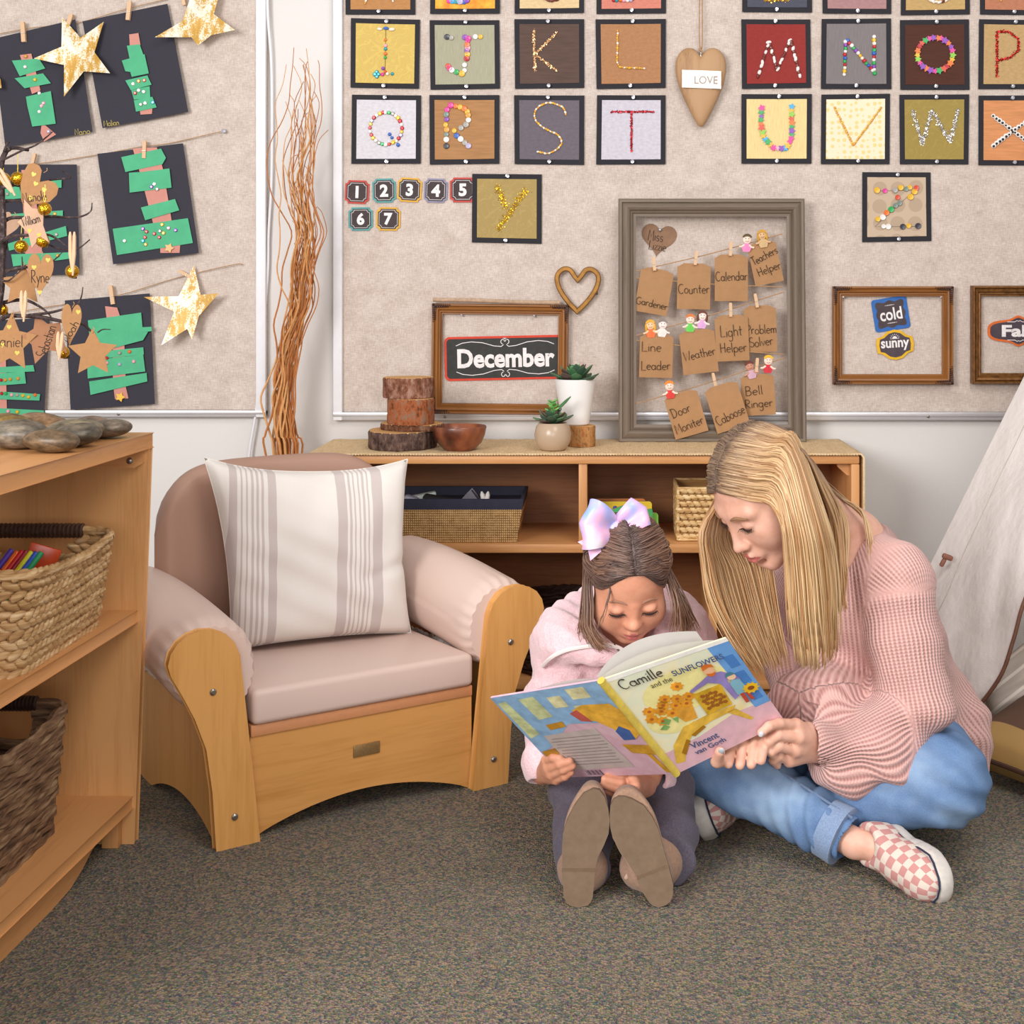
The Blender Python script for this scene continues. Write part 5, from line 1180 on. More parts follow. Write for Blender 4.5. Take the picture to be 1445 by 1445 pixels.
# ---------------------------------------------------------------- twig tree with kraft tags and bells
def twig_tree():
    Y = 2.47; bark = NT('dark_twig'); f = bark.noise(bark.coord('Object', (120, 120, 120)), 1, 3); bark.color(bark.ramp(f, [(.35, '#2c2323'), (.6, '#4a3d3c'), (.8, '#8a7d7b')])); bark.set(.8, 0, .2); bark.bump(f, .6, .002)
    base = at(-78, 618, Y); base.z = .7405
    t = thing('twig_tree', 'dark bare twig tree hung with paper tags, standing on the left shelf', 'twig tree', base)
    MB().lathe([(0, 0), (.05, 0), (.055, .01), (.05, .1), (.04, .125), (.036, .12), (0, .1)], n=30).build('vase', plain('#5a4a42', .6), t, True)
    br = [([(-78, 610), (-50, 545), (-4, 440), (4, 330), (3, 285), (2, 235), (8, 215), (14, 210)], .0062, .003), ([(0, 232), (10, 212), (22, 209), (40, 212)], .0035, .002), ([(0, 228), (30, 213), (50, 205), (66, 193), (74, 186)], .0016, .0008),
          ([(2, 266), (14, 261), (30, 263)], .0028, .0015), ([(2, 285), (16, 283), (32, 285), (44, 292)], .0028, .001), ([(2, 316), (14, 308), (34, 307), (62, 305), (100, 307), (116, 305), (128, 298), (130, 286)], .0028, .0007),
          ([(2, 342), (14, 334), (40, 332), (70, 332), (92, 346), (104, 351)], .003, .0008), ([(60, 340), (80, 350), (100, 353), (112, 350), (127, 338)], .0014, .0008), ([(50, 264), (68, 255), (88, 252), (98, 252), (98, 248), (87, 241)], .0014, .0009),
          ([(-4, 384), (20, 380), (38, 377)], .0034, .002), ([(55, 381), (75, 368), (88, 356)], .0014, .0006), ([(32, 377), (31, 362)], .0012, .0006), ([(2, 428), (20, 424), (38, 424), (55, 432), (66, 440), (72, 447)], .003, .0009),
          ([(2, 450), (12, 446), (32, 446), (60, 448), (80, 452), (100, 456), (116, 457), (126, 465), (131, 471)], .0034, .0015), ([(40, 445), (72, 441), (96, 434), (110, 428), (115, 418), (117, 405)], .0022, .0006), ([(100, 447), (104, 453), (100, 454)], .0016, .0008),
          ([(138, 469), (145, 465), (156, 465)], .0012, .0006), ([(2, 396), (12, 396), (22, 388), (34, 378)], .0014, .0007), ([(6, 214), (10, 203), (14, 200)], .002, .001), ([(0, 360), (8, 352), (11, 340)], .002, .0008)]
    for i, (pts, r0, r1) in enumerate(br):
        r = random.Random(i); P = spline([at(x, y, Y+(0 if i == 0 else .012*math.sin(i*1.7+j*.5))) for j, (x, y) in enumerate(pts)], len(pts)*5)
        MB().tube(P, [1.3*(r0+(r1-r0)*q/(len(P)-1)) for q in range(len(P))], 7).build('trunk' if i == 0 else 'branch', bark.m, t)
    kr = plain('#9c7249', .8, 0, .06, 120); krp = plain('#b8967c', .8, 0, .05, 120); Yt = 2.455
    def tg(label, px, py, kind, w, h, rot, text=None, tp=None, m_=kr, Y=Yt, th=.05, hearts=(), poly=None):
        k = Y/FPX; g = thing('paper_tag', label, 'paper tag', at(px, py, Y), (0, R(rot), th), 'kraft paper tags on the twig tree')
        if poly: P = [((x-px)*k, -(y-py)*k) for x, y in poly]
        else: P = heart_poly(w*k, h*k, 40) if kind == 'heart' else [(x*w*k/1.9, z*h*k/1.9) for x, z in star_poly(1, .5)]
        MB().prism(P, -.0006, .0006, 'xz').build('tag_sheet', m_, g, True, angle=30)
        if text:
            m = MB(); add_hand(m, text, *(tp[0]*k, tp[1]*k), tp[2]*k, tp[3]*k, -.0009, R(tp[4]), .0007); m.build('handwriting', M_INK, g, True, smooth=False)
        m = MB()
        for hx, hz in hearts: m.prism([(x+hx*k, z+hz*k) for x, z in heart_poly(7*k, 7*k, 14)], -.0009, -.0005, 'xz')
        if hearts: m.build('gold_hearts', plain('#b5a046', .5, .2), g, True)
        m = MB(); m.tube(spline([(0, -.001, h*k*.42), (.004, -.003, h*k*.5), (0, .004, h*k*.55)], 8), .0006, 5); m.build('thread_loop', M_TWINE, g, True)
    tg('big kraft heart tag with small gold hearts, top of the twig tree', 52, 266, 'heart', 56, 58, 24, 'Nanoki', (2, -12, 34, 14, 32), hearts=((-12, 16), (-4, 5), (10, 2), (-2, -16)), poly=[(27, 240), (33, 235), (42, 235), (48, 240), (52, 256), (62, 249), (72, 248), (79, 253), (81, 263), (76, 276), (60, 287), (47, 298), (38, 288), (29, 270), (26, 254)])
    tg('pinkish kraft star tag overlapping the big heart tag', 46, 318, 'star', 50, 60, 0, 'William', (-2, 7, 28, 13, 14), krp, 2.445, -.15, ((-4, -8), (10, -14)), [(33, 281), (46, 294), (63, 296), (62, 318), (71, 342), (58, 334), (45, 350), (40, 330), (23, 313), (34, 305)])
    tg('small kraft heart tag half hidden by the trunk', 12, 320, 'heart', 26, 40, 20, None, None, krp, 2.52, .3)
    tg('narrow kraft heart tag above the plain star', 57, 389, 'heart', 36, 62, 2, 'Ryne', (0, -2, 26, 18, 4), hearts=((-9, 11), (10, 22), (0, -24)))
    tg('plain kraft star tag left of the narrow heart', 32, 402, 'star', 66, 58, 0, None, None, kr, 2.47, .1)
    tg('kraft star tag with gold hearts at the left edge', 15, 484, 'star', 72, 82, 3, 'Daniel', (-4, 2, 44, 17, 2), hearts=((-3, 22), (-11, -4), (10, -14)))
    tg('curled kraft star tag between the left star and the narrow heart', 68, 476, 'star', 66, 70, -20, 'Sebastian', (-4, -4, 46, 15, 52), plain('#96694a', .8, 0, .05), 2.465, .25, (), [(63, 440), (74, 458), (90, 462), (86, 482), (84, 506), (62, 493), (39, 505), (44, 478), (36, 462), (54, 458)])
    tg('tall kraft heart tag right of the curled star', 100, 460, 'heart', 28, 62, 4, 'Noah', (0, -7, 32, 12, 62), hearts=((9, 20),))
    tg('plain kraft star tag hanging lowest and farthest right', 131, 498, 'star', 68, 66, -1, None, None, kr, 2.44)
    gold = NT('gold_bell'); gold.color('#d9a428'); gold.set(.12, .95, .5)
    vv = gold.add('ShaderNodeTexVoronoi'); vv.inputs['Scale'].default_value = 420; gold.link(gold.coord(), vv.inputs['Vector']); gold.bump(vv.outputs['Distance'], .35, .002)
    for px, py, r, nm, Y in ((5, 253, 9.5, 'beside the trunk at the upper left', 2.47), (25, 252, 9.8, 'left of the big heart tag', 2.46), (63, 295, 9.5, 'below the big heart tag', 2.43), (30, 348, 9.5, 'left of the pinkish star', 2.46), (60, 340, 9.5, 'under the pinkish star', 2.452), (102, 383, 9.6, 'hanging lowest on the right beside the dolly peg', 2.46), (89, 497, 9, 'behind the curled star tag', 2.48), (3, 437, 8, 'above the left star tag', 2.48)):
        c = at(px, py, Y); rr = r*Y/FPX; g = thing('jingle_bell', 'round gold jingle bell %s' % nm, 'bell', c, (0, 0, random.uniform(0, 3)), 'gold jingle bells on the twig tree')
        MB().ball((0, 0, 0), rr, None, 20, 14).build('bell_body', gold.m, g, True)
        m = MB(); m.box((0, -rr*.5, -rr*.75), (.0016, rr*1.0, rr*.6)); m.build('bell_slot', plain('#3a2a10', .8), g, True)
        m = MB(); m.tube([(0, 0, rr), (.002, 0, rr+.006), (0, 0, rr+.012), (-.002, 0, rr+.006), (0, 0, rr)], .0007, 5); m.tube([(0, 0, rr+.012), (.001, 0, rr+.03)], .0006, 5); m.build('gold_thread', plain('#d6c04a', .4, .4), g, True)
    for px, py, rot, nm, L in ((102, 358, 0, 'hanging on the right branch', 62), (33, 432, 1, 'pointing up from the branch above the stars', 44), (84, 488, 4, 'behind the curled star', 40), (9, 258, -32, 'crossing the upper left bells', 44)):
        k = 2.44/FPX; c = at(px, py, 2.44); h = L*k; g = thing('dolly_peg', 'long wooden two legged peg %s' % nm, 'peg', c, (0, R(rot), 0), 'dolly pegs on the twig tree')
        for s in (-1, 1): MB().tube([(s*.0008, 0, -h*.5 if s > 0 else -h*.36), (s*.003, 0, 0), (s*.0036, 0, h*.4), (s*.0036, 0, h*.5)], [.0016, .0036, .003, .0014], 8).build('leg', plain('#d3ae8c', .6, 0, .08, 60), g, True)
# ---------------------------------------------------------------- dried branches in the corner
def willow():
    Y = 3.72; base = at(404, 0, Y); t = thing('dried_branches', 'tall bundle of orange curly willow branches between the two boards', 'dried branches', (base.x, Y, 0), group=None)
    mt = [plain(c, .6, 0, .15, 90) for c in ('#b4713b', '#c88a50', '#a5622f', '#d09a62')]
    cx = [(640, 404), (560, 398), (500, 405), (430, 424), (380, 426), (330, 432), (260, 420), (190, 430), (120, 432), (60, 432)]
    for i in range(46):
        r = random.Random(100+i); top = r.choice([75, 100, 120, 150, 180, 220, 230, 260, 300, 340]) if i > 6 else (78, 100, 97, 125, 215, 118, 150)[i]
        top += r.uniform(-10, 25); sp = r.gauss(0, 1.0); ph = r.uniform(0, 6); P = []; yo = r.uniform(-.03, .03)
        outl = i % 9 == 0
        y = 640
        pts = [(404+r.uniform(-18, 18), 1050), (404+r.uniform(-14, 14), 800)]
        while y > top:
            c = np.interp(y, [q[0] for q in cx[::-1]], [q[1] for q in cx[::-1]])
            wd = np.interp(y, [60, 140, 230, 330, 430, 520, 640], [14, 20, 26, 20, 14, 12, 13])
            P.append((c+sp*wd*(.55 if not outl else .95)+(5 if not outl else 9)*math.sin(y*.03+ph)+2.5*math.sin(y*.075+ph*2), y)); y -= 26
        P.append((P[-1][0]+r.uniform(-12, 14), top-6)); pts += P
        Q = spline([at(x, yy, Y+yo*math.sin(yy*.01+ph)) for x, yy in pts], len(pts)*3); n = len(Q); Q = [Vector(q) for q in Q]
        for q in Q: q.z = max(q.z, .002); q.y = min(q.y, 3.80)
        MB().tube(Q, [.0032*(1-.72*(j/n)) for j in range(n)], 6).build('branch', mt[i % 4], t)
# ================================================================== child's armchair, pillow, play tent
def armchair():
    t = thing('armchair', 'child size beech and beige padded armchair holding the striped pillow', 'armchair', (-.45, 2.73, 0), (0, 0, R(35.5)))
    wv = wood('#d9a05c', '#c78d4a', 'z', .8, .4); wh = wood('#d49a58', '#c28846', 'x', .8, .4); edge = plain('#cf9063', .45, 0, .04)
    vin = NT('beige_vinyl'); f = vin.noise(vin.coord(), 240, 2); vin.color('#dac1b5'); vin.set(.42, 0, .35); vin.bump(f, .08, .001)
    vind = NT('tan_vinyl'); vind.color('#ad8977'); vind.set(.5, 0, .3)
    out = [(0, 0), (.076, 0), (.083, .107), (.094, .185), (.115, .243), (.137, .287), (.157, .323), (.163, .343), (.158, .362), (.146, .378), (.128, .389), (.108, .394), (.085, .392), (.064, .383), (.048, .366), (.038, .343), (.034, .31), (.016, .15)]
    for s in (1, -1):
        pl = [(s*(.225+x), z) for x, z in out]
        if s < 0: pl = pl[::-1]
        p = MB().prism(pl, -.02, 0, 'xz', bev=.003).build('front_post', wv, t, True)
        for x, z in ((.085, .285), (.045, .055)):
            b = MB(); b.lathe([(.0, .0035), (.0035, .0035), (.006, .0015), (.0065, -.001)], (s*(.225+x), -.0205, z), 16, rotm(x=PI/2)); b.lathe([(.0, .0036), (.0025, .0037)], (s*(.225+x), -.0207, z), 8, rotm(x=PI/2))
            b.build('bolt', M_SCREW, p, True)
    # front rail with arched lower edge
    P = [(-.232, .185), (.232, .185), (.232, .0)]+[(.225-.45*i/24, .046*math.sin(PI*i/24)**.8 if 0 < i < 24 else 0) for i in range(25)]+[(-.232, 0)]
    MB().prism(P, .003, .021, 'xz').build('front_panel', wh, t, True)
    MB().span((-.232, -.001, .185), (.232, .03, .206), .002).build('front_trim', edge, t, True)
    q = MB(); q.box((.0, .002, .12), (.056, .004, .023), None, .0015); q.build('brass_plate', plain('#a9895a', .4, .6, .15, 200), t, True)
    # curved side shell: straight sides running into a rounded back
    def plan(s):   # s 0..1 from the left front to the right front
        a = PI*(1-s); c, d = math.cos(a), math.sin(a); n = 12.0
        q = (abs(c)**n+abs(d)**n)**(-1/n); return Vector((.288*c*q, .54*d*q, 0))
    def shell(u, v):
        p = plan(u); side = abs(p.x) > .2
        low = .036*max(0, math.sin(PI*min(1, max(0, (p.y-.05)/.33))))**.75 if p.y > .05 else 0.0
        z = low+(.236-low)*v; return (p.x, p.y, z)
    MB().sheet(shell, 96, 4, -.016).build('side_shell', wv, t, True)
    # padded back
    def back(u, v):
        x = (u-.5)*2*.272; xx = abs(x/.28); y = .45-.45*x*x
        top = .40+.222*(1-min(1, xx)**5)**.5; return x, y, top
    m = MB(); nu, nv = 40, 14
    def bk(u, v):
        x, y, top = back(u, 0); 
        if v < .42: k = v/.42; z = .19+(top-.19)*k; th = -.03-.012*math.sin(PI*k)
        elif v < .58: a = (v-.42)/.16*PI; z = top+.018*math.sin(a); th = -.03*math.cos(a)+.0
        else: k = (v-.58)/.42; z = top+(.19-top)*k; th = .03
        th *= min(1, max(0, (1-abs(2*u-1))/.07))**.5
        return (x, y+th, z)
    m.sheet(bk, 44, 40).build('backrest', vind.m, t, True, angle=60)
    pi = MB()
    for off in (-.028,): pi.tube([(back(.1+.8*i/60, 0)[0], back(.1+.8*i/60, 0)[1]+.026, back(.1+.8*i/60, 0)[2]+.005) for i in range(61)], .0035, 6)
    pi.build('piping', plain('#8f6f60', .5), t, True)
    # seat cushion
    m = MB(); m.box((0, .205, .2385), (.462, .43, .065), None, .012, seg=4); 
    b = [Vector(p) for p in m.v]; m.v = [(p.x, p.y, p.z+(.008*(1-(p.x/.23)**2)*(1-((p.y-.2)/.23)**2) if p.z > .25 else 0)) for p in b]
    m.build('seat_cushion', vin.m, t, True, angle=60)
    # rolled arms
    for s in (1, -1):
        def arm(u, v):
            a = -PI*.5+2*PI*v; y = .0+.42*u; e = min(1, u/.06)**.5*.12+.88 if u < .06 else 1.0
            tuck = math.exp(-u*14); puck = 1+.03*tuck*math.sin(v*2*PI*22)
            c, d = math.cos(a), math.sin(a); r = .088*e*puck*(1-.02*u)
            x = r*c*.98; z = r*d
            if d < 0: z = d*.084*e; x = r*c*(1+.30*d) if c > 0 else -r*abs(c)**.55
            zc = .318+.035*math.sin(PI*min(1, u*1.1)/2)-.0*u
            return (s*(.305+x), y, zc+z)
        m = MB(); m.sheet(arm, 30, 88)
        for u in (0, 1):
            ring = [arm(u, j/88) for j in range(88)]; m.add(ring, [list(range(88))])
        m.build('arm_roll', vin.m, t, True, angle=60)
        m = MB(); pts = []
        for i in range(50):
            y = .0+.42*i/49; pts.append((s*(.296+.003*math.sin(i*1.7)), y, .236+.003*math.sin(i*2.3)))
        m.tube(pts, .0055, 6).build('arm_hem', plain('#ddd0c8', .7), t, True)
def pillow(name, label, corners, thick, mtl, puff=.5, seam=True, cat='pillow', nx=44, fold=None):
    TL, TR, BR, BL = [Vector(c) for c in corners]; c = (TL+TR+BR+BL)/4
    ex = ((TR-TL)+(BR-BL)).normalized(); ez = ((TL-BL)+(TR-BR)); ez = (ez-ex*ez.dot(ex)).normalized(); ey = ez.cross(ex)
    M = Matrix((ex, ey, ez)).transposed(); L = [M.inverted() @ (p-c) for p in (TL, TR, BR, BL)]
    def f(side):
        def g(u, v):
            U, V = u*2-1, v*2-1
            p = L[3]*(1-u)*(1-v)+L[2]*u*(1-v)+L[1]*u*v+L[0]*(1-u)*v
            k = 1-.085*(1-V*V)*abs(U)**2; kz = 1-(.15 if V > 0 else .05)*(1-abs(U)**2.4)*abs(V)**2
            th = thick*((1-U**4)*(1-V**4))**puff*(1+.06*math.sin(U*5+V*3)+.04*math.sin(V*7-U*2))
            th *= 1-.3*math.exp(-((U-.0)/.5)**2-((V-1)/.5)**2); th += thick*(.05*math.sin(U*11+V*4)*math.sin(V*9-U*3)+.035*math.sin(V*17+U*9))*(1-U*U)**.5*(1-V*V)**.5
            if fold: th += fold(U, V, side)
            return (p.x*k, p.y-side*th, p.z*kz)
        return g
    m = MB(); m.sheet(f(1), nx, nx); m.sheet(f(-1), nx, nx)
    b = bmesh.new(); me = m.mesh('tmp', mtl); b.from_mesh(me); bmesh.ops.remove_doubles(b, verts=b.verts, dist=.0015); me2 = bpy.data.meshes.new(name); b.to_mesh(me2); b.free(); bpy.data.meshes.remove(me)
    me2.polygons.foreach_set('use_smooth', [True]*len(me2.polygons)); me2.materials.append(mtl) if not me2.materials else None; me2.set_sharp_from_angle(angle=R(65))
    t = thing(name, label, cat, c, M.to_euler()); link('pillow_cover', me2, t)
    if seam:
        e = MB(); g = f(1); P = [g(i/40, 0) for i in range(41)]+[g(1, i/40) for i in range(41)]+[g(1-i/40, 1) for i in range(41)]+[g(0, 1-i/40) for i in range(41)]
        e.tube(P, .0012, 6, False); e.build('seam_edge', mtl, t, True)
    return t
def stripes(base, dark, xs, x0, x1, kind='x'):
    t = NT('striped_linen'); v = t.coord(); s = t.add('ShaderNodeSeparateXYZ'); t.link(v, s.inputs[0])
    mr = t.add('ShaderNodeMapRange'); mr.inputs[1].default_value = x0; mr.inputs[2].default_value = x1; t.link(s.outputs['XYZ'.index(kind.upper())], mr.inputs[0])
    st = [(0.0, base)]
    for a, b in xs: st += [(a, dark), (b, base)]
    c = t.ramp(mr.outputs[0], st, 'CONSTANT')
    n1 = t.noise(t.coord('Object', (30, 30, 700)), 1, 2); n2 = t.noise(t.coord('Object', (700, 30, 30)), 1, 2); n = t.math('ADD', t.math('MULTIPLY', n1, .5), t.math('MULTIPLY', n2, .5))
    c2 = t.mix(t.ramp(n, [(.4, '#000000'), (.7, '#303030')]), c, '#9a8c80'); t.color(c2); t.set(.9, 0, .15, **{'Sheen Weight': .1}); t.bump(n, .3, .001); return t.m
def soft_things():
    xs = [(.07, .105), (.118, .128), (.142, .152), (.166, .176), (.19, .2), (.214, .224), (.245, .285), (.57, .615), (.628, .638), (.65, .66), (.672, .682), (.694, .704), (.716, .726), (.742, .79)]
    m = stripes('#e0d9d2', '#c3b7b3', xs, -.215, .215)
    a, b = at(287, 645, 2.90), at(575, 648, 3.06)
    pillow('throw_pillow', 'large cream pillow with taupe stripes propped in the armchair', [a, b, at(580, 893, 3.03), at(326, 918, 2.865)], .066, m, .34,
           fold=lambda U, V, s: -.014*math.exp(-((V+.22-(U-.8)*.28)/.06)**2)*max(0, U-.2)*s if s > 0 else 0)
    # striped and gold cornered cushions inside the tent
    xs2 = [(.1, .2), (.24, .26), (.34, .36), (.44, .46), (.54, .56), (.64, .66), (.74, .76)]
    m2 = stripes('#b3a79c', '#d6cbbf', xs2, -.16, .16, 'z')
    pillow('floor_cushion', 'grey cushion with white stripes behind the tent flap at the right edge', [at(1375, 960, 3.10), at(1560, 800, 3.10), at(1600, 905, 3.04), at(1395, 1049, 3.05)], .06, m2, .4, cat='cushion')
    g = NT('brown_and_gold_cloth'); s = g.add('ShaderNodeSeparateXYZ'); g.link(g.coord(), s.inputs[0]); ax = g.math('ABSOLUTE', s.outputs[0]); az = g.math('ABSOLUTE', s.outputs[2])
    g.color(g.ramp(g.math('ADD', ax, az), [(.0, '#5e4436'), (.125, '#a5834f')], 'CONSTANT')); g.set(.6, 0, .3); g.bump(g.noise(g.coord(), 300, 2), .2, .001)
    def cush(lbl, p, sz, rz, tx):
        t = thing('floor_cushion', lbl, 'cushion', p, (0, tx, rz), 'brown and gold cushions in the tent')
        def sh(sd):
            def h(u, v):
                U, V = u*2-1, v*2-1; k = 1-.06*(1-V*V)*U*U; kz = 1-.06*(1-U*U)*V*V
                return (U*sz[0]*k, -sd*sz[1]*((1-U**4)*(1-V**4))**.4, V*sz[2]*kz)
            return h
        m = MB(); m.sheet(sh(1), 24, 24); m.sheet(sh(-1), 24, 24); m.xf(rotm(x=R(-86))); m.build('cushion_cover', g.m, t, True, angle=70)
        q = MB(); h = sh(1); P = [h(i/24, 0) for i in range(25)]+[h(1, i/24) for i in range(25)]+[h(1-i/24, 1) for i in range(25)]+[h(0, 1-i/24) for i in range(25)]
        q.tube(P, .005, 7, False); q.xf(rotm(x=R(-86))); q.build('piping', plain('#4a3328', .5), t, True)
    p = at(1466, 1022, 2.90); cush('brown cushion with gold corners lying under the grey striped cushion', (p.x+.03, 2.90, .088), (.15, .05, .13), R(38), R(-14))
    p = at(1452, 1050, 2.82); cush('lower brown and gold cushion cut by the right edge of the photo', (p.x+.11, 2.84, .035), (.12, .03, .11), R(25), R(0))
def tent():
    t = thing('play_tent', 'off white canvas play tent with a tied back flap at the right edge', 'tent', (.9, 3.1, 0))
    g = NT('tent_canvas'); a = g.noise(g.coord('Object', (7, 7, 4)), 1, 4, .6); b = g.noise(g.coord('Object', (500, 500, 500)), 1, 2); g.color('#d8d0cb'); g.set(.9, 0, .1)
    g.bump(g.math('ADD', g.math('MULTIPLY', a, 1.0), g.math('MULTIPLY', b, .05)), .55, .03)
    E0 = spline([at(1660, 100, 3.42), at(1535, 352, 3.36), at(1445, 531, 3.3), at(1383, 655, 3.26), at(1320, 782, 3.22), at(1258, 905, 3.18), at(1205, 1010, 3.2)], 60)
    E1 = spline([at(1690, 130, 3.30), at(1640, 400, 3.12), at(1560, 640, 3.0), at(1480, 770, 2.95), at(1444, 846, 2.93), at(1428, 902, 2.93), at(1407, 958, 2.94), at(1358, 1018, 2.99), at(1300, 1062, 3.05)], 60)
    def f(u, v):
        i = v*59.999; k = int(i); w = i-k; a_ = E0[k]*(1-w)+E0[k+1]*w; b_ = E1[k]*(1-w)+E1[k+1]*w
        p = a_*(1-u)+b_*u; e = math.sin(PI*u); 
        p = p+np.array([0, -1, 0])*(.035*e+.012*e*math.sin(v*9+u*7)+.007*e*math.sin(v*23-u*12)+.005*math.sin(v*41+u*20)*e)
        return p
    MB().sheet(f, 50, 110, -.002).build('canvas_panel', g.m, t, angle=80)
    m = MB(); m.tube([Vector(p)+Vector((.002, -.004, 0)) for p in E1], .0042, 7); m.build('brown_trim', plain('#6d4a38', .7, 0, .15), t)
    m = MB(); q = [Vector(f(.22, v/60))+Vector((0, -.002, 0)) for v in range(61)]; m.tube(q, .0011, 5); m.build('seam', plain('#b5a89e', .9), t)
    p = at(1337, 790, 3.14); m = MB(); m.box((0, 0, .006), (.024, .012, .012), rotm(y=.35), .004); m.box((-.010, 0, -.006), (.010, .010, .02), rotm(y=.5), .004); m.xf(None, p); m.build('leather_tab', plain('#8d5b48', .6), t)
    # back panel and pole of the tent
    A = at(1660, 100, 3.42); m = MB(); m.tube([A+Vector((.06, .05, .1)), at(1225, 1010, 3.26)+Vector((.02, .02, -.06))], .011, 8)
    m.v = [(x, y, max(z, .001)) for x, y, z in m.v]; m.build('pole', wood('#c9a06a', '#a97f4c', 'z', 1), t)
    B = [A+Vector((0, .1, 0)), at(1290, 900, 3.34), Vector((1.75, 3.5, 0.02)), Vector((1.75, 3.5, 1.0))]
    m = MB(); m.sheet(lambda u, v: (B[0]*(1-u)*(1-v)+B[1]*(1-u)*v+B[2]*u*v+B[3]*u*(1-v))+Vector((0, .02*math.sin(v*9+u*4), 0)), 20, 20, -.002); m.v = [(x, min(y, 3.82), max(z, .003)) for x, y, z in m.v]; m.build('back_canvas', g.m, t, angle=80)
# ================================================================== the two readers
def basis(f, u):
    f = Vector(f).normalized(); u = Vector(u); u = (u-f*u.dot(f)).normalized(); x = f.cross(u).normalized()
    return Matrix((x, f, u)).transposed()      # columns: person's right, forward, up
def skin(name, c, c2):
    t = NT(name); n = t.noise(t.coord(), 35, 3); t.color(t.ramp(n, [(.35, c2), (.65, c)])); t.set(.5, 0, .35)
    t.b.inputs['Subsurface Weight'].default_value = .12; t.b.inputs['Subsurface Radius'].default_value = (.9, .35, .2); t.b.inputs['Subsurface Scale'].default_value = .012
    t.bump(t.noise(t.coord(), 420, 2), .06, .0008); return t.m
def head_sdf(S, C, M, s, kid=False):
    P = lambda x, y, z: np.array(C+M @ (Vector((x, y, z))*s))
    E = lambda c, r, k, sub=False, tilt=None: S.ell(P(*c), np.array(r)*s, (M @ tilt) if tilt else M, k*s, sub)
    K = lambda a, b, ra, rb, k, sub=False: S.cone(P(*a), P(*b), ra*s, rb*s, k*s, sub)
    E((0, -.014, .036), (.075, .092, .074) if kid else (.073, .094, .084), .001)
    if not kid:
        E((0, .026, -.032), (.059, .060, .086), .03)
        E((0, .012, -.07), (.050, .05, .045), .03)                  # jaw
        K((-.012, .071, -.103), (.012, .071, -.103), .0145, .0145, .03)
        for q in (-1, 1):
            E((q*.038, .051, -.032), (.026, .026, .03), .03)        # cheeks
            K((q*.014, .079, .024), (q*.046, .066, .022), .008, .008, .022)
            E((q*.032, .092, .001), (.017, .017, .0125), .012, True)
            E((q*.0315, .0725, .000), (.0150, .0125, .0100), .004)
            E((q*.074, -.006, -.012), (.008, .018, .030), .008, False, Euler((R(-12), 0, 0)).to_matrix())
            E((q*.0785, -.004, -.010), (.005, .011, .019), .004, True)
            E((q*.0105, .0935, -.041), (.0085, .0095, .0078), .006)
            E((q*.006, .1005, -.0475), (.0036, .0042, .003), .002, True)
        K((0, .080, .018), (0, .0985, -.030), .0075, .0085, .012)
        E((0, .103, -.0385), (.0098, .0105, .0092), .007)
        E((0, .082, -.066), (.026, .016, .018), .012)               # mouth mound
        S.chain([P(-.023, .085, -.0675), P(-.008, .0958, -.0635), P(0, .0958, -.0645), P(.008, .0958, -.0635), P(.023, .085, -.0675)], np.array([.0028, .0052, .005, .0052, .0028])*s, .003*s)
        S.chain([P(-.021, .085, -.0735), P(-.006, .0935, -.0765), P(.006, .0935, -.0765), P(.021, .085, -.0735)], np.array([.003, .0062, .0062, .003])*s, .003*s)
        S.chain([P(-.022, .0925, -.0705), P(0, .1035, -.0702), P(.022, .0925, -.0705)], np.array([.0012, .0026, .0012])*s, .0015*s, True)
        E((0, .083, -.088), (.016, .008, .006), .008, True)
    else:
        E((0, .028, -.026), (.063, .056, .076), .03)
        E((0, .020, -.062), (.052, .048, .042), .03)
        K((-.008, .068, -.090), (.008, .068, -.090), .014, .014, .03)
        for q in (-1, 1):
            E((q*.037, .052, -.042), (.030, .028, .031), .03)
            E((q*.031, .094, -.008), (.0165, .014, .0105), .014, True)
            E((q*.031, .0735, -.008), (.0150, .0125, .0095), .004)
            E((q*.075, -.008, -.018), (.008, .018, .028), .008, False, Euler((R(-12), 0, 0)).to_matrix())
            E((q*.0795, -.005, -.016), (.005, .011, .018), .004, True)
            E((q*.0095, .0895, -.038), (.0078, .0085, .007), .006)
            E((q*.0052, .095, -.043), (.003, .0036, .0026), .002, True)
        K((0, .079, .0), (0, .0915, -.028), .0068, .0078, .014)
        E((0, .097, -.034), (.0098, .0098, .0088), .008)
        E((0, .080, -.060), (.022, .016, .016), .012)
        S.chain([P(-.018, .085, -.0595), P(-.006, .0945, -.0565), P(0, .0945, -.0573), P(.006, .0945, -.0565), P(.018, .085, -.0595)], np.array([.0026, .0048, .0045, .0048, .0026])*s, .003*s)
        S.chain([P(-.016, .085, -.0645), P(-.005, .0932, -.0672), P(.005, .0932, -.0672), P(.016, .085, -.0645)], np.array([.003, .006, .006, .003])*s, .003*s)
        S.chain([P(-.017, .092, -.0618), P(0, .1022, -.0616), P(.017, .092, -.0618)], np.array([.001, .0022, .001])*s, .0015*s, True)
    return P
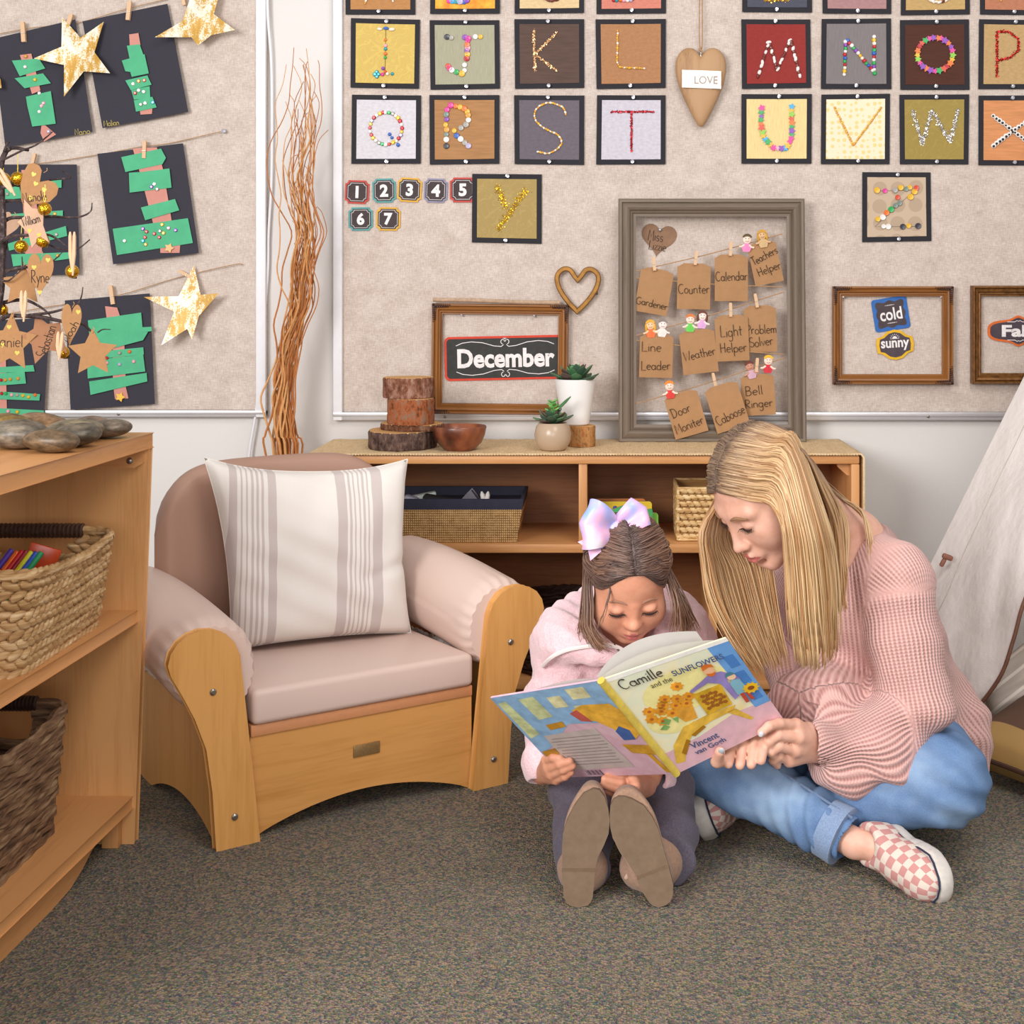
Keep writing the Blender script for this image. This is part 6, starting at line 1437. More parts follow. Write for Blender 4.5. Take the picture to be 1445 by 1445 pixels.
def face_parts(root, P, s, V, kid, brow, lash):
    """eyebrows and lashes laid on the face surface found by nearest body vertices"""
    Vn = np.asarray(V)
    def surf(x, y, z, out=.0006):
        p = P(x, y+.03, z); d = P(0, 1, 0)-P(0, 0, 0); d = d/np.linalg.norm(d)
        rel = Vn-p; tt = rel @ d; lat = np.linalg.norm(rel-np.outer(tt, d), axis=1); c = np.where(lat < .005, tt, -9); i = c.argmax()
        return Vector(p+d*(c[i]+out)) if c[i] > -9 else Vector(P(x, y, z))
    ez = -.008 if kid else 0.0
    for q in (-1, 1):
        m = MB(); pts = []
        for i in range(9):
            a = i/8; x = q*(.015+.034*a); z = ez+(.021 if not kid else .0195)+.0055*math.sin(PI*min(1, a*1.15))-.003*a; pts.append(surf(x, .07, z, .0002))
        m.tube(spline(pts, 16), [.0007+(.0023 if not kid else .0016)*math.sin(PI*(.12+.8*i/16)) for i in range(17)], 6, flat=.5); m.build('eyebrow', brow, root)
        m = MB(); pts = []
        for i in range(9):
            a = i/8-.5; x = q*.0315+a*.030; z = ez-.0052-.0022*math.cos(a*PI)+.0012*abs(a)*2; pts.append(surf(x, .07, z, .0005))
        m.tube(spline(pts, 16), [.0006+.0013*math.sin(PI*(.08+.86*i/16)) for i in range(17)], 6)
        n = P(0, 1, 0)-P(0, 0, 0); up = P(0, 0, 1)-P(0, 0, 0); n = Vector(n).normalized(); up = Vector(up).normalized(); xx = Vector(P(1, 0, 0)-P(0, 0, 0)).normalized()
        for i in range(13):
            k = i/12; b = Vector(spline(pts, 12)[i]); L = (.0075 if not kid else .0065)*s; d = (n*.75-up*.55+xx*(k-.5)*.7).normalized()
            m.tube([b, b+d*L*.6, b+d*L+up*.0012], [.0006, .0004, .00015], 4)
        m.build('eyelashes', lash, root)
def hair_mat(name, roots, mids, tips, rough=.34):
    t = NT(name)
    a = t.add('ShaderNodeAttribute', attribute_name='along'); b = t.add('ShaderNodeAttribute', attribute_name='tone')
    c1 = t.ramp(a.outputs['Fac'], [(0, roots[0]), (.14, roots[0]), (.42, mids[0]), (1, tips[0])]); c2 = t.ramp(a.outputs['Fac'], [(0, roots[1]), (.14, roots[1]), (.42, mids[1]), (1, tips[1])])
    t.color(t.mix(b.outputs['Fac'], c1, c2)); t.set(rough, 0, .45); return t.m
def hair_mesh(name, mtl, parent, sets, seed=1, n=26, sides=5):
    """sets: (guides, count, radius, jitter, spread) ; guides are lists of points, strands run between neighbouring guides"""
    r = np.random.RandomState(seed); VS = []; FS = []; AL = []; TO = []; off = 0
    for guides, cnt, rad, jit, tone in sets:
        G = [np.array(spline(g, n)) for g in guides]; ng = len(G)
        for k in range(cnt):
            sft = (k+r.rand())/cnt*(ng-1) if ng > 1 else 0; i = min(int(sft), max(ng-2, 0)); w = sft-i
            C = G[i]*(1-w)+G[min(i+1, ng-1)]*w; C = C.copy()
            T = np.linspace(0, 1, n+1)[:, None]; j = r.normal(0, jit, 3); j2 = r.normal(0, jit*1.2, 3)
            C = C+j*(.25+.75*T)+j2*T**2+.0012*np.sin(T*r.uniform(4, 9)*2+r.uniform(0, 6))*r.normal(0, 1, 3)
            ln = r.uniform(.86, 1.0); m = max(6, int(n*ln)); C = C[:m+1]
            R_ = rad*r.uniform(.6, 1.3)*(np.sin(np.linspace(.04, PI-.10, m+1))**.5)
            mb = MB(); mb.tube([Vector(c) for c in C], list(R_), sides, True, flat=.6)
            VS += mb.v; FS += [[q+off for q in f] for f in mb.f]; off += len(mb.v)
            AL += list(np.repeat(np.linspace(0, ln, m+1), sides)); TO += [float(np.clip(r.beta(1.2, 1.2)*tone[1]+tone[0], 0, 1))]*len(mb.v)
    me = bpy.data.meshes.new(name); l = parent.location; VS = [(p[0]-l[0], p[1]-l[1], p[2]-l[2]) for p in VS]
    me.from_pydata(VS, [], FS); me.materials.append(mtl); me.polygons.foreach_set('use_smooth', [True]*len(me.polygons))
    for k, a in (('along', AL), ('tone', TO)): at_ = me.attributes.new(k, 'FLOAT', 'POINT'); at_.data.foreach_set('value', np.array(a, np.float32))
    me.update(); return link(name, me, parent)
def cap_mesh(name, mtl, parent, C, M, s, grow, lo, hi, vox, cutn, cutp, extra=None, tone=.35, cr=(.073, .094, .084)):
    S = SDF(lo, hi, vox); P = lambda x, y, z: np.array(C+M @ (Vector((x, y, z))*s))
    S.ell(P(0, -.014, .036), (np.array(cr)+grow)*s, M, 0)
    S.ell(P(0, -.035, -.01), (np.array((.066, .062, .075))+grow)*s, M, .02)
    if extra: extra(S, P)
    S.plane(P(*cutp), np.array(M @ Vector(cutn)), .006)
    V, F = largest(*S.mesh()); V = smooth_mesh(V, F, 1)
    loc = (np.asarray(V)-np.array(C)) @ np.array(M)/s
    tn = tone+.22*np.sin(loc[:, 0]*140+loc[:, 1]*25)*.5+.15*np.sin(loc[:, 0]*330+loc[:, 2]*60)
    return sdf_obj(name, V, F, mtl, parent, None, {'along': np.full(len(V), .06), 'tone': np.clip(tn, 0, 1)})
def limb_uv(V, segs):
    """rib coordinate around and along the nearest limb segment, for the knit"""
    V = np.asarray(V); best = np.full(len(V), 9e9); sec = best.copy(); U = np.zeros(len(V)); W = np.zeros(len(V))
    for a, b, r, ref, w0 in segs:
        a = np.array(a, float); b = np.array(b, float); d = b-a; L = np.linalg.norm(d); d = d/L
        t = np.clip((V-a) @ d, 0, L); q = V-(a+t[:, None]*d); ds = np.linalg.norm(q, axis=1)/r
        x = np.array(ref, float); x = x-d*(x @ d); x /= np.linalg.norm(x); y = np.cross(d, x)
        an = np.arctan2(q @ y, q @ x); m = ds < best; sec = np.where(m, best, np.minimum(sec, ds)); best[m] = ds[m]; U[m] = (an*r)[m]; W[m] = ((V-a) @ d+w0)[m]
    return U, W, np.clip((sec-best)/.10, 0, 1)
def knit(name, c_hi, c_lo, period=.0078, row=.0058):
    t = NT(name)
    u = t.add('ShaderNodeAttribute', attribute_name='rib'); v = t.add('ShaderNodeAttribute', attribute_name='row')
    ph = t.math('MULTIPLY', u.outputs['Fac'], 2*PI/period); a = t.math('MULTIPLY', t.math('ADD', t.math('COSINE', ph), 1.0), .5)
    tri = t.math('ABSOLUTE', t.math('SINE', t.math('MULTIPLY', ph, .5)))
    rw = t.math('SINE', t.math('ADD', t.math('MULTIPLY', v.outputs['Fac'], 2*PI/row), t.math('MULTIPLY', tri, 2.6)))
    h = t.math('ADD', t.math('MULTIPLY', a, .7), t.math('MULTIPLY', t.math('ADD', rw, 1.0), .09))
    n = t.noise(t.coord(), 500, 2); h2 = t.math('ADD', h, t.math('MULTIPLY', n, .22))
    am = t.add('ShaderNodeAttribute', attribute_name='amp'); h2 = t.math('ADD', t.math('MULTIPLY', t.math('SUBTRACT', h2, .5), am.outputs['Fac']), .5)
    t.color(t.ramp(h2, [(.12, c_lo), (.62, c_hi)])); t.set(.9, 0, .1, **{'Sheen Weight': .25}); t.bump(h2, .9, .004); return t.m
def cloth(name, c, c2, sc_=300, bump=.3, rough=.9, sheen=.15, low=None):
    t = NT(name); n = t.noise(t.coord(), sc_, 3, .7)
    col = t.ramp(n, [(.33, c2), (.67, c)])
    if low: l = t.noise(t.coord(), low[0], 3); col = t.mix(t.ramp(l, [(.42, '#000000'), (.66, '#ffffff')]), col, low[1])
    t.color(col); t.set(rough, 0, .15, **{'Sheen Weight': sheen}); t.bump(n, bump, .003); return t.m
def nail_mb(m, p, d, n, r):
    d = Vector(d).normalized(); n = Vector(n); n = (n-d*n.dot(d)).normalized(); x = d.cross(n)
    M = Matrix((x, d, n)).transposed(); m.ball(Vector(p), (r*.62, r*.8, r*.22), M, 10, 6)
def checker_shoe(root, name, heel, toe, up, L, label, W=.088, Ht=.075):
    """slip-on shoe between heel and toe points of the sole; up = direction away from the sole"""
    heel, toe = Vector(heel), Vector(toe); y = (toe-heel).normalized(); z = Vector(up); z = (z-y*z.dot(y)).normalized(); x = y.cross(z)
    M = Matrix((x, y, z)).transposed(); L = (toe-heel).length
    def lo(px, py, pz): return np.array(heel+M @ Vector((px, py, pz)))
    g = .16; c = (heel+toe)/2; S = SDF(np.array(c)-g, np.array(c)+g, .0028)
    w = W/2
    # sole stack
    pts = [(0, .038, .030), (0, .10, .0295), (0, L*.55, .036), (0, L*.72, .040), (0, L-.038, .036)]
    S2 = SDF(np.array(c)-g, np.array(c)+g, .0028)
    for i in range(len(pts)-1):
        a, b = pts[i], pts[i+1]; S2.cone(lo(0, a[1], .012), lo(0, b[1], .012), a[2]*1.08, b[2]*1.08, .01)
    S2.plane(lo(0, 0, .030), np.array(z), .003); S2.plane(lo(0, 0, 0), -np.array(z), .003)
    V, F = largest(*S2.mesh())
    o = sdf_obj('sole', V, F, [plain('#cdc5bd', .6, 0, .12, 60)], root)
    # upper
    for a, b in zip([(0, .036, .028), (0, .085, .027), (0, L*.55, .032), (0, L*.74, .034)], [(0, .085, .027), (0, L*.55, .032), (0, L*.74, .034), (0, L-.036, .030)]):
        S.cone(lo(0, a[1], .028), lo(0, b[1], .028), a[2]*1.05, b[2]*1.02, .012)
    S.cone(lo(0, .040, .03), lo(0, .036, Ht), .030, .031, .02); S.cone(lo(0, .036, Ht-.004), lo(0, L*.5, .05), .026, .026, .03)
    S.plane(lo(0, 0, .026), -np.array(z), 0)
    S.cone(lo(0, .040, Ht+.014), lo(0, .046, .05), .026, .016, .004, True)
    S.plane(lo(0, .0, Ht+.004), np.array(M @ Vector((0, -.12, 1))), .004)
    V, F = largest(*S.mesh()); me_l = (np.asarray(V)-np.array(heel)) @ np.array(M)
    t = NT('checker_canvas'); 
    u_ = t.add('ShaderNodeAttribute', attribute_name='cx'); v_ = t.add('ShaderNodeAttribute', attribute_name='cy')
    cb = t.add('ShaderNodeCombineXYZ'); t.link(u_.outputs['Fac'], cb.inputs[0]); t.link(v_.outputs['Fac'], cb.inputs[1])
    ck = t.add('ShaderNodeTexChecker'); ck.inputs['Scale'].default_value = 1.0; ck.inputs['Color1'].default_value = hexc('#c48d88'); ck.inputs['Color2'].default_value = hexc('#d8cabd'); t.link(cb.outputs[0], ck.inputs['Vector'])
    t.color(ck.outputs['Color']); t.set(.85, 0, .15); t.bump(t.noise(t.coord(), 500, 2), .2, .001)
    ang = np.arctan2(me_l[:, 0], me_l[:, 2]-.015)*.038
    o = sdf_obj('upper', V, F, [t.m], root, None, {'cx': ang/.0115+20, 'cy': me_l[:, 1]/.0125+20})
    m = MB(); ring = []
    for i in range(65):
        a = 2*PI*i/64; yy = L*.5+(L*.5+.0035)*math.sin(a); k = np.interp(yy, [-.01, .03, .10, L*.6, L*.8, L-.03, L+.01], [.0, .033, .033, .0395, .043, .036, .0]); ring.append(None)
    pts = []
    for yy in np.linspace(.002, L-.002, 40):
        pts.append((np.interp(yy, [0, .012, .035, .10, L*.6, L*.76, L-.03, L-.008, L], [.004, .022, .0325, .0325, .0385, .0425, .0365, .02, .004]), yy))
    loop = [lo(p, q, .0305) for p, q in pts]+[lo(-p, q, .0305) for p, q in pts[::-1]]; loop.append(loop[0])
    m.tube([Vector(p) for p in loop], .0018, 5, False); m.build('navy_line', plain('#2a2f45', .6), root)
    q = MB(); cc = lo(0, .02, Ht*.86); q.ball(Vector(lo(0, .010, Ht*.74)), (.026, .009, .022), M, 14, 10); q.build('heel_pad', plain('#e8dfd0', .8), root)
    return lo
# ------------------------------------------------------------------------------------------------ woman
def woman():
    root = thing('person', 'long haired blonde woman in a pink knit sweater and blue jeans sitting cross legged, reading', 'person', (.5, 2.72, 0))
    f = Vector((-.666, -.383, -.643)); u = Vector((-.559, -.32, .766)); M = basis(f, u); C = Vector((.279, 2.474, .6475)); s = .955
    sk = skin('fair_skin', '#e4b39d', '#daa48c'); lip = plain('#c9736c', .4, 0, .05)
    S = SDF((-.02, 2.18, .0), (.80, 3.0, .80), .0026)
    P = head_sdf(S, C, M, s)
    shL, shR = at(1258, 818, 2.59), at(1112, 845, 2.80); elL, wrL = at(1290, 1000, 2.53), at(1160, 1056, 2.475)
    elR, wrR = at(1135, 1010, 2.66), at(1092, 1040, 2.52)
    nb = Vector((.462, 2.672, .528)); chest = Vector((.475, 2.70, .42)); pel = Vector((.535, 2.80, .125))
    hl, hr = Vector((.575, 2.73, .105)), Vector((.43, 2.74, .11)); knL, knR = at(1330, 1100, 2.50), at(984, 1060, 2.62)
    anL, anR = at(1085, 1142, 2.60), at(1206, 1190, 2.445)
    S.chain([P(0, -.035, -.045), np.array(C.lerp(nb, .55)+Vector((.01, .012, .012))), np.array(nb)], [.047, .046, .054], .02)
    S.chain([nb, chest, Vector((.51, 2.77, .27)), pel], [.06, .085, .08, .075], .03)
    S.chain([nb+Vector((0, 0, -.02)), shL], [.05, .042], .04); S.chain([nb+Vector((0, 0, -.02)), shR], [.05, .042], .04)
    S.chain([shL, elL, wrL], [.042, .036, .024], .01); S.chain([shR, elR, wrR], [.042, .036, .024], .01)
    S.chain([hl, knL, anL], [.055, .042, .026], .02); S.chain([hr, knR, anR], [.055, .042, .025], .01)
    # feet inside the shoes
    SHR = (at(1252, 1174, 2.495), at(1346, 1261, 2.33), Vector((-.76, -.13, .16))); SHL = (at(994, 1146, 2.77), at(978, 1156, 2.555), Vector((.90, .10, .28)))
    for an, (hh, tt, uu), hz in ((anR, SHR, .066), (anL, SHL, .098)):
        y_ = (tt-hh).normalized(); z_ = (uu-y_*uu.dot(y_)).normalized(); q_ = lambda b, c: hh+y_*b+z_*c
        S.chain([an, q_(.045, hz-.004), q_(.075, .040), q_(.14, .030)], [.0245, .0225, .019, .011], .008)
    DH = .145
    def fin(px, r0, r1, k=.003): S.chain([at(p[0], p[1], p[2]+DH) for p in px], list(np.linspace(r0, r1, len(px))), k)
    # left hand holding the right edge of the cover
    K = [(1123, 1023, 2.288), (1127, 1041, 2.280), (1122, 1059, 2.284), (1114, 1073, 2.294)]
    for i, k in enumerate(K): S.cone(at(1152, 1048+3*i, 2.330+DH), at(k[0], k[1], k[2]+DH), .0185, .0122, .012)
    fin([K[0], (1100, 1021, 2.262), (1085, 1025, 2.247), (1074, 1034, 2.243)], .0100, .0072)
    fin([K[1], (1098, 1037, 2.262), (1085, 1046, 2.258), (1090, 1058, 2.268)], .0102, .0078)
    fin([K[2], (1099, 1053, 2.266), (1088, 1061, 2.264), (1094, 1070, 2.275)], .0098, .0075)
    fin([K[3], (1099, 1067, 2.278), (1091, 1073, 2.276), (1097, 1080, 2.286)], .0088, .0068)
    fin([(1140, 1030, 2.318), (1112, 1032, 2.312), (1090, 1038, 2.300), (1076, 1043, 2.292)], .014, .0088, .008)
    # right hand under the lower edge
    for i, x in enumerate((1076, 1062, 1046, 1030)):
        S.cone(at(1090, 1024, 2.365+DH), at(x+6, 1026, 2.318+DH), .016, .0125, .012)
        yb = (1076, 1082, 1083, 1081)[i]
        fin([(x+6, 1026, 2.318), (x+2, 1050, 2.268), (x-2, yb-3, 2.238)], .0100, .0080)
    fin([(1075, 1050, 2.34), (1040, 1066, 2.285), (1012, 1074, 2.228), (1016, 1061, 2.208)], .013, .0088, .006)
    V, F = largest(*S.mesh()); V = smooth_mesh(V, F, 1, .35)
    loc = (np.asarray(V)-np.array(C)) @ np.array(M)/s
    fc = loc[F].mean(1); ml = (np.abs(fc[:, 0])/.0235)**2+((fc[:, 2]+.0705)/(.0115*np.clip(1.15-np.abs(fc[:, 0])/.03, .3, 1.1)))**2
    mi = ((ml < 1) & (fc[:, 1] > .078)).astype(int)
    sdf_obj('body', V, F, [sk, lip], root, mi)
    face_parts(root, P, s, V, False, plain('#8a6548', .8), plain('#3a2620', .7))
    m = MB(); m2 = MB()
    nail_mb(m, at(1018, 1060, 2.1995+DH), at(1019, 1052, 2.20+DH)-at(1015, 1066, 2.21+DH), (0, -1, .2), .0088); nail_mb(m2, at(1074, 1036, 2.2365+DH), (-.4, 0, -.6), (-.2, -1, .1), .0066)
    for q in (m, m2): q.build('fingernail', plain('#b9bcc0', .25), root)
    # ---- sweater
    X = SDF((.08, 2.20, .005), (.86, 3.02, .66), .0034)
    X.chain([nb+Vector((.012, .012, -.03)), chest+Vector((0, .005, 0)), Vector((.512, 2.765, .29)), Vector((.535, 2.80, .16))], [.078, .135, .152, .172], .03)
    X.ell((.555, 2.815, .115), (.185, .155, .085), None, .04)
    X.chain([nb+Vector((.01, .01, -.035)), shL, shL.lerp(elL, .5), elL], [.062, .068, .064, .062], .03)
    X.chain([nb+Vector((-.005, .01, -.035)), shR, elR], [.06, .066, .06], .03)
    dr = at(1205, 1088, 2.49)
    X.chain([elL, at(1240, 1040, 2.51), at(1180, 1056, 2.49)], [.062, .056, .044], .025); X.chain([at(1255, 1070, 2.50), dr, at(1170, 1075, 2.485)], [.045, .036, .036], .03)
    X.chain([at(1178, 1057, 2.485), at(1150, 1052, 2.468)], [.0415, .0395], .004)
    X.chain([elR, at(1112, 1020, 2.58), at(1098, 1032, 2.55)], [.058, .048, .038], .02)
    # hem at the back that reaches the floor
    X.chain([Vector((.62, 2.83, .2)), at(1352, 1030, 2.78), at(1368, 1062, 2.76)], [.10, .06, .045], .03)
    X.chain([Vector((.44, 2.66, .26)), at(1160, 990, 2.55), at(1120, 985, 2.56)], [.09, .055, .045], .03)
    def folds(x, y, z):
        a = .0035*np.sin(z*42+x*30+1.5*np.sin(y*24))+.0028*np.sin((x-y)*58+z*26)+.002*np.sin(z*95+y*50)
        low = np.clip((.34-z)/.2, 0, 1); return a*(.55+1.1*low)
    X.warp(folds)
    # openings: V neck, cuffs, lower edge
    nv = np.array(basis(f, u) @ Vector((0, 0, 1)))
    X.chain([nb+Vector((-.005, -.005, .06)), nb+Vector((-.03, -.03, .0)), nb+Vector((-.065, -.085, -.05))], [.075, .062, .02], .006, True)
    c0 = at(1150, 1052, 2.468); dW = (c0-at(1180, 1057, 2.485)).normalized()
    X.cone(c0+dW*.06, c0-dW*.02, .036, .032, .002, True)
    # cut the closed end of the cuff
    X.cone(c0+dW*.064, c0+dW*.10, .058, .058, .002, True)
    c1 = at(1098, 1032, 2.55); d1 = (at(1086, 1045, 2.51)-c1).normalized(); X.cone(c1+d1*.06, c1-d1*.01, .03, .028, .002, True)
    sl, g = X.blk(np.array(c1)-.06, np.array(c1)+.06); X.d[sl] = np.maximum(X.d[sl], (g[0]-c1.x)*d1.x+(g[1]-c1.y)*d1.y+(g[2]-c1.z)*d1.z-.012)
    V, F = largest(*X.mesh()); V = smooth_mesh(V, F, 2, .4)
    V[:, 2] = np.maximum(V[:, 2], .003)
    segs = [(pel, chest+Vector((0, 0, .06)), .15, (-.6, -.8, 0), 0), (shL, elL, .066, (-.5, -.85, 0), 0), (elL, at(1160, 1056, 2.475), .055, (0, -1, .2), .3), (shR, elR, .064, (-.5, -.85, 0), 0), (elR, c1, .05, (0, -1, 0), .3), (nb, shL, .07, (-.5, -.85, 0), .1)]
    U, W, A_ = limb_uv(V, segs)
    sw = knit('pink_rib_knit', '#dfb2aa', '#b27f79')
    sdf_obj('sweater', V, F, [sw], root, None, {'rib': U, 'row': W, 'amp': A_})
    # ---- jeans
    J = SDF((.05, 2.28, .0), (.84, 3.0, .30), .0034)
    J.ell((.53, 2.80, .10), (.16, .14, .098), None, .02)
    J.chain([hl, hl.lerp(knL, .55)+Vector((0, 0, .012)), knL], [.098, .088, .077], .02); J.chain([knL, knL.lerp(anL, .45), at(1130, 1140, 2.585), anL+Vector((.03, 0, 0))], [.076, .068, .052, .046], .02)
    J.chain([hr, hr.lerp(knR, .55), knR], [.092, .08, .067], .02); J.chain([knR, knR.lerp(anR, .35), knR.lerp(anR, .75), anR.lerp(knR, .08)], [.067, .061, .049, .0425], .015)
    def jf(x, y, z): return .0026*np.sin((x+y)*75+z*60)*np.sin(x*31+2)+.0034*np.sin((x*1.3-y)*120+z*40)*np.exp(-((x-.36)/.10)**2)+.0034*np.sin(x*55+z*130)*np.exp(-((x-.63)/.09)**2)
    J.warp(jf)
    dA = (anR-knR).normalized(); e = anR.lerp(knR, .08)
    J.cone(e+dA*.050, e+dA*.09, .052, .052, .002, True)
    V, F = largest(*J.mesh()); V = smooth_mesh(V, F, 1, .4); V[:, 2] = np.maximum(V[:, 2], .002)
    dn = NT('washed_denim'); n1 = dn.noise(dn.coord('Object', (420, 420, 420)), 1, 2, .8); n2 = dn.noise(dn.coord('Object', (7, 7, 9)), 1, 3)
    col = dn.ramp(n2, [(.30, '#527099'), (.5, '#6784ab'), (.72, '#8ea8c6')]); dn.color(dn.mix(dn.ramp(n1, [(.4, '#000000'), (.75, '#5a5a5a')]), col, '#cdd8e6')); dn.set(.85, 0, .15); dn.bump(n1, .35, .002)
    sdf_obj('jeans', V, F, [dn.m], root)
    # turned up cuff
    m = MB(); c = e; m.tube([c-dA*.032, c-dA*.030, c+dA*.004, c+dA*.006, c+dA*.004, c-dA*.02], [.045, .0508, .0518, .0498, .046, .042], 30, False)
    m.build('turned_up_cuff', cloth('cuff_denim', '#8fa3c0', '#7489ab', 420), root)
    st = MB(); pts = []
    for i in range(24):
        k = .12+.84*i/23; c = knR.lerp(anR, k); rr = np.interp(k, [0, .35, .75, 1], [.068, .063, .052, .046]); d = Vector((.35, -.55, .76)).normalized(); d = (d-dA*d.dot(dA)).normalized(); pts.append(c+d*(rr+.0005))
    st.tube(pts, .0022, 6); st.build('side_seam', plain('#6d7f9c', .9, 0, .2, 300), root)
    # ---- shoes
    checker_shoe(root, 'shoe', *SHR, .24, '', Ht=.066)
    checker_shoe(root, 'shoe', *SHL, .24, '', Ht=.098)
    # ---- hair
    hm = hair_mat('blonde_hair', ('#5c4a42', '#94795f'), ('#a67a54', '#dcb98c'), ('#c48e57', '#f4d8a8'))
    cap_mesh('hair_cap', hm, root, C, M, s, .003, (.12, 2.32, .50), (.46, 2.64, .82), .003, (0, .80, -.60), (0, .071, .078), tone=.3)
    def sw_(x, y, z, g=.0075):
        c = Vector((0, -.014, .036)); r = Vector((.073+g, .094+g, .084+g)); d = Vector((x, y, z))-c; k = math.sqrt((d.x/r.x)**2+(d.y/r.y)**2+(d.z/r.z)**2); return Vector(C+M @ ((c+d/k)*s))
    def fall(sd, hang):
        out = []
        for i, h in enumerate(hang):
            a = i/(len(hang)-1); y = .080-.150*a; z = .078+.040*math.sin(a*PI*.75)
            q = [sw_(sd*.0015, y, z, .003), sw_(sd*.010, y-.002, z-.001, .0068), sw_(sd*.026, y-.006, z-.006), sw_(sd*.054, y-.020-.006*a, z-.026), sw_(sd*.073, y-.042-.012*a, z-.062+.01*a)]
            out.append(q+[at(*p) for p in h])
        return out
    N = fall(-1, [[(1104, 740, 2.372), (1110, 790, 2.385), (1114, 865, 2.40), (1124, 958, 2.42)], [(1118, 740, 2.366), (1127, 800, 2.38), (1134, 880, 2.40), (1143, 966, 2.42)],
         [(1136, 740, 2.372), (1146, 800, 2.385), (1152, 880, 2.40), (1158, 966, 2.42)], [(1154, 740, 2.395), (1165, 800, 2.41), (1170, 880, 2.425), (1172, 955, 2.44)], [(1166, 735, 2.43), (1178, 790, 2.45), (1182, 860, 2.46), (1182, 930, 2.47)]])
    Fr = fall(1, [[(990, 745, 2.452), (992, 795, 2.46), (1002, 845, 2.465), (1032, 905, 2.47), (1068, 955, 2.48)], [(998, 750, 2.485), (1006, 800, 2.495), (1022, 860, 2.495), (1050, 915, 2.495), (1080, 962, 2.49)],
          [(1016, 750, 2.525), (1032, 800, 2.525), (1048, 860, 2.525), (1070, 915, 2.515), (1090, 958, 2.51)], [(1042, 750, 2.555), (1060, 800, 2.545), (1075, 860, 2.54), (1090, 910, 2.53), (1104, 952, 2.52)],
          [(1078, 750, 2.575), (1088, 800, 2.56), (1097, 860, 2.55), (1106, 910, 2.54), (1116, 950, 2.53)]])
    Bk = [[(1080, 606, 2.455), (1132, 636, 2.44), (1160, 690, 2.45), (1178, 740, 2.47), (1184, 800, 2.48), (1186, 880, 2.48)], [(1100, 610, 2.47), (1140, 650, 2.49), (1165, 690, 2.52), (1182, 730, 2.55), (1188, 800, 2.53), (1190, 870, 2.51)], [(1110, 615, 2.49), (1148, 655, 2.52), (1172, 695, 2.55), (1195, 740, 2.56), (1192, 800, 2.54), (1186, 860, 2.52)]]
    Wp = [[(1150, 665, 2.53), (1185, 700, 2.57), (1215, 722, 2.585), (1226, 760, 2.565), (1226, 810, 2.54)], [(1150, 675, 2.55), (1190, 705, 2.59), (1220, 730, 2.60), (1229, 765, 2.58), (1224, 830, 2.55)]]
    w = lambda g: [[at(*p) for p in q] for q in g]
    hair_mesh('hair', hm, root, [(N, 470, .0019, .0026, (0, 1)), (Fr, 420, .0019, .003, (0, .8)), (w(Bk), 150, .0021, .003, (0, .7)), (w(Wp), 14, .0013, .0025, (.2, .8)), (N[:2], 40, .0014, .002, (.5, .5))], 3, 30)
# ------------------------------------------------------------------------------------------------ girl
def boot(root, outline, hb, Y, topc, ank):
    """outline: sole contour in pixels facing the viewer; hb: heel break line"""
    pts = [at(740+x/4.817, 1000+y/4.817, Y) for x, y in outline]; lean = lambda p: Y+.03-(p.z)*.16
    P3 = [at(740+x/4.817, 1000+y/4.817, Y+.004) for x, y in outline]
    m = MB(); n = len(P3); vs = [Vector(p) for p in P3]+[Vector(p)+Vector((0, .010, 0)) for p in P3]
    m.add(vs, [list(range(n)), list(range(n, 2*n))[::-1]]+[[i, (i+1) % n, n+(i+1) % n, n+i] for i in range(n)])
    so = plain('#78634f', .75, 0, .10, 70); m.build('sole', so, root, angle=50)
    (x0, y0), (x1, y1) = hb; a, b = at(740+x0/4.817, 1000+y0/4.817, Y), at(740+x1/4.817, 1000+y1/4.817, Y); nrm = Vector((-(b.z-a.z), 0, b.x-a.x))
    if nrm.z > 0: nrm = -nrm
    hp = [p for p in pts if (p-a).dot(nrm) > 0]; cz = sum((p for p in hp), Vector())/len(hp); hp = hp+[a, b]; hp.sort(key=lambda p: math.atan2(p.z-cz.z, p.x-cz.x))
    m = MB(); n = len(hp); vs = [Vector(p)+Vector((0, -.012, 0)) for p in hp]+[Vector(p)+Vector((0, .004, 0)) for p in hp]
    m.add(vs, [list(range(n)), list(range(n, 2*n))[::-1]]+[[i, (i+1) % n, n+(i+1) % n, n+i] for i in range(n)]); m.build('heel', so, root, angle=40)
    c = sum(pts, Vector())/len(pts); S = SDF(np.array(c)-(.12, .03, .13), np.array(c)+(.12, .20, .13), .003)
    zs = [p.z for p in pts]; z0, z1 = min(zs), max(zs)
    for i in range(14):
        z = z0+.022+(z1-z0-.040)*i/13; xs = []
        for p, q in zip(pts, pts[1:]+pts[:1]):
            if (p.z-z)*(q.z-z) <= 0 and p.z != q.z: xs.append(p.x+(q.x-p.x)*(z-p.z)/(q.z-p.z))
        if len(xs) < 2: continue
        r = (max(xs)-min(xs))/2-.0015; x = (max(xs)+min(xs))/2; S.cone((x, Y+.022, z), (x, Y+.022+(.03 if i < 7 else .02), z), r, r*.85, .006)
    S.chain([(c.x, Y+.05, z0+.04), ank, ank+Vector((0, .05, .01))], [.036, .038, .040], .02)
    S.plane((0, Y+.012, 0), (0, -1, 0)); 
    sl, g = S.blk(S.lo, S.lo+S.vox*S.n); S.d[sl] = np.maximum(S.d[sl], .004-g[2]+0*S.d[sl])
    V, F = largest(*S.mesh()); sdf_obj('boot_upper', smooth_mesh(V, F, 1), F, [cloth('tan_suede', '#ab8b75', '#9a7a66', 200)], root)
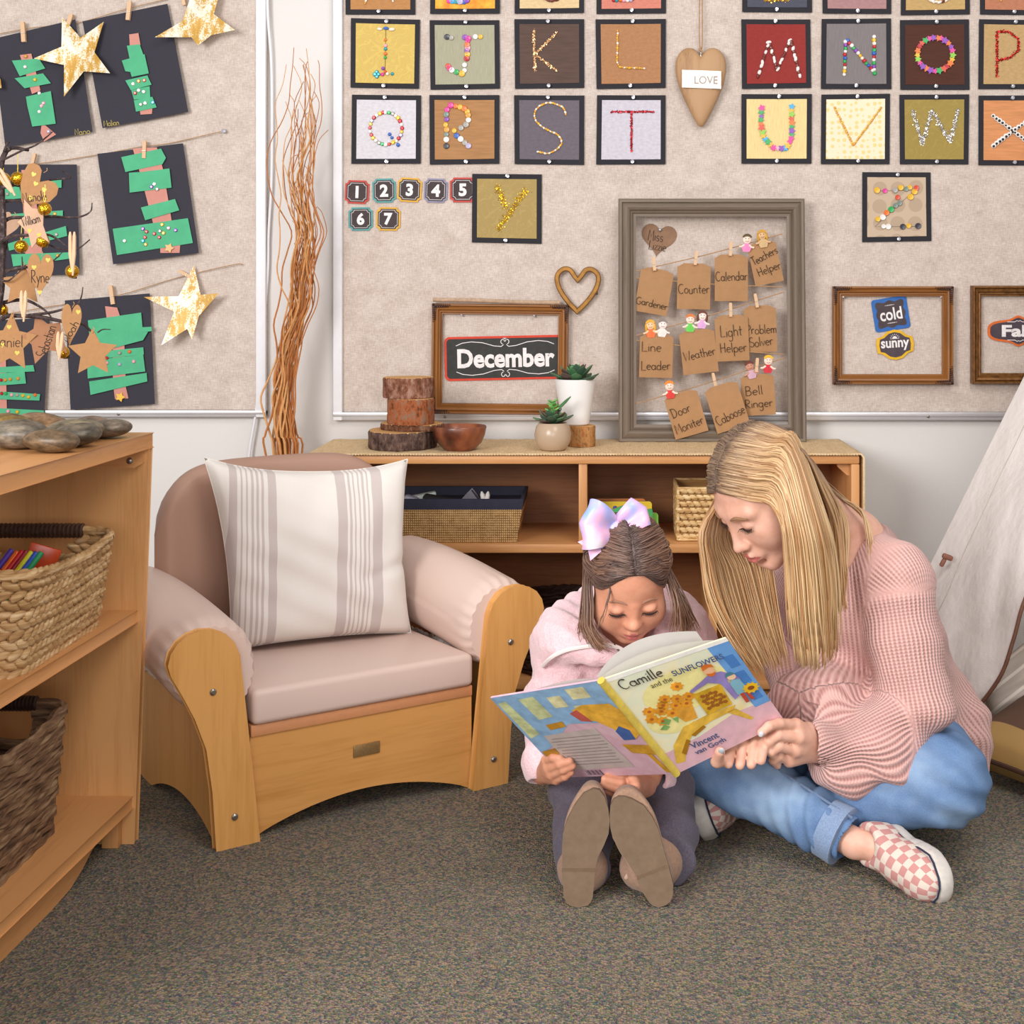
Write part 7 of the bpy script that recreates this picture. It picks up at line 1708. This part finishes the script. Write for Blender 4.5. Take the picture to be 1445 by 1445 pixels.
def girl():
    root = thing('person', 'small dark haired girl in pink fleece and pastel bow reading on the floor', 'person', (.04, 2.62, 0))
    f = Vector((.14, -.81, -.57)); u = Vector((.06, -.57, .82)); M = basis(f, u); C = Vector((.043, 2.482, .501)); s = .90
    sk = skin('warm_skin', '#dfa183', '#d39275'); lip = plain('#c4706a', .45, 0, .05)
    S = SDF((-.20, 2.20, .0), (.28, 2.90, .64), .0024)
    P = head_sdf(S, C, M, s, True)
    nb = Vector((.04, 2.56, .385)); shR, shL = Vector((-.058, 2.59, .345)), Vector((.142, 2.59, .355)); elR, elL = at(780, 1000, 2.56), at(950, 1005, 2.57)
    wrR, wrL = at(766, 1092, 2.50), at(917, 1098, 2.47)
    S.chain([P(0, -.02, -.05), nb, Vector((.04, 2.64, .27)), Vector((.04, 2.71, .09))], [.04, .045, .075, .08], .02)
    S.chain([nb, shR, elR, wrR], [.035, .03, .026, .019], .01); S.chain([nb, shL, elL, wrL], [.035, .03, .026, .019], .01)
    hR, hL = Vector((-.005, 2.70, .075)), Vector((.085, 2.70, .075)); kR, kL = at(822, 1112, 2.53), at(932, 1116, 2.53); aR, aL = at(822, 1225, 2.40), at(928, 1215, 2.40)
    S.chain([hR, kR, aR], [.05, .038, .028], .01); S.chain([hL, kL, aL], [.05, .038, .028], .01)
    DG = .10; DR_ = .07
    def fin(px, r0, r1, k=.0025): S.chain([at(p[0], p[1], p[2]+(DG if p[0] > 830 else DR_)) for p in px], list(np.linspace(r0, r1, len(px))), k)
    # her right hand on the lower corner of the back cover
    for i, p in enumerate(((771, 1073, 2.345), (774, 1084, 2.34), (778, 1093, 2.342), (785, 1100, 2.348))): S.cone(at(768, 1088+2*i, 2.385+DG), at(p[0], p[1], p[2]+DR_), .013, .0092, .008)
    fin([(771, 1073, 2.345), (781, 1069, 2.318), (790, 1070, 2.312)], .0086, .0066); fin([(774, 1084, 2.34), (790, 1078, 2.312), (804, 1074, 2.306)], .0086, .0064)
    fin([(778, 1093, 2.342), (795, 1086, 2.314), (808, 1081, 2.308)], .0084, .0062); fin([(785, 1100, 2.348), (797, 1096, 2.322), (806, 1090, 2.314)], .0078, .0056)
    fin([(770, 1078, 2.375), (782, 1062, 2.372), (792, 1056, 2.366)], .0095, .007)
    # her left hand under the book
    for i, p in enumerate(((893, 1098, 2.325), (897, 1108, 2.315), (895, 1118, 2.315), (887, 1126, 2.322))): S.cone(at(912, 1104+3*i, 2.355+DG), at(p[0], p[1], p[2]+DR_), .0135, .0094, .008)
    fin([(893, 1098, 2.325), (876, 1096, 2.300), (858, 1094, 2.292)], .0088, .0062); fin([(897, 1108, 2.315), (876, 1105, 2.290), (853, 1099, 2.284)], .0088, .0062)
    fin([(895, 1118, 2.315), (873, 1115, 2.290), (851, 1107, 2.284)], .0086, .006); fin([(887, 1126, 2.322), (871, 1124, 2.300), (858, 1117, 2.294)], .008, .0056)
    V, F = largest(*S.mesh()); V = smooth_mesh(V, F, 1, .35)
    loc = (np.asarray(V)-np.array(C)) @ np.array(M)/s; fc = loc[F].mean(1)
    ml = (np.abs(fc[:, 0])/.0165)**2+((fc[:, 2]+.062)/(.0088*np.clip(1.15-np.abs(fc[:, 0])/.024, .3, 1.1)))**2
    sdf_obj('body', V, F, [sk, lip], root, ((ml < 1) & (fc[:, 1] > .076)).astype(int))
    face_parts(root, P, s, V, True, plain('#9a705a', .8), plain('#2c1c18', .7))
    # ---- jacket
    X = SDF((-.22, 2.26, .0), (.30, 2.92, .52), .0032)
    X.chain([Vector((.04, 2.60, .36)), Vector((.04, 2.64, .26)), Vector((.04, 2.70, .12))], [.085, .105, .125], .03)
    X.chain([nb, shR, elR, at(766, 1088, 2.505)], [.06, .062, .052, .034], .025); X.chain([nb, shL, elL, at(927, 1088, 2.49)], [.06, .062, .052, .036], .025)
    hood = [at(800, 905, 2.52), at(785, 892, 2.58), at(830, 862, 2.66), at(890, 850, 2.70), at(945, 862, 2.66), at(968, 880, 2.58), at(935, 905, 2.52)]
    X.chain([Vector(p) for p in spline(hood, 14)], [.030]+[.036]*13+[.030], .02)
    X.chain([at(800, 905, 2.52), at(850, 918, 2.49), at(880, 935, 2.48)], [.03, .026, .02], .015); X.chain([at(935, 905, 2.52), at(915, 920, 2.49), at(893, 935, 2.48)], [.03, .024, .02], .015)
    X.warp(lambda x, y, z: .003*np.sin(z*60+x*40+np.sin(y*30)*1.5)+.0022*np.sin((x+y)*110+z*50)+.0014*np.sin(x*210)*np.sin(y*190)*np.sin(z*200))
    X.chain([P(0, -.01, -.03), P(0, .03, -.10)], [.058, .05], .006, True); X.ell(P(0, .03, -.03), np.array((.068, .075, .09))*s, M, .004, True)
    for c0, d0 in ((at(766, 1088, 2.505), Vector((-.0, -.5, -.9))), (at(927, 1088, 2.49), (at(905, 1102, 2.44)-at(945, 1060, 2.55)))):
        d0 = d0.normalized(); sl, g = X.blk(np.array(c0)-.06, np.array(c0)+.06)
        X.d[sl] = np.maximum(X.d[sl], (g[0]-c0.x)*d0.x+(g[1]-c0.y)*d0.y+(g[2]-c0.z)*d0.z-.018); X.cone(c0+d0*.04, c0, .024, .022, .002, True)
    V, F = largest(*X.mesh()); V = smooth_mesh(V, F, 1, .4); V[:, 2] = np.maximum(V[:, 2], .004)
    sdf_obj('fleece_jacket', V, F, [cloth('pink_fleece', '#fbd8dc', '#f3c6cd', 240, .8, .95, .6)], root)
    # white piping and zip, laid on the jacket surface
    Vn = np.asarray(V)
    def front(px, py, out=.002):
        # jacket point seen along this direction, kept on the real surface
        d = np.array(at(px, py, 1.0)-Vector((0, 0, EYE))); d /= np.linalg.norm(d); rel = Vn-np.array((0, 0, EYE)); tt = rel @ d; lat = np.linalg.norm(rel-np.outer(tt, d), axis=1)
        k = np.where(lat < .006, tt, 9); i = k.argmin(); return Vector(np.array((0, 0, EYE))+d*(k[i]-out)) if k[i] < 9 else None
    for nm, L in (('piping', [(766, 940), (778, 928), (795, 919), (815, 914), (840, 911), (862, 911), (878, 917), (884, 928)]), ('piping', [(965, 905), (950, 902), (930, 908), (912, 916), (900, 926), (896, 935)])):
        q = [front(*p) for p in L]; q = [p for p in q if p is not None]
        if len(q) > 3: MB().tube(spline(q, 30), .0042, 7).build(nm, plain('#f0e6e2', .8, 0, .03), root)
    q = [front(*p, .003) for p in ((866, 909), (874, 918), (880, 928), (884, 940))]; q = [p for p in q if p is not None]
    if len(q) > 2: MB().tube(spline(q, 16), .0028, 6).build('zip', plain('#6b5a50', .4, .7), root); 
    if len(q) > 2: MB().box(q[1]+Vector((.006, -.006, -.008)), (.008, .004, .018), rotm(y=.5), .001).build('zip_pull', plain('#8d8580', .3, .8), root)
    # ---- trousers
    J = SDF((-.14, 2.34, .0), (.24, 2.86, .22), .0032)
    J.ell((.04, 2.72, .085), (.115, .11, .08), None, .02)
    J.chain([hR, kR, kR.lerp(aR, .6), aR], [.066, .054, .047, .046], .02); J.chain([hL, kL, kL.lerp(aL, .6)+Vector((.012, 0, 0)), aL+Vector((.012, 0, 0))], [.066, .056, .05, .05], .02)
    J.warp(lambda x, y, z: .0022*np.sin(y*90+z*70+x*40)+.0016*np.sin(y*150-x*90))
    for a in (aR, aL):
        sl, g = J.blk(np.array(a)-.08, np.array(a)+.08); J.d[sl] = np.maximum(J.d[sl], (a.y-.012)-g[1]+0*J.d[sl])
    V, F = largest(*J.mesh()); V = smooth_mesh(V, F, 1, .4); V[:, 2] = np.maximum(V[:, 2], .003)
    sdf_obj('trousers', V, F, [cloth('grey_twill', '#655e6b', '#534d59', 320, .3)], root)
    boot(root, [(470, 545), (400, 580), (340, 660), (290, 760), (262, 850), (255, 950), (258, 1050), (262, 1150), (268, 1260), (285, 1295), (310, 1318), (370, 1330), (430, 1318), (452, 1295), (465, 1260), (475, 1150), (482, 1090), (500, 1010), (540, 930), (572, 850), (580, 760), (570, 680), (545, 600), (510, 555)], ((255, 1090), (482, 1090)), 2.322, None, aR)
    boot(root, [(640, 600), (605, 622), (585, 660), (580, 720), (582, 800), (600, 880), (650, 970), (700, 1040), (730, 1090), (770, 1150), (810, 1240), (850, 1300), (875, 1320), (910, 1330), (960, 1315), (990, 1290), (1005, 1250), (1010, 1180), (985, 1080), (960, 1000), (940, 930), (910, 820), (870, 740), (810, 660), (730, 615), (680, 600)], ((765, 1145), (980, 1062)), 2.322, None, aL)
    z = MB(); a = at(887, 1232, 2.345); z.box(a, (.006, .003, .022), rotm(y=.5), .001); z.build('zip_tag', plain('#c2a58f', .5), root)
    # ---- hair
    hm = hair_mat('brown_hair', ('#43332d', '#77605a'), ('#553f36', '#8a6a5a'), ('#86604a', '#bb9273'), .4)
    cap_mesh('hair_cap', hm, root, C, M, s, .003, (-.10, 2.32, .36), (.18, 2.64, .64), .003, (0, .86, -.50), (0, .069, .070), tone=.25, cr=(.075, .092, .074))
    def sc_(x, y, z, g=.0075):
        # a point pushed out to the scalp surface, in head coordinates
        c = Vector((0, -.014, .036)); r = Vector((.075+g, .092+g, .074+g)); d = Vector((x, y, z))-c; k = math.sqrt((d.x/r.x)**2+(d.y/r.y)**2+(d.z/r.z)**2); return Vector(C+M @ ((c+d/k)*s))
    T = []; 
    def comb(side):
        out = []
        for i in range(6):
            y0 = .080-.030*i; z0 = .080+.012*i
            out.append([sc_(side*.0012, y0, z0, .003), sc_(side*.008, y0-.004, z0-.001, .007), sc_(side*.022, y0-.012, z0-.004), sc_(side*.044, y0-.035, z0-.016), sc_(side*.058, y0-.06, z0-.03), sc_(side*.05, -.09, .05-.01*i), sc_(side*.03, -.11, .03)])
        # hairline at the temple swept back over the ear
        for z1, y1 in ((.062, .066), (.040, .052), (.015, .035)):
            out.append([sc_(side*.012, .078, .083), sc_(side*.045, y1, z1+.012), sc_(side*.066, y1-.04, z1), sc_(side*.072, y1-.075, z1-.01), sc_(side*.055, -.09, .01), sc_(side*.03, -.11, .0)])
        return out
    cr, cl = comb(1), comb(-1)
    w = lambda g: [[at(*p) for p in q] for q in g]
    def side(sd, hang):
        out = []
        for i, h in enumerate(hang): out.append([sc_(sd*.030, .050-.03*i, .085-.004*i), sc_(sd*.058, .036-.03*i, .058-.005*i), sc_(sd*.073, .018-.03*i, .018-.006*i)]+[at(*p) for p in h])
        return out
    loR = side(1, [[(834, 858, 2.435), (834, 884, 2.43), (845, 905, 2.425), (862, 916, 2.43)], [(827, 866, 2.46), (829, 890, 2.455), (842, 912, 2.45), (858, 922, 2.455)], [(822, 862, 2.49), (816, 888, 2.51), (812, 908, 2.53)]])
    loL = side(-1, [[(952, 850, 2.435), (952, 880, 2.44), (947, 905, 2.445)], [(962, 856, 2.465), (968, 880, 2.48), (970, 905, 2.49)], [(966, 850, 2.49), (978, 872, 2.5), (988, 892, 2.51)]])
    wisp = w([[(866, 822, 2.415), (858, 845, 2.405), (852, 870, 2.405), (846, 885, 2.41)], [(860, 822, 2.415), (857, 850, 2.405), (848, 872, 2.405), (843, 890, 2.41)]])
    hair_mesh('hair', hm, root, [(cr, 400, .0013, .0016, (0, .9)), (cl, 400, .0013, .0016, (0, .9)), (loR, 150, .0011, .0036, (.1, .8)), (loL, 150, .0011, .0040, (.1, .8)), (wisp, 7, .0007, .0012, (.3, .7))], 5, 20)
    # ---- bow
    g = NT('pastel_ribbon'); n = g.noise(g.coord('Object', (13, 13, 13)), 1, 2); g.color(g.ramp(n, [(.34, '#7db0ec'), (.44, '#b9b4ee'), (.53, '#eeb4d6'), (.64, '#efe4f0')])); g.set(.35, 0, .5, **{'Sheen Weight': .2})
    c = at(868, 748, 2.45)
    def loop(tip, w0, w1, puff, nm):
        tip = Vector(tip); d = tip-c; L = d.length; d = d.normalized(); vw = Vector((0, -1, .25)); wv = d.cross(vw).normalized(); nn = wv.cross(d).normalized()
        m = MB()
        def ff(u_, v_):
            a = u_*2*PI; x = L*(.5-.5*math.cos(a)); k = math.sin(a)*puff*(.25+.75*(x/L)); wd = (w0+(w1-w0)*(x/L)**.8); off = (v_-.5)*wd
            return c+d*(x-.012*abs(v_-.5)*2*(x/L))+nn*(k+.004*math.sin(v_*9))+wv*off
        m.sheet(ff, 40, 10, .0012); m.build(nm, g.m, root, angle=70)
    loop(at(822, 738, 2.41), .034, .086, .022, 'bow_loop'); loop(at(912, 716, 2.46), .028, .056, .019, 'bow_loop')
    for e0, w1 in ((at(824, 778, 2.41), .038), (at(905, 752, 2.50), .03)):
        d = e0-c; wv = d.normalized().cross(Vector((0, -1, .2))).normalized(); m = MB()
        m.sheet(lambda a, b: c+d*a+wv*(b-.5)*(.02+(w1-.02)*a)+Vector((0, -.006*math.sin(a*3), 0))-d*(.12*a*(1-abs(b-.5)*2)), 10, 6, .001); m.build('bow_tail', g.m, root, angle=70)
    m = MB(); m.ball(c+Vector((0, -.006, 0)), (.014, .010, .018), None, 14, 10); m.build('bow_knot', g.m, root)
# ================================================================== the picture book they hold
def book():
    Sb, St = at(955, 1092, 2.34), at(848, 960, 2.20)
    RT, LT = at(1025, 900, 2.30), at(692, 985, 2.31)
    def onplane(px, py, p3):
        n = (St-Sb).cross(p3-Sb); o = Vector((0, 0, EYE)); d = at(px, py, 1.0)-o; return o+d*((Sb-o).dot(n)/d.dot(n))
    RB, LB = onplane(1108, 1018, RT), onplane(796, 1097, LT)
    root = thing('picture_book', 'open hardback picture book with sunflowers on its cover held between woman and girl', 'book', (Sb+St)/2)
    def plane(a, b, c, d):
        # bilinear cover, u along the spine->edge, v bottom->top ; n points to the readers
        n = (b-a).cross(d-a).normalized(); n = n if n.y > 0 else -n
        return (lambda u, v, o=0.0: a*(1-u)*(1-v)+b*u*(1-v)+c*u*v+d*(1-u)*v+n*o), n
    fr, nf = plane(Sb, RB, RT, St); bk, nb_ = plane(Sb, LB, LT, St)
    gl = dict(rough=.25)
    yl = plain('#e9dfa8', .3, 0, .06, 20); 
    def board(fn, name, m_):
        m = MB(); G = [fn(u, v, o) for o in (0, .0032) for v in (0, 1) for u in (0, 1)]
        m.add(G, [[0, 1, 3, 2], [4, 6, 7, 5], [0, 4, 5, 1], [2, 3, 7, 6], [0, 2, 6, 4], [1, 5, 7, 3]]); return m.build(name, m_, root, smooth=False)
    def wash(name, stops, sc_):
        t = NT(name); n = t.noise(t.coord(), sc_, 4, .6); t.color(t.ramp(n, stops)); t.set(.28, 0, .5); return t.m
    fc = board(fr, 'front_cover', wash('cover_wash', [(.35, '#e2e6cc'), (.5, '#f0e8c4'), (.65, '#efdc9c')], 14))
    bc = board(bk, 'back_cover', wash('back_cover_wash', [(.35, '#dab8c4'), (.5, '#d3a9b8'), (.65, '#e0c0c8')], 18))
    # spine
    m = MB(); m.tube([Sb, Sb.lerp(St, .5), St], [.0065]*3, 12); m.build('spine', plain('#d9bf55', .35, 0, .2, 40), root)
    def paint(cover, fn, name, polys, col, o=-.0005, var=.1):
        m = MB()
        for P in polys:
            n = len(P); q = .87 if cover is fc else 1.0; m.add([fn(x, min(.999, y*q), o) for x, y in P], [list(range(n))])
        m.build(name, plain(col, .3, 0, var, 40), cover, smooth=False)
    def circ(x, y, r, n=14, sx=1, ph=0, wob=0): return [(x+r*sx*math.cos(2*PI*i/n+ph)*(1+wob*(i % 2)), y+r*math.sin(2*PI*i/n+ph)*(1+wob*(i % 2))) for i in range(n)]
    r = random.Random(4)
    # front cover picture: blue shutters, floor, table, flowers, two figures
    paint(fc, fr, 'painted_floor', [[(0, 0), (1, 0), (1, .32), (.7, .34), (.35, .26), (0, .24)]], '#e0b6c0', -.0003)
    paint(fc, fr, 'painted_glow', [circ(.5, .78, .22, 20, 1.6), circ(.25, .55, .16, 18, 1.2)], '#ede29a', -.0003)
    paint(fc, fr, 'painted_shutter', [[(.86, .3), (1, .30), (1, 1.14), (.82, 1.14)]], '#6a9fd8', -.0004)
    paint(fc, fr, 'shutter_panel', [[(.89, a), (.97, a), (.965, a+.15), (.88, a+.15)] for a in (.38, .6, .81)], '#4a80c4', -.0006)
    paint(fc, fr, 'painted_table', [[(.05, .10), (.12, .28), (.28, .42), (.5, .44), (.74, .42), (.70, .37), (.5, .36), (.32, .32), (.2, .22), (.12, .08)], [(.64, .38), (.72, .38), (.80, .2), (.77, .19)]], '#e0b445', -.0006, .25)
    paint(fc, fr, 'table_drawer', [[(.14, .18), (.24, .29), (.26, .26), (.16, .14)], [(.29, .31), (.42, .355), (.43, .325), (.31, .28)]], '#a8751a', -.0009)
    paint(fc, fr, 'painted_vase', [[(.32, .46), (.42, .45), (.45, .6), (.40, .66), (.33, .66), (.28, .6)]], '#e3a23a', -.0008, .25)
    fl_ = [(.12, .62), (.18, .56), (.22, .66), (.28, .60), (.26, .71), (.34, .66), (.38, .72), (.42, .64), (.44, .84), (.47, .70), (.14, .70), (.3, .76)]
    paint(fc, fr, 'painted_flower', [circ(x, y, .04, 16, 1, i, .35) for i, (x, y) in enumerate(fl_)], '#e69a2c', -.001, .3)
    paint(fc, fr, 'flower_heart', [circ(x, y, .014) for x, y in fl_], '#b5622a', -.0013)
    paint(fc, fr, 'painted_leaf', [[(.2, .5), (.24, .54), (.2, .58), (.15, .55)], [(.27, .48), (.3, .54), (.25, .55)], [(.16, .46), (.2, .48), (.17, .52), (.12, .49)]], '#7fa85f', -.0011, .3)
    paint(fc, fr, 'painted_canvas', [[(.50, .44), (.72, .44), (.735, .70), (.50, .70)]], '#d8a92c', -.0012, .3)
    paint(fc, fr, 'canvas_blotch', [circ(.545+.035*(i % 5)+.012*((i//5) % 2), .50+.045*(i//5)+.01*(i % 2), .017, 10, 1, i, .3) for i in range(19)], '#a05f22', -.0015)
    paint(fc, fr, 'painted_coat', [[(.50, .75), (.62, .80), (.70, .84), (.80, .83), (.88, .74), (.90, .66), (.86, .66), (.80, .72), (.81, .50), (.76, .48), (.74, .70), (.66, .76), (.5, .72)]], '#8f7fb8', -.0018, .2)
    paint(fc, fr, 'painted_head', [circ(.725, .875, .045, 16)], '#e8b48a', -.0021); paint(fc, fr, 'painted_hair', [[(.68, .90), (.69, .95), (.73, .965), (.77, .94), (.775, .90), (.74, .92)], [(.69, .86), (.70, .82), (.74, .81), (.765, .85), (.73, .845)]], '#d8702a', -.0024)
    paint(fc, fr, 'painted_child', [[(.80, .52), (.80, .66), (.83, .70), (.89, .68), (.90, .52)]], '#7fb3c4', -.0024); paint(fc, fr, 'child_head', [circ(.845, .735, .036, 14)], '#eec6a2', -.0027)
    paint(fc, fr, 'child_cap', [[(.80, .75), (.82, .79), (.86, .79), (.885, .755)]], '#4a7f8a', -.003); paint(fc, fr, 'child_legs', [[(.82, .40), (.85, .40), (.855, .52), (.82, .52)], [(.87, .41), (.9, .41), (.895, .52), (.865, .52)]], '#b84a35', -.0027)
    paint(fc, fr, 'held_flower', [circ(.925, .54, .05, 20, 1.1, 0, .35)], '#e5b51f', -.0030); paint(fc, fr, 'held_flower_heart', [circ(.925, .54, .024, 12, 1.2)], '#8a4a1e', -.0033)
    paint(fc, fr, 'page_edge_strip', [[(.0, 1.11), (1, 1.11), (1, 1.148), (0, 1.148)]], '#f3efe8', -.0005)
    m = MB()
    def lay(fn, s, cx, cy, w, h, o, bold, shear=0, m=m):
        vs, fs, tw, th = text_geo(s, bold, shear); m.add([fn(cx+x/tw*w, cy+y/th*h, o) for x, y in vs], fs)
    def pen(fn, s, cx, cy, w, h, o, rad, m=m):
        adv = []; x = 0
        for ch in s: adv.append(x); x += GLY.get(ch, GLY[' '])[1]
        for ch, x0 in zip(s, adv):
            for st in GLY.get(ch, GLY[' '])[0]:
                Q = [fn(cx+((x0+p[0])/x-.5)*w, cy+(p[1]-.45)*h, o) for p in st]; m.tube(Q, rad, 5, flat=.6)
    pen(fr, 'Camille', .25, .905, .34, .09, -.0010, .0011); lay(fr, 'and the', .36, .815, .17, .045, -.0015, .0)
    m.build('title_word', plain('#3a332c', .6), fc, smooth=False)
    m2 = MB(); lay(fr, 'SUNFLOWERS', .68, .86, .42, .055, -.0036, .02, 0, m2); m3 = MB(); lay(fr, 'Vincent', .35, .175, .24, .06, -.0015, .02, 0, m3); lay(fr, 'van Gogh', .36, .10, .27, .06, -.0015, .02, 0, m3); m3.build('name_lettering', plain('#4b5a82', .6), fc, smooth=False)
    m2.build('title_lettering', plain('#4b5a82', .6), fc, smooth=False)
    # back cover picture: blue wall, yellow furniture, grey text panel
    paint(bc, bk, 'painted_wall', [[(0, .62), (.3, .6), (.55, .62), (.80, .42), (1, .30), (1, 1), (0, 1)]], '#8fb6da', -.0003, .2)
    paint(bc, bk, 'painted_shutter', [[(.62, .72), (.76, .70), (.78, .94), (.64, .95)], [(.86, .55), (.97, .5), (.98, .93), (.9, .94)]], '#cfd6a0', -.0006, .3)
    paint(bc, bk, 'painted_picture', [[(.42, .80), (.54, .80), (.54, .92), (.42, .92)], [(.18, .86), (.34, .86), (.34, .97), (.18, .97)], [(.30, .72), (.38, .72), (.38, .8), (.3, .8)]], '#d9d3a4', -.0006, .3)
    paint(bc, bk, 'painted_bed', [[(.02, .46), (.10, .40), (.30, .62), (.42, .66), (.42, .76), (.30, .80), (.08, .78), (.01, .66)]], '#e6ad3c', -.0009, .3)
    paint(bc, bk, 'painted_quilt', [[(.33, .62), (.42, .64), (.46, .73), (.38, .76)]], '#c05a50', -.0012, .2); paint(bc, bk, 'painted_chair', [[(.58, .60), (.74, .58), (.74, .64), (.58, .66)], [(.84, .30), (.98, .28), (.98, .34), (.84, .37)]], '#b9862a', -.0012, .3)
    paint(bc, bk, 'painted_jug', [[(.10, .40), (.20, .40), (.21, .50), (.15, .55), (.09, .50)]], '#3f62a0', -.0012, .2); paint(bc, bk, 'painted_table', [[(.02, .22), (.22, .26), (.25, .36), (.04, .33)], [(.03, .03), (.07, .03), (.11, .24), (.07, .24)]], '#c9952a', -.0012, .3)
    paint(bc, bk, 'text_panel', [[(.30, .10), (.86, .09), (.84, .52), (.36, .55)]], '#c4b6b1', -.0006)
    paint(bc, bk, 'text_line', [[(.36+.01*(i % 3), .16+.035*i), (.82-.02*(i % 2), .155+.035*i), (.82-.02*(i % 2), .163+.035*i), (.36+.01*(i % 3), .168+.035*i)] for i in range(10)], '#9a8d8a', -.0009)
    paint(bc, bk, 'bar_code', [[(.62+.012*i, .025), (.62+.012*i+(.003+.004*(i*7 % 3 == 0)), .025), (.62+.012*i+(.003+.004*(i*7 % 3 == 0)), .085), (.62+.012*i, .085)] for i in range(12)], '#4a444a', -.0009)
    # pages on the readers' side
    pg = plain('#e6e1da', .7, 0, .02, 30)
    m = MB(); m.sheet(lambda u, v: bk(.02+u*.95, .02+v*.96, .0035+.012*math.sin(PI*min(1, u*1.3+.08))*(1-u*.4)), 24, 6, -.002).build('left_pages', pg, root, angle=70)
    m = MB(); m.sheet(lambda u, v: fr(.01+u*.93, .02+v*.965, .004+.030*math.sin(PI*min(1, u*.95+.05))**.8), 24, 6, -.003).build('right_pages', pg, root, angle=70)
    m = MB(); m.sheet(lambda u, v: fr(.0+u*.86, .02+v*.97, .006+.062*math.sin(PI*min(1, u*.8+.03))**.8), 24, 6, -.001).build('turning_page', pg, root, angle=70)

    return dict(fr=fr, bk=bk, LB=LB, RB=RB)
# ================================================================== light and camera
def lights():
    w = bpy.data.worlds.new('room_light'); sc.world = w; w.use_nodes = True
    bg = w.node_tree.nodes['Background']; bg.inputs['Color'].default_value = (1.0, .975, .96, 1); bg.inputs['Strength'].default_value = .52
    def area(name, loc, tgt, sx, sy, e, col):
        l = bpy.data.lights.new(name, 'AREA'); l.shape = 'RECTANGLE'; l.size = sx; l.size_y = sy; l.energy = e; l.color = col
        o = bpy.data.objects.new(name, l); COL.objects.link(o); o.location = loc
        o.rotation_euler = (Vector(tgt)-Vector(loc)).to_track_quat('-Z', 'Y').to_euler()
    area('window_daylight', (-2.1, -.5, 1.85), (.1, 3.2, .5), 1.5, 1.3, 136, (1.0, .985, .98))
    area('front_fill', (.3, -1.6, 1.25), (.2, 3.0, .4), 2.0, 1.4, 47, (1.0, .98, .97))  # added soft fill behind the camera, brightens the book cover and front faces
    area('overhead_fill', (.9, .9, 2.75), (.4, 3.0, .2), 1.2, 1.2, 38, (1.0, .97, .95))  # added fill from overhead, stands for no actual ceiling fixture
def camera():
    cd = bpy.data.cameras.new('camera'); cd.sensor_fit = 'HORIZONTAL'; cd.sensor_width = 36.0; cd.lens = FPX*36/1445
    cd.shift_x = (722.5-CX)/1445; cd.shift_y = -(722.5-CY)/1445; cd.clip_start = .05; cd.clip_end = 50
    o = bpy.data.objects.new('camera', cd); COL.objects.link(o); o.location = (0, 0, EYE); o.rotation_euler = (PI/2, 0, 0); sc.camera = o
    sc.view_settings.view_transform = 'Standard'; sc.view_settings.look = 'None'; sc.view_settings.exposure = 0.0; sc.view_settings.gamma = 1.0; sc.view_settings.use_curve_mapping = False
build_room(); build_cards(); number_tags(); board_signs(); hearts_on_board(); helper_frame(); left_board()
back_shelf(); shelf_top(); left_shelf(); twig_tree(); willow()
armchair(); soft_things(); tent()
book()
woman()
girl()
lights(); camera()
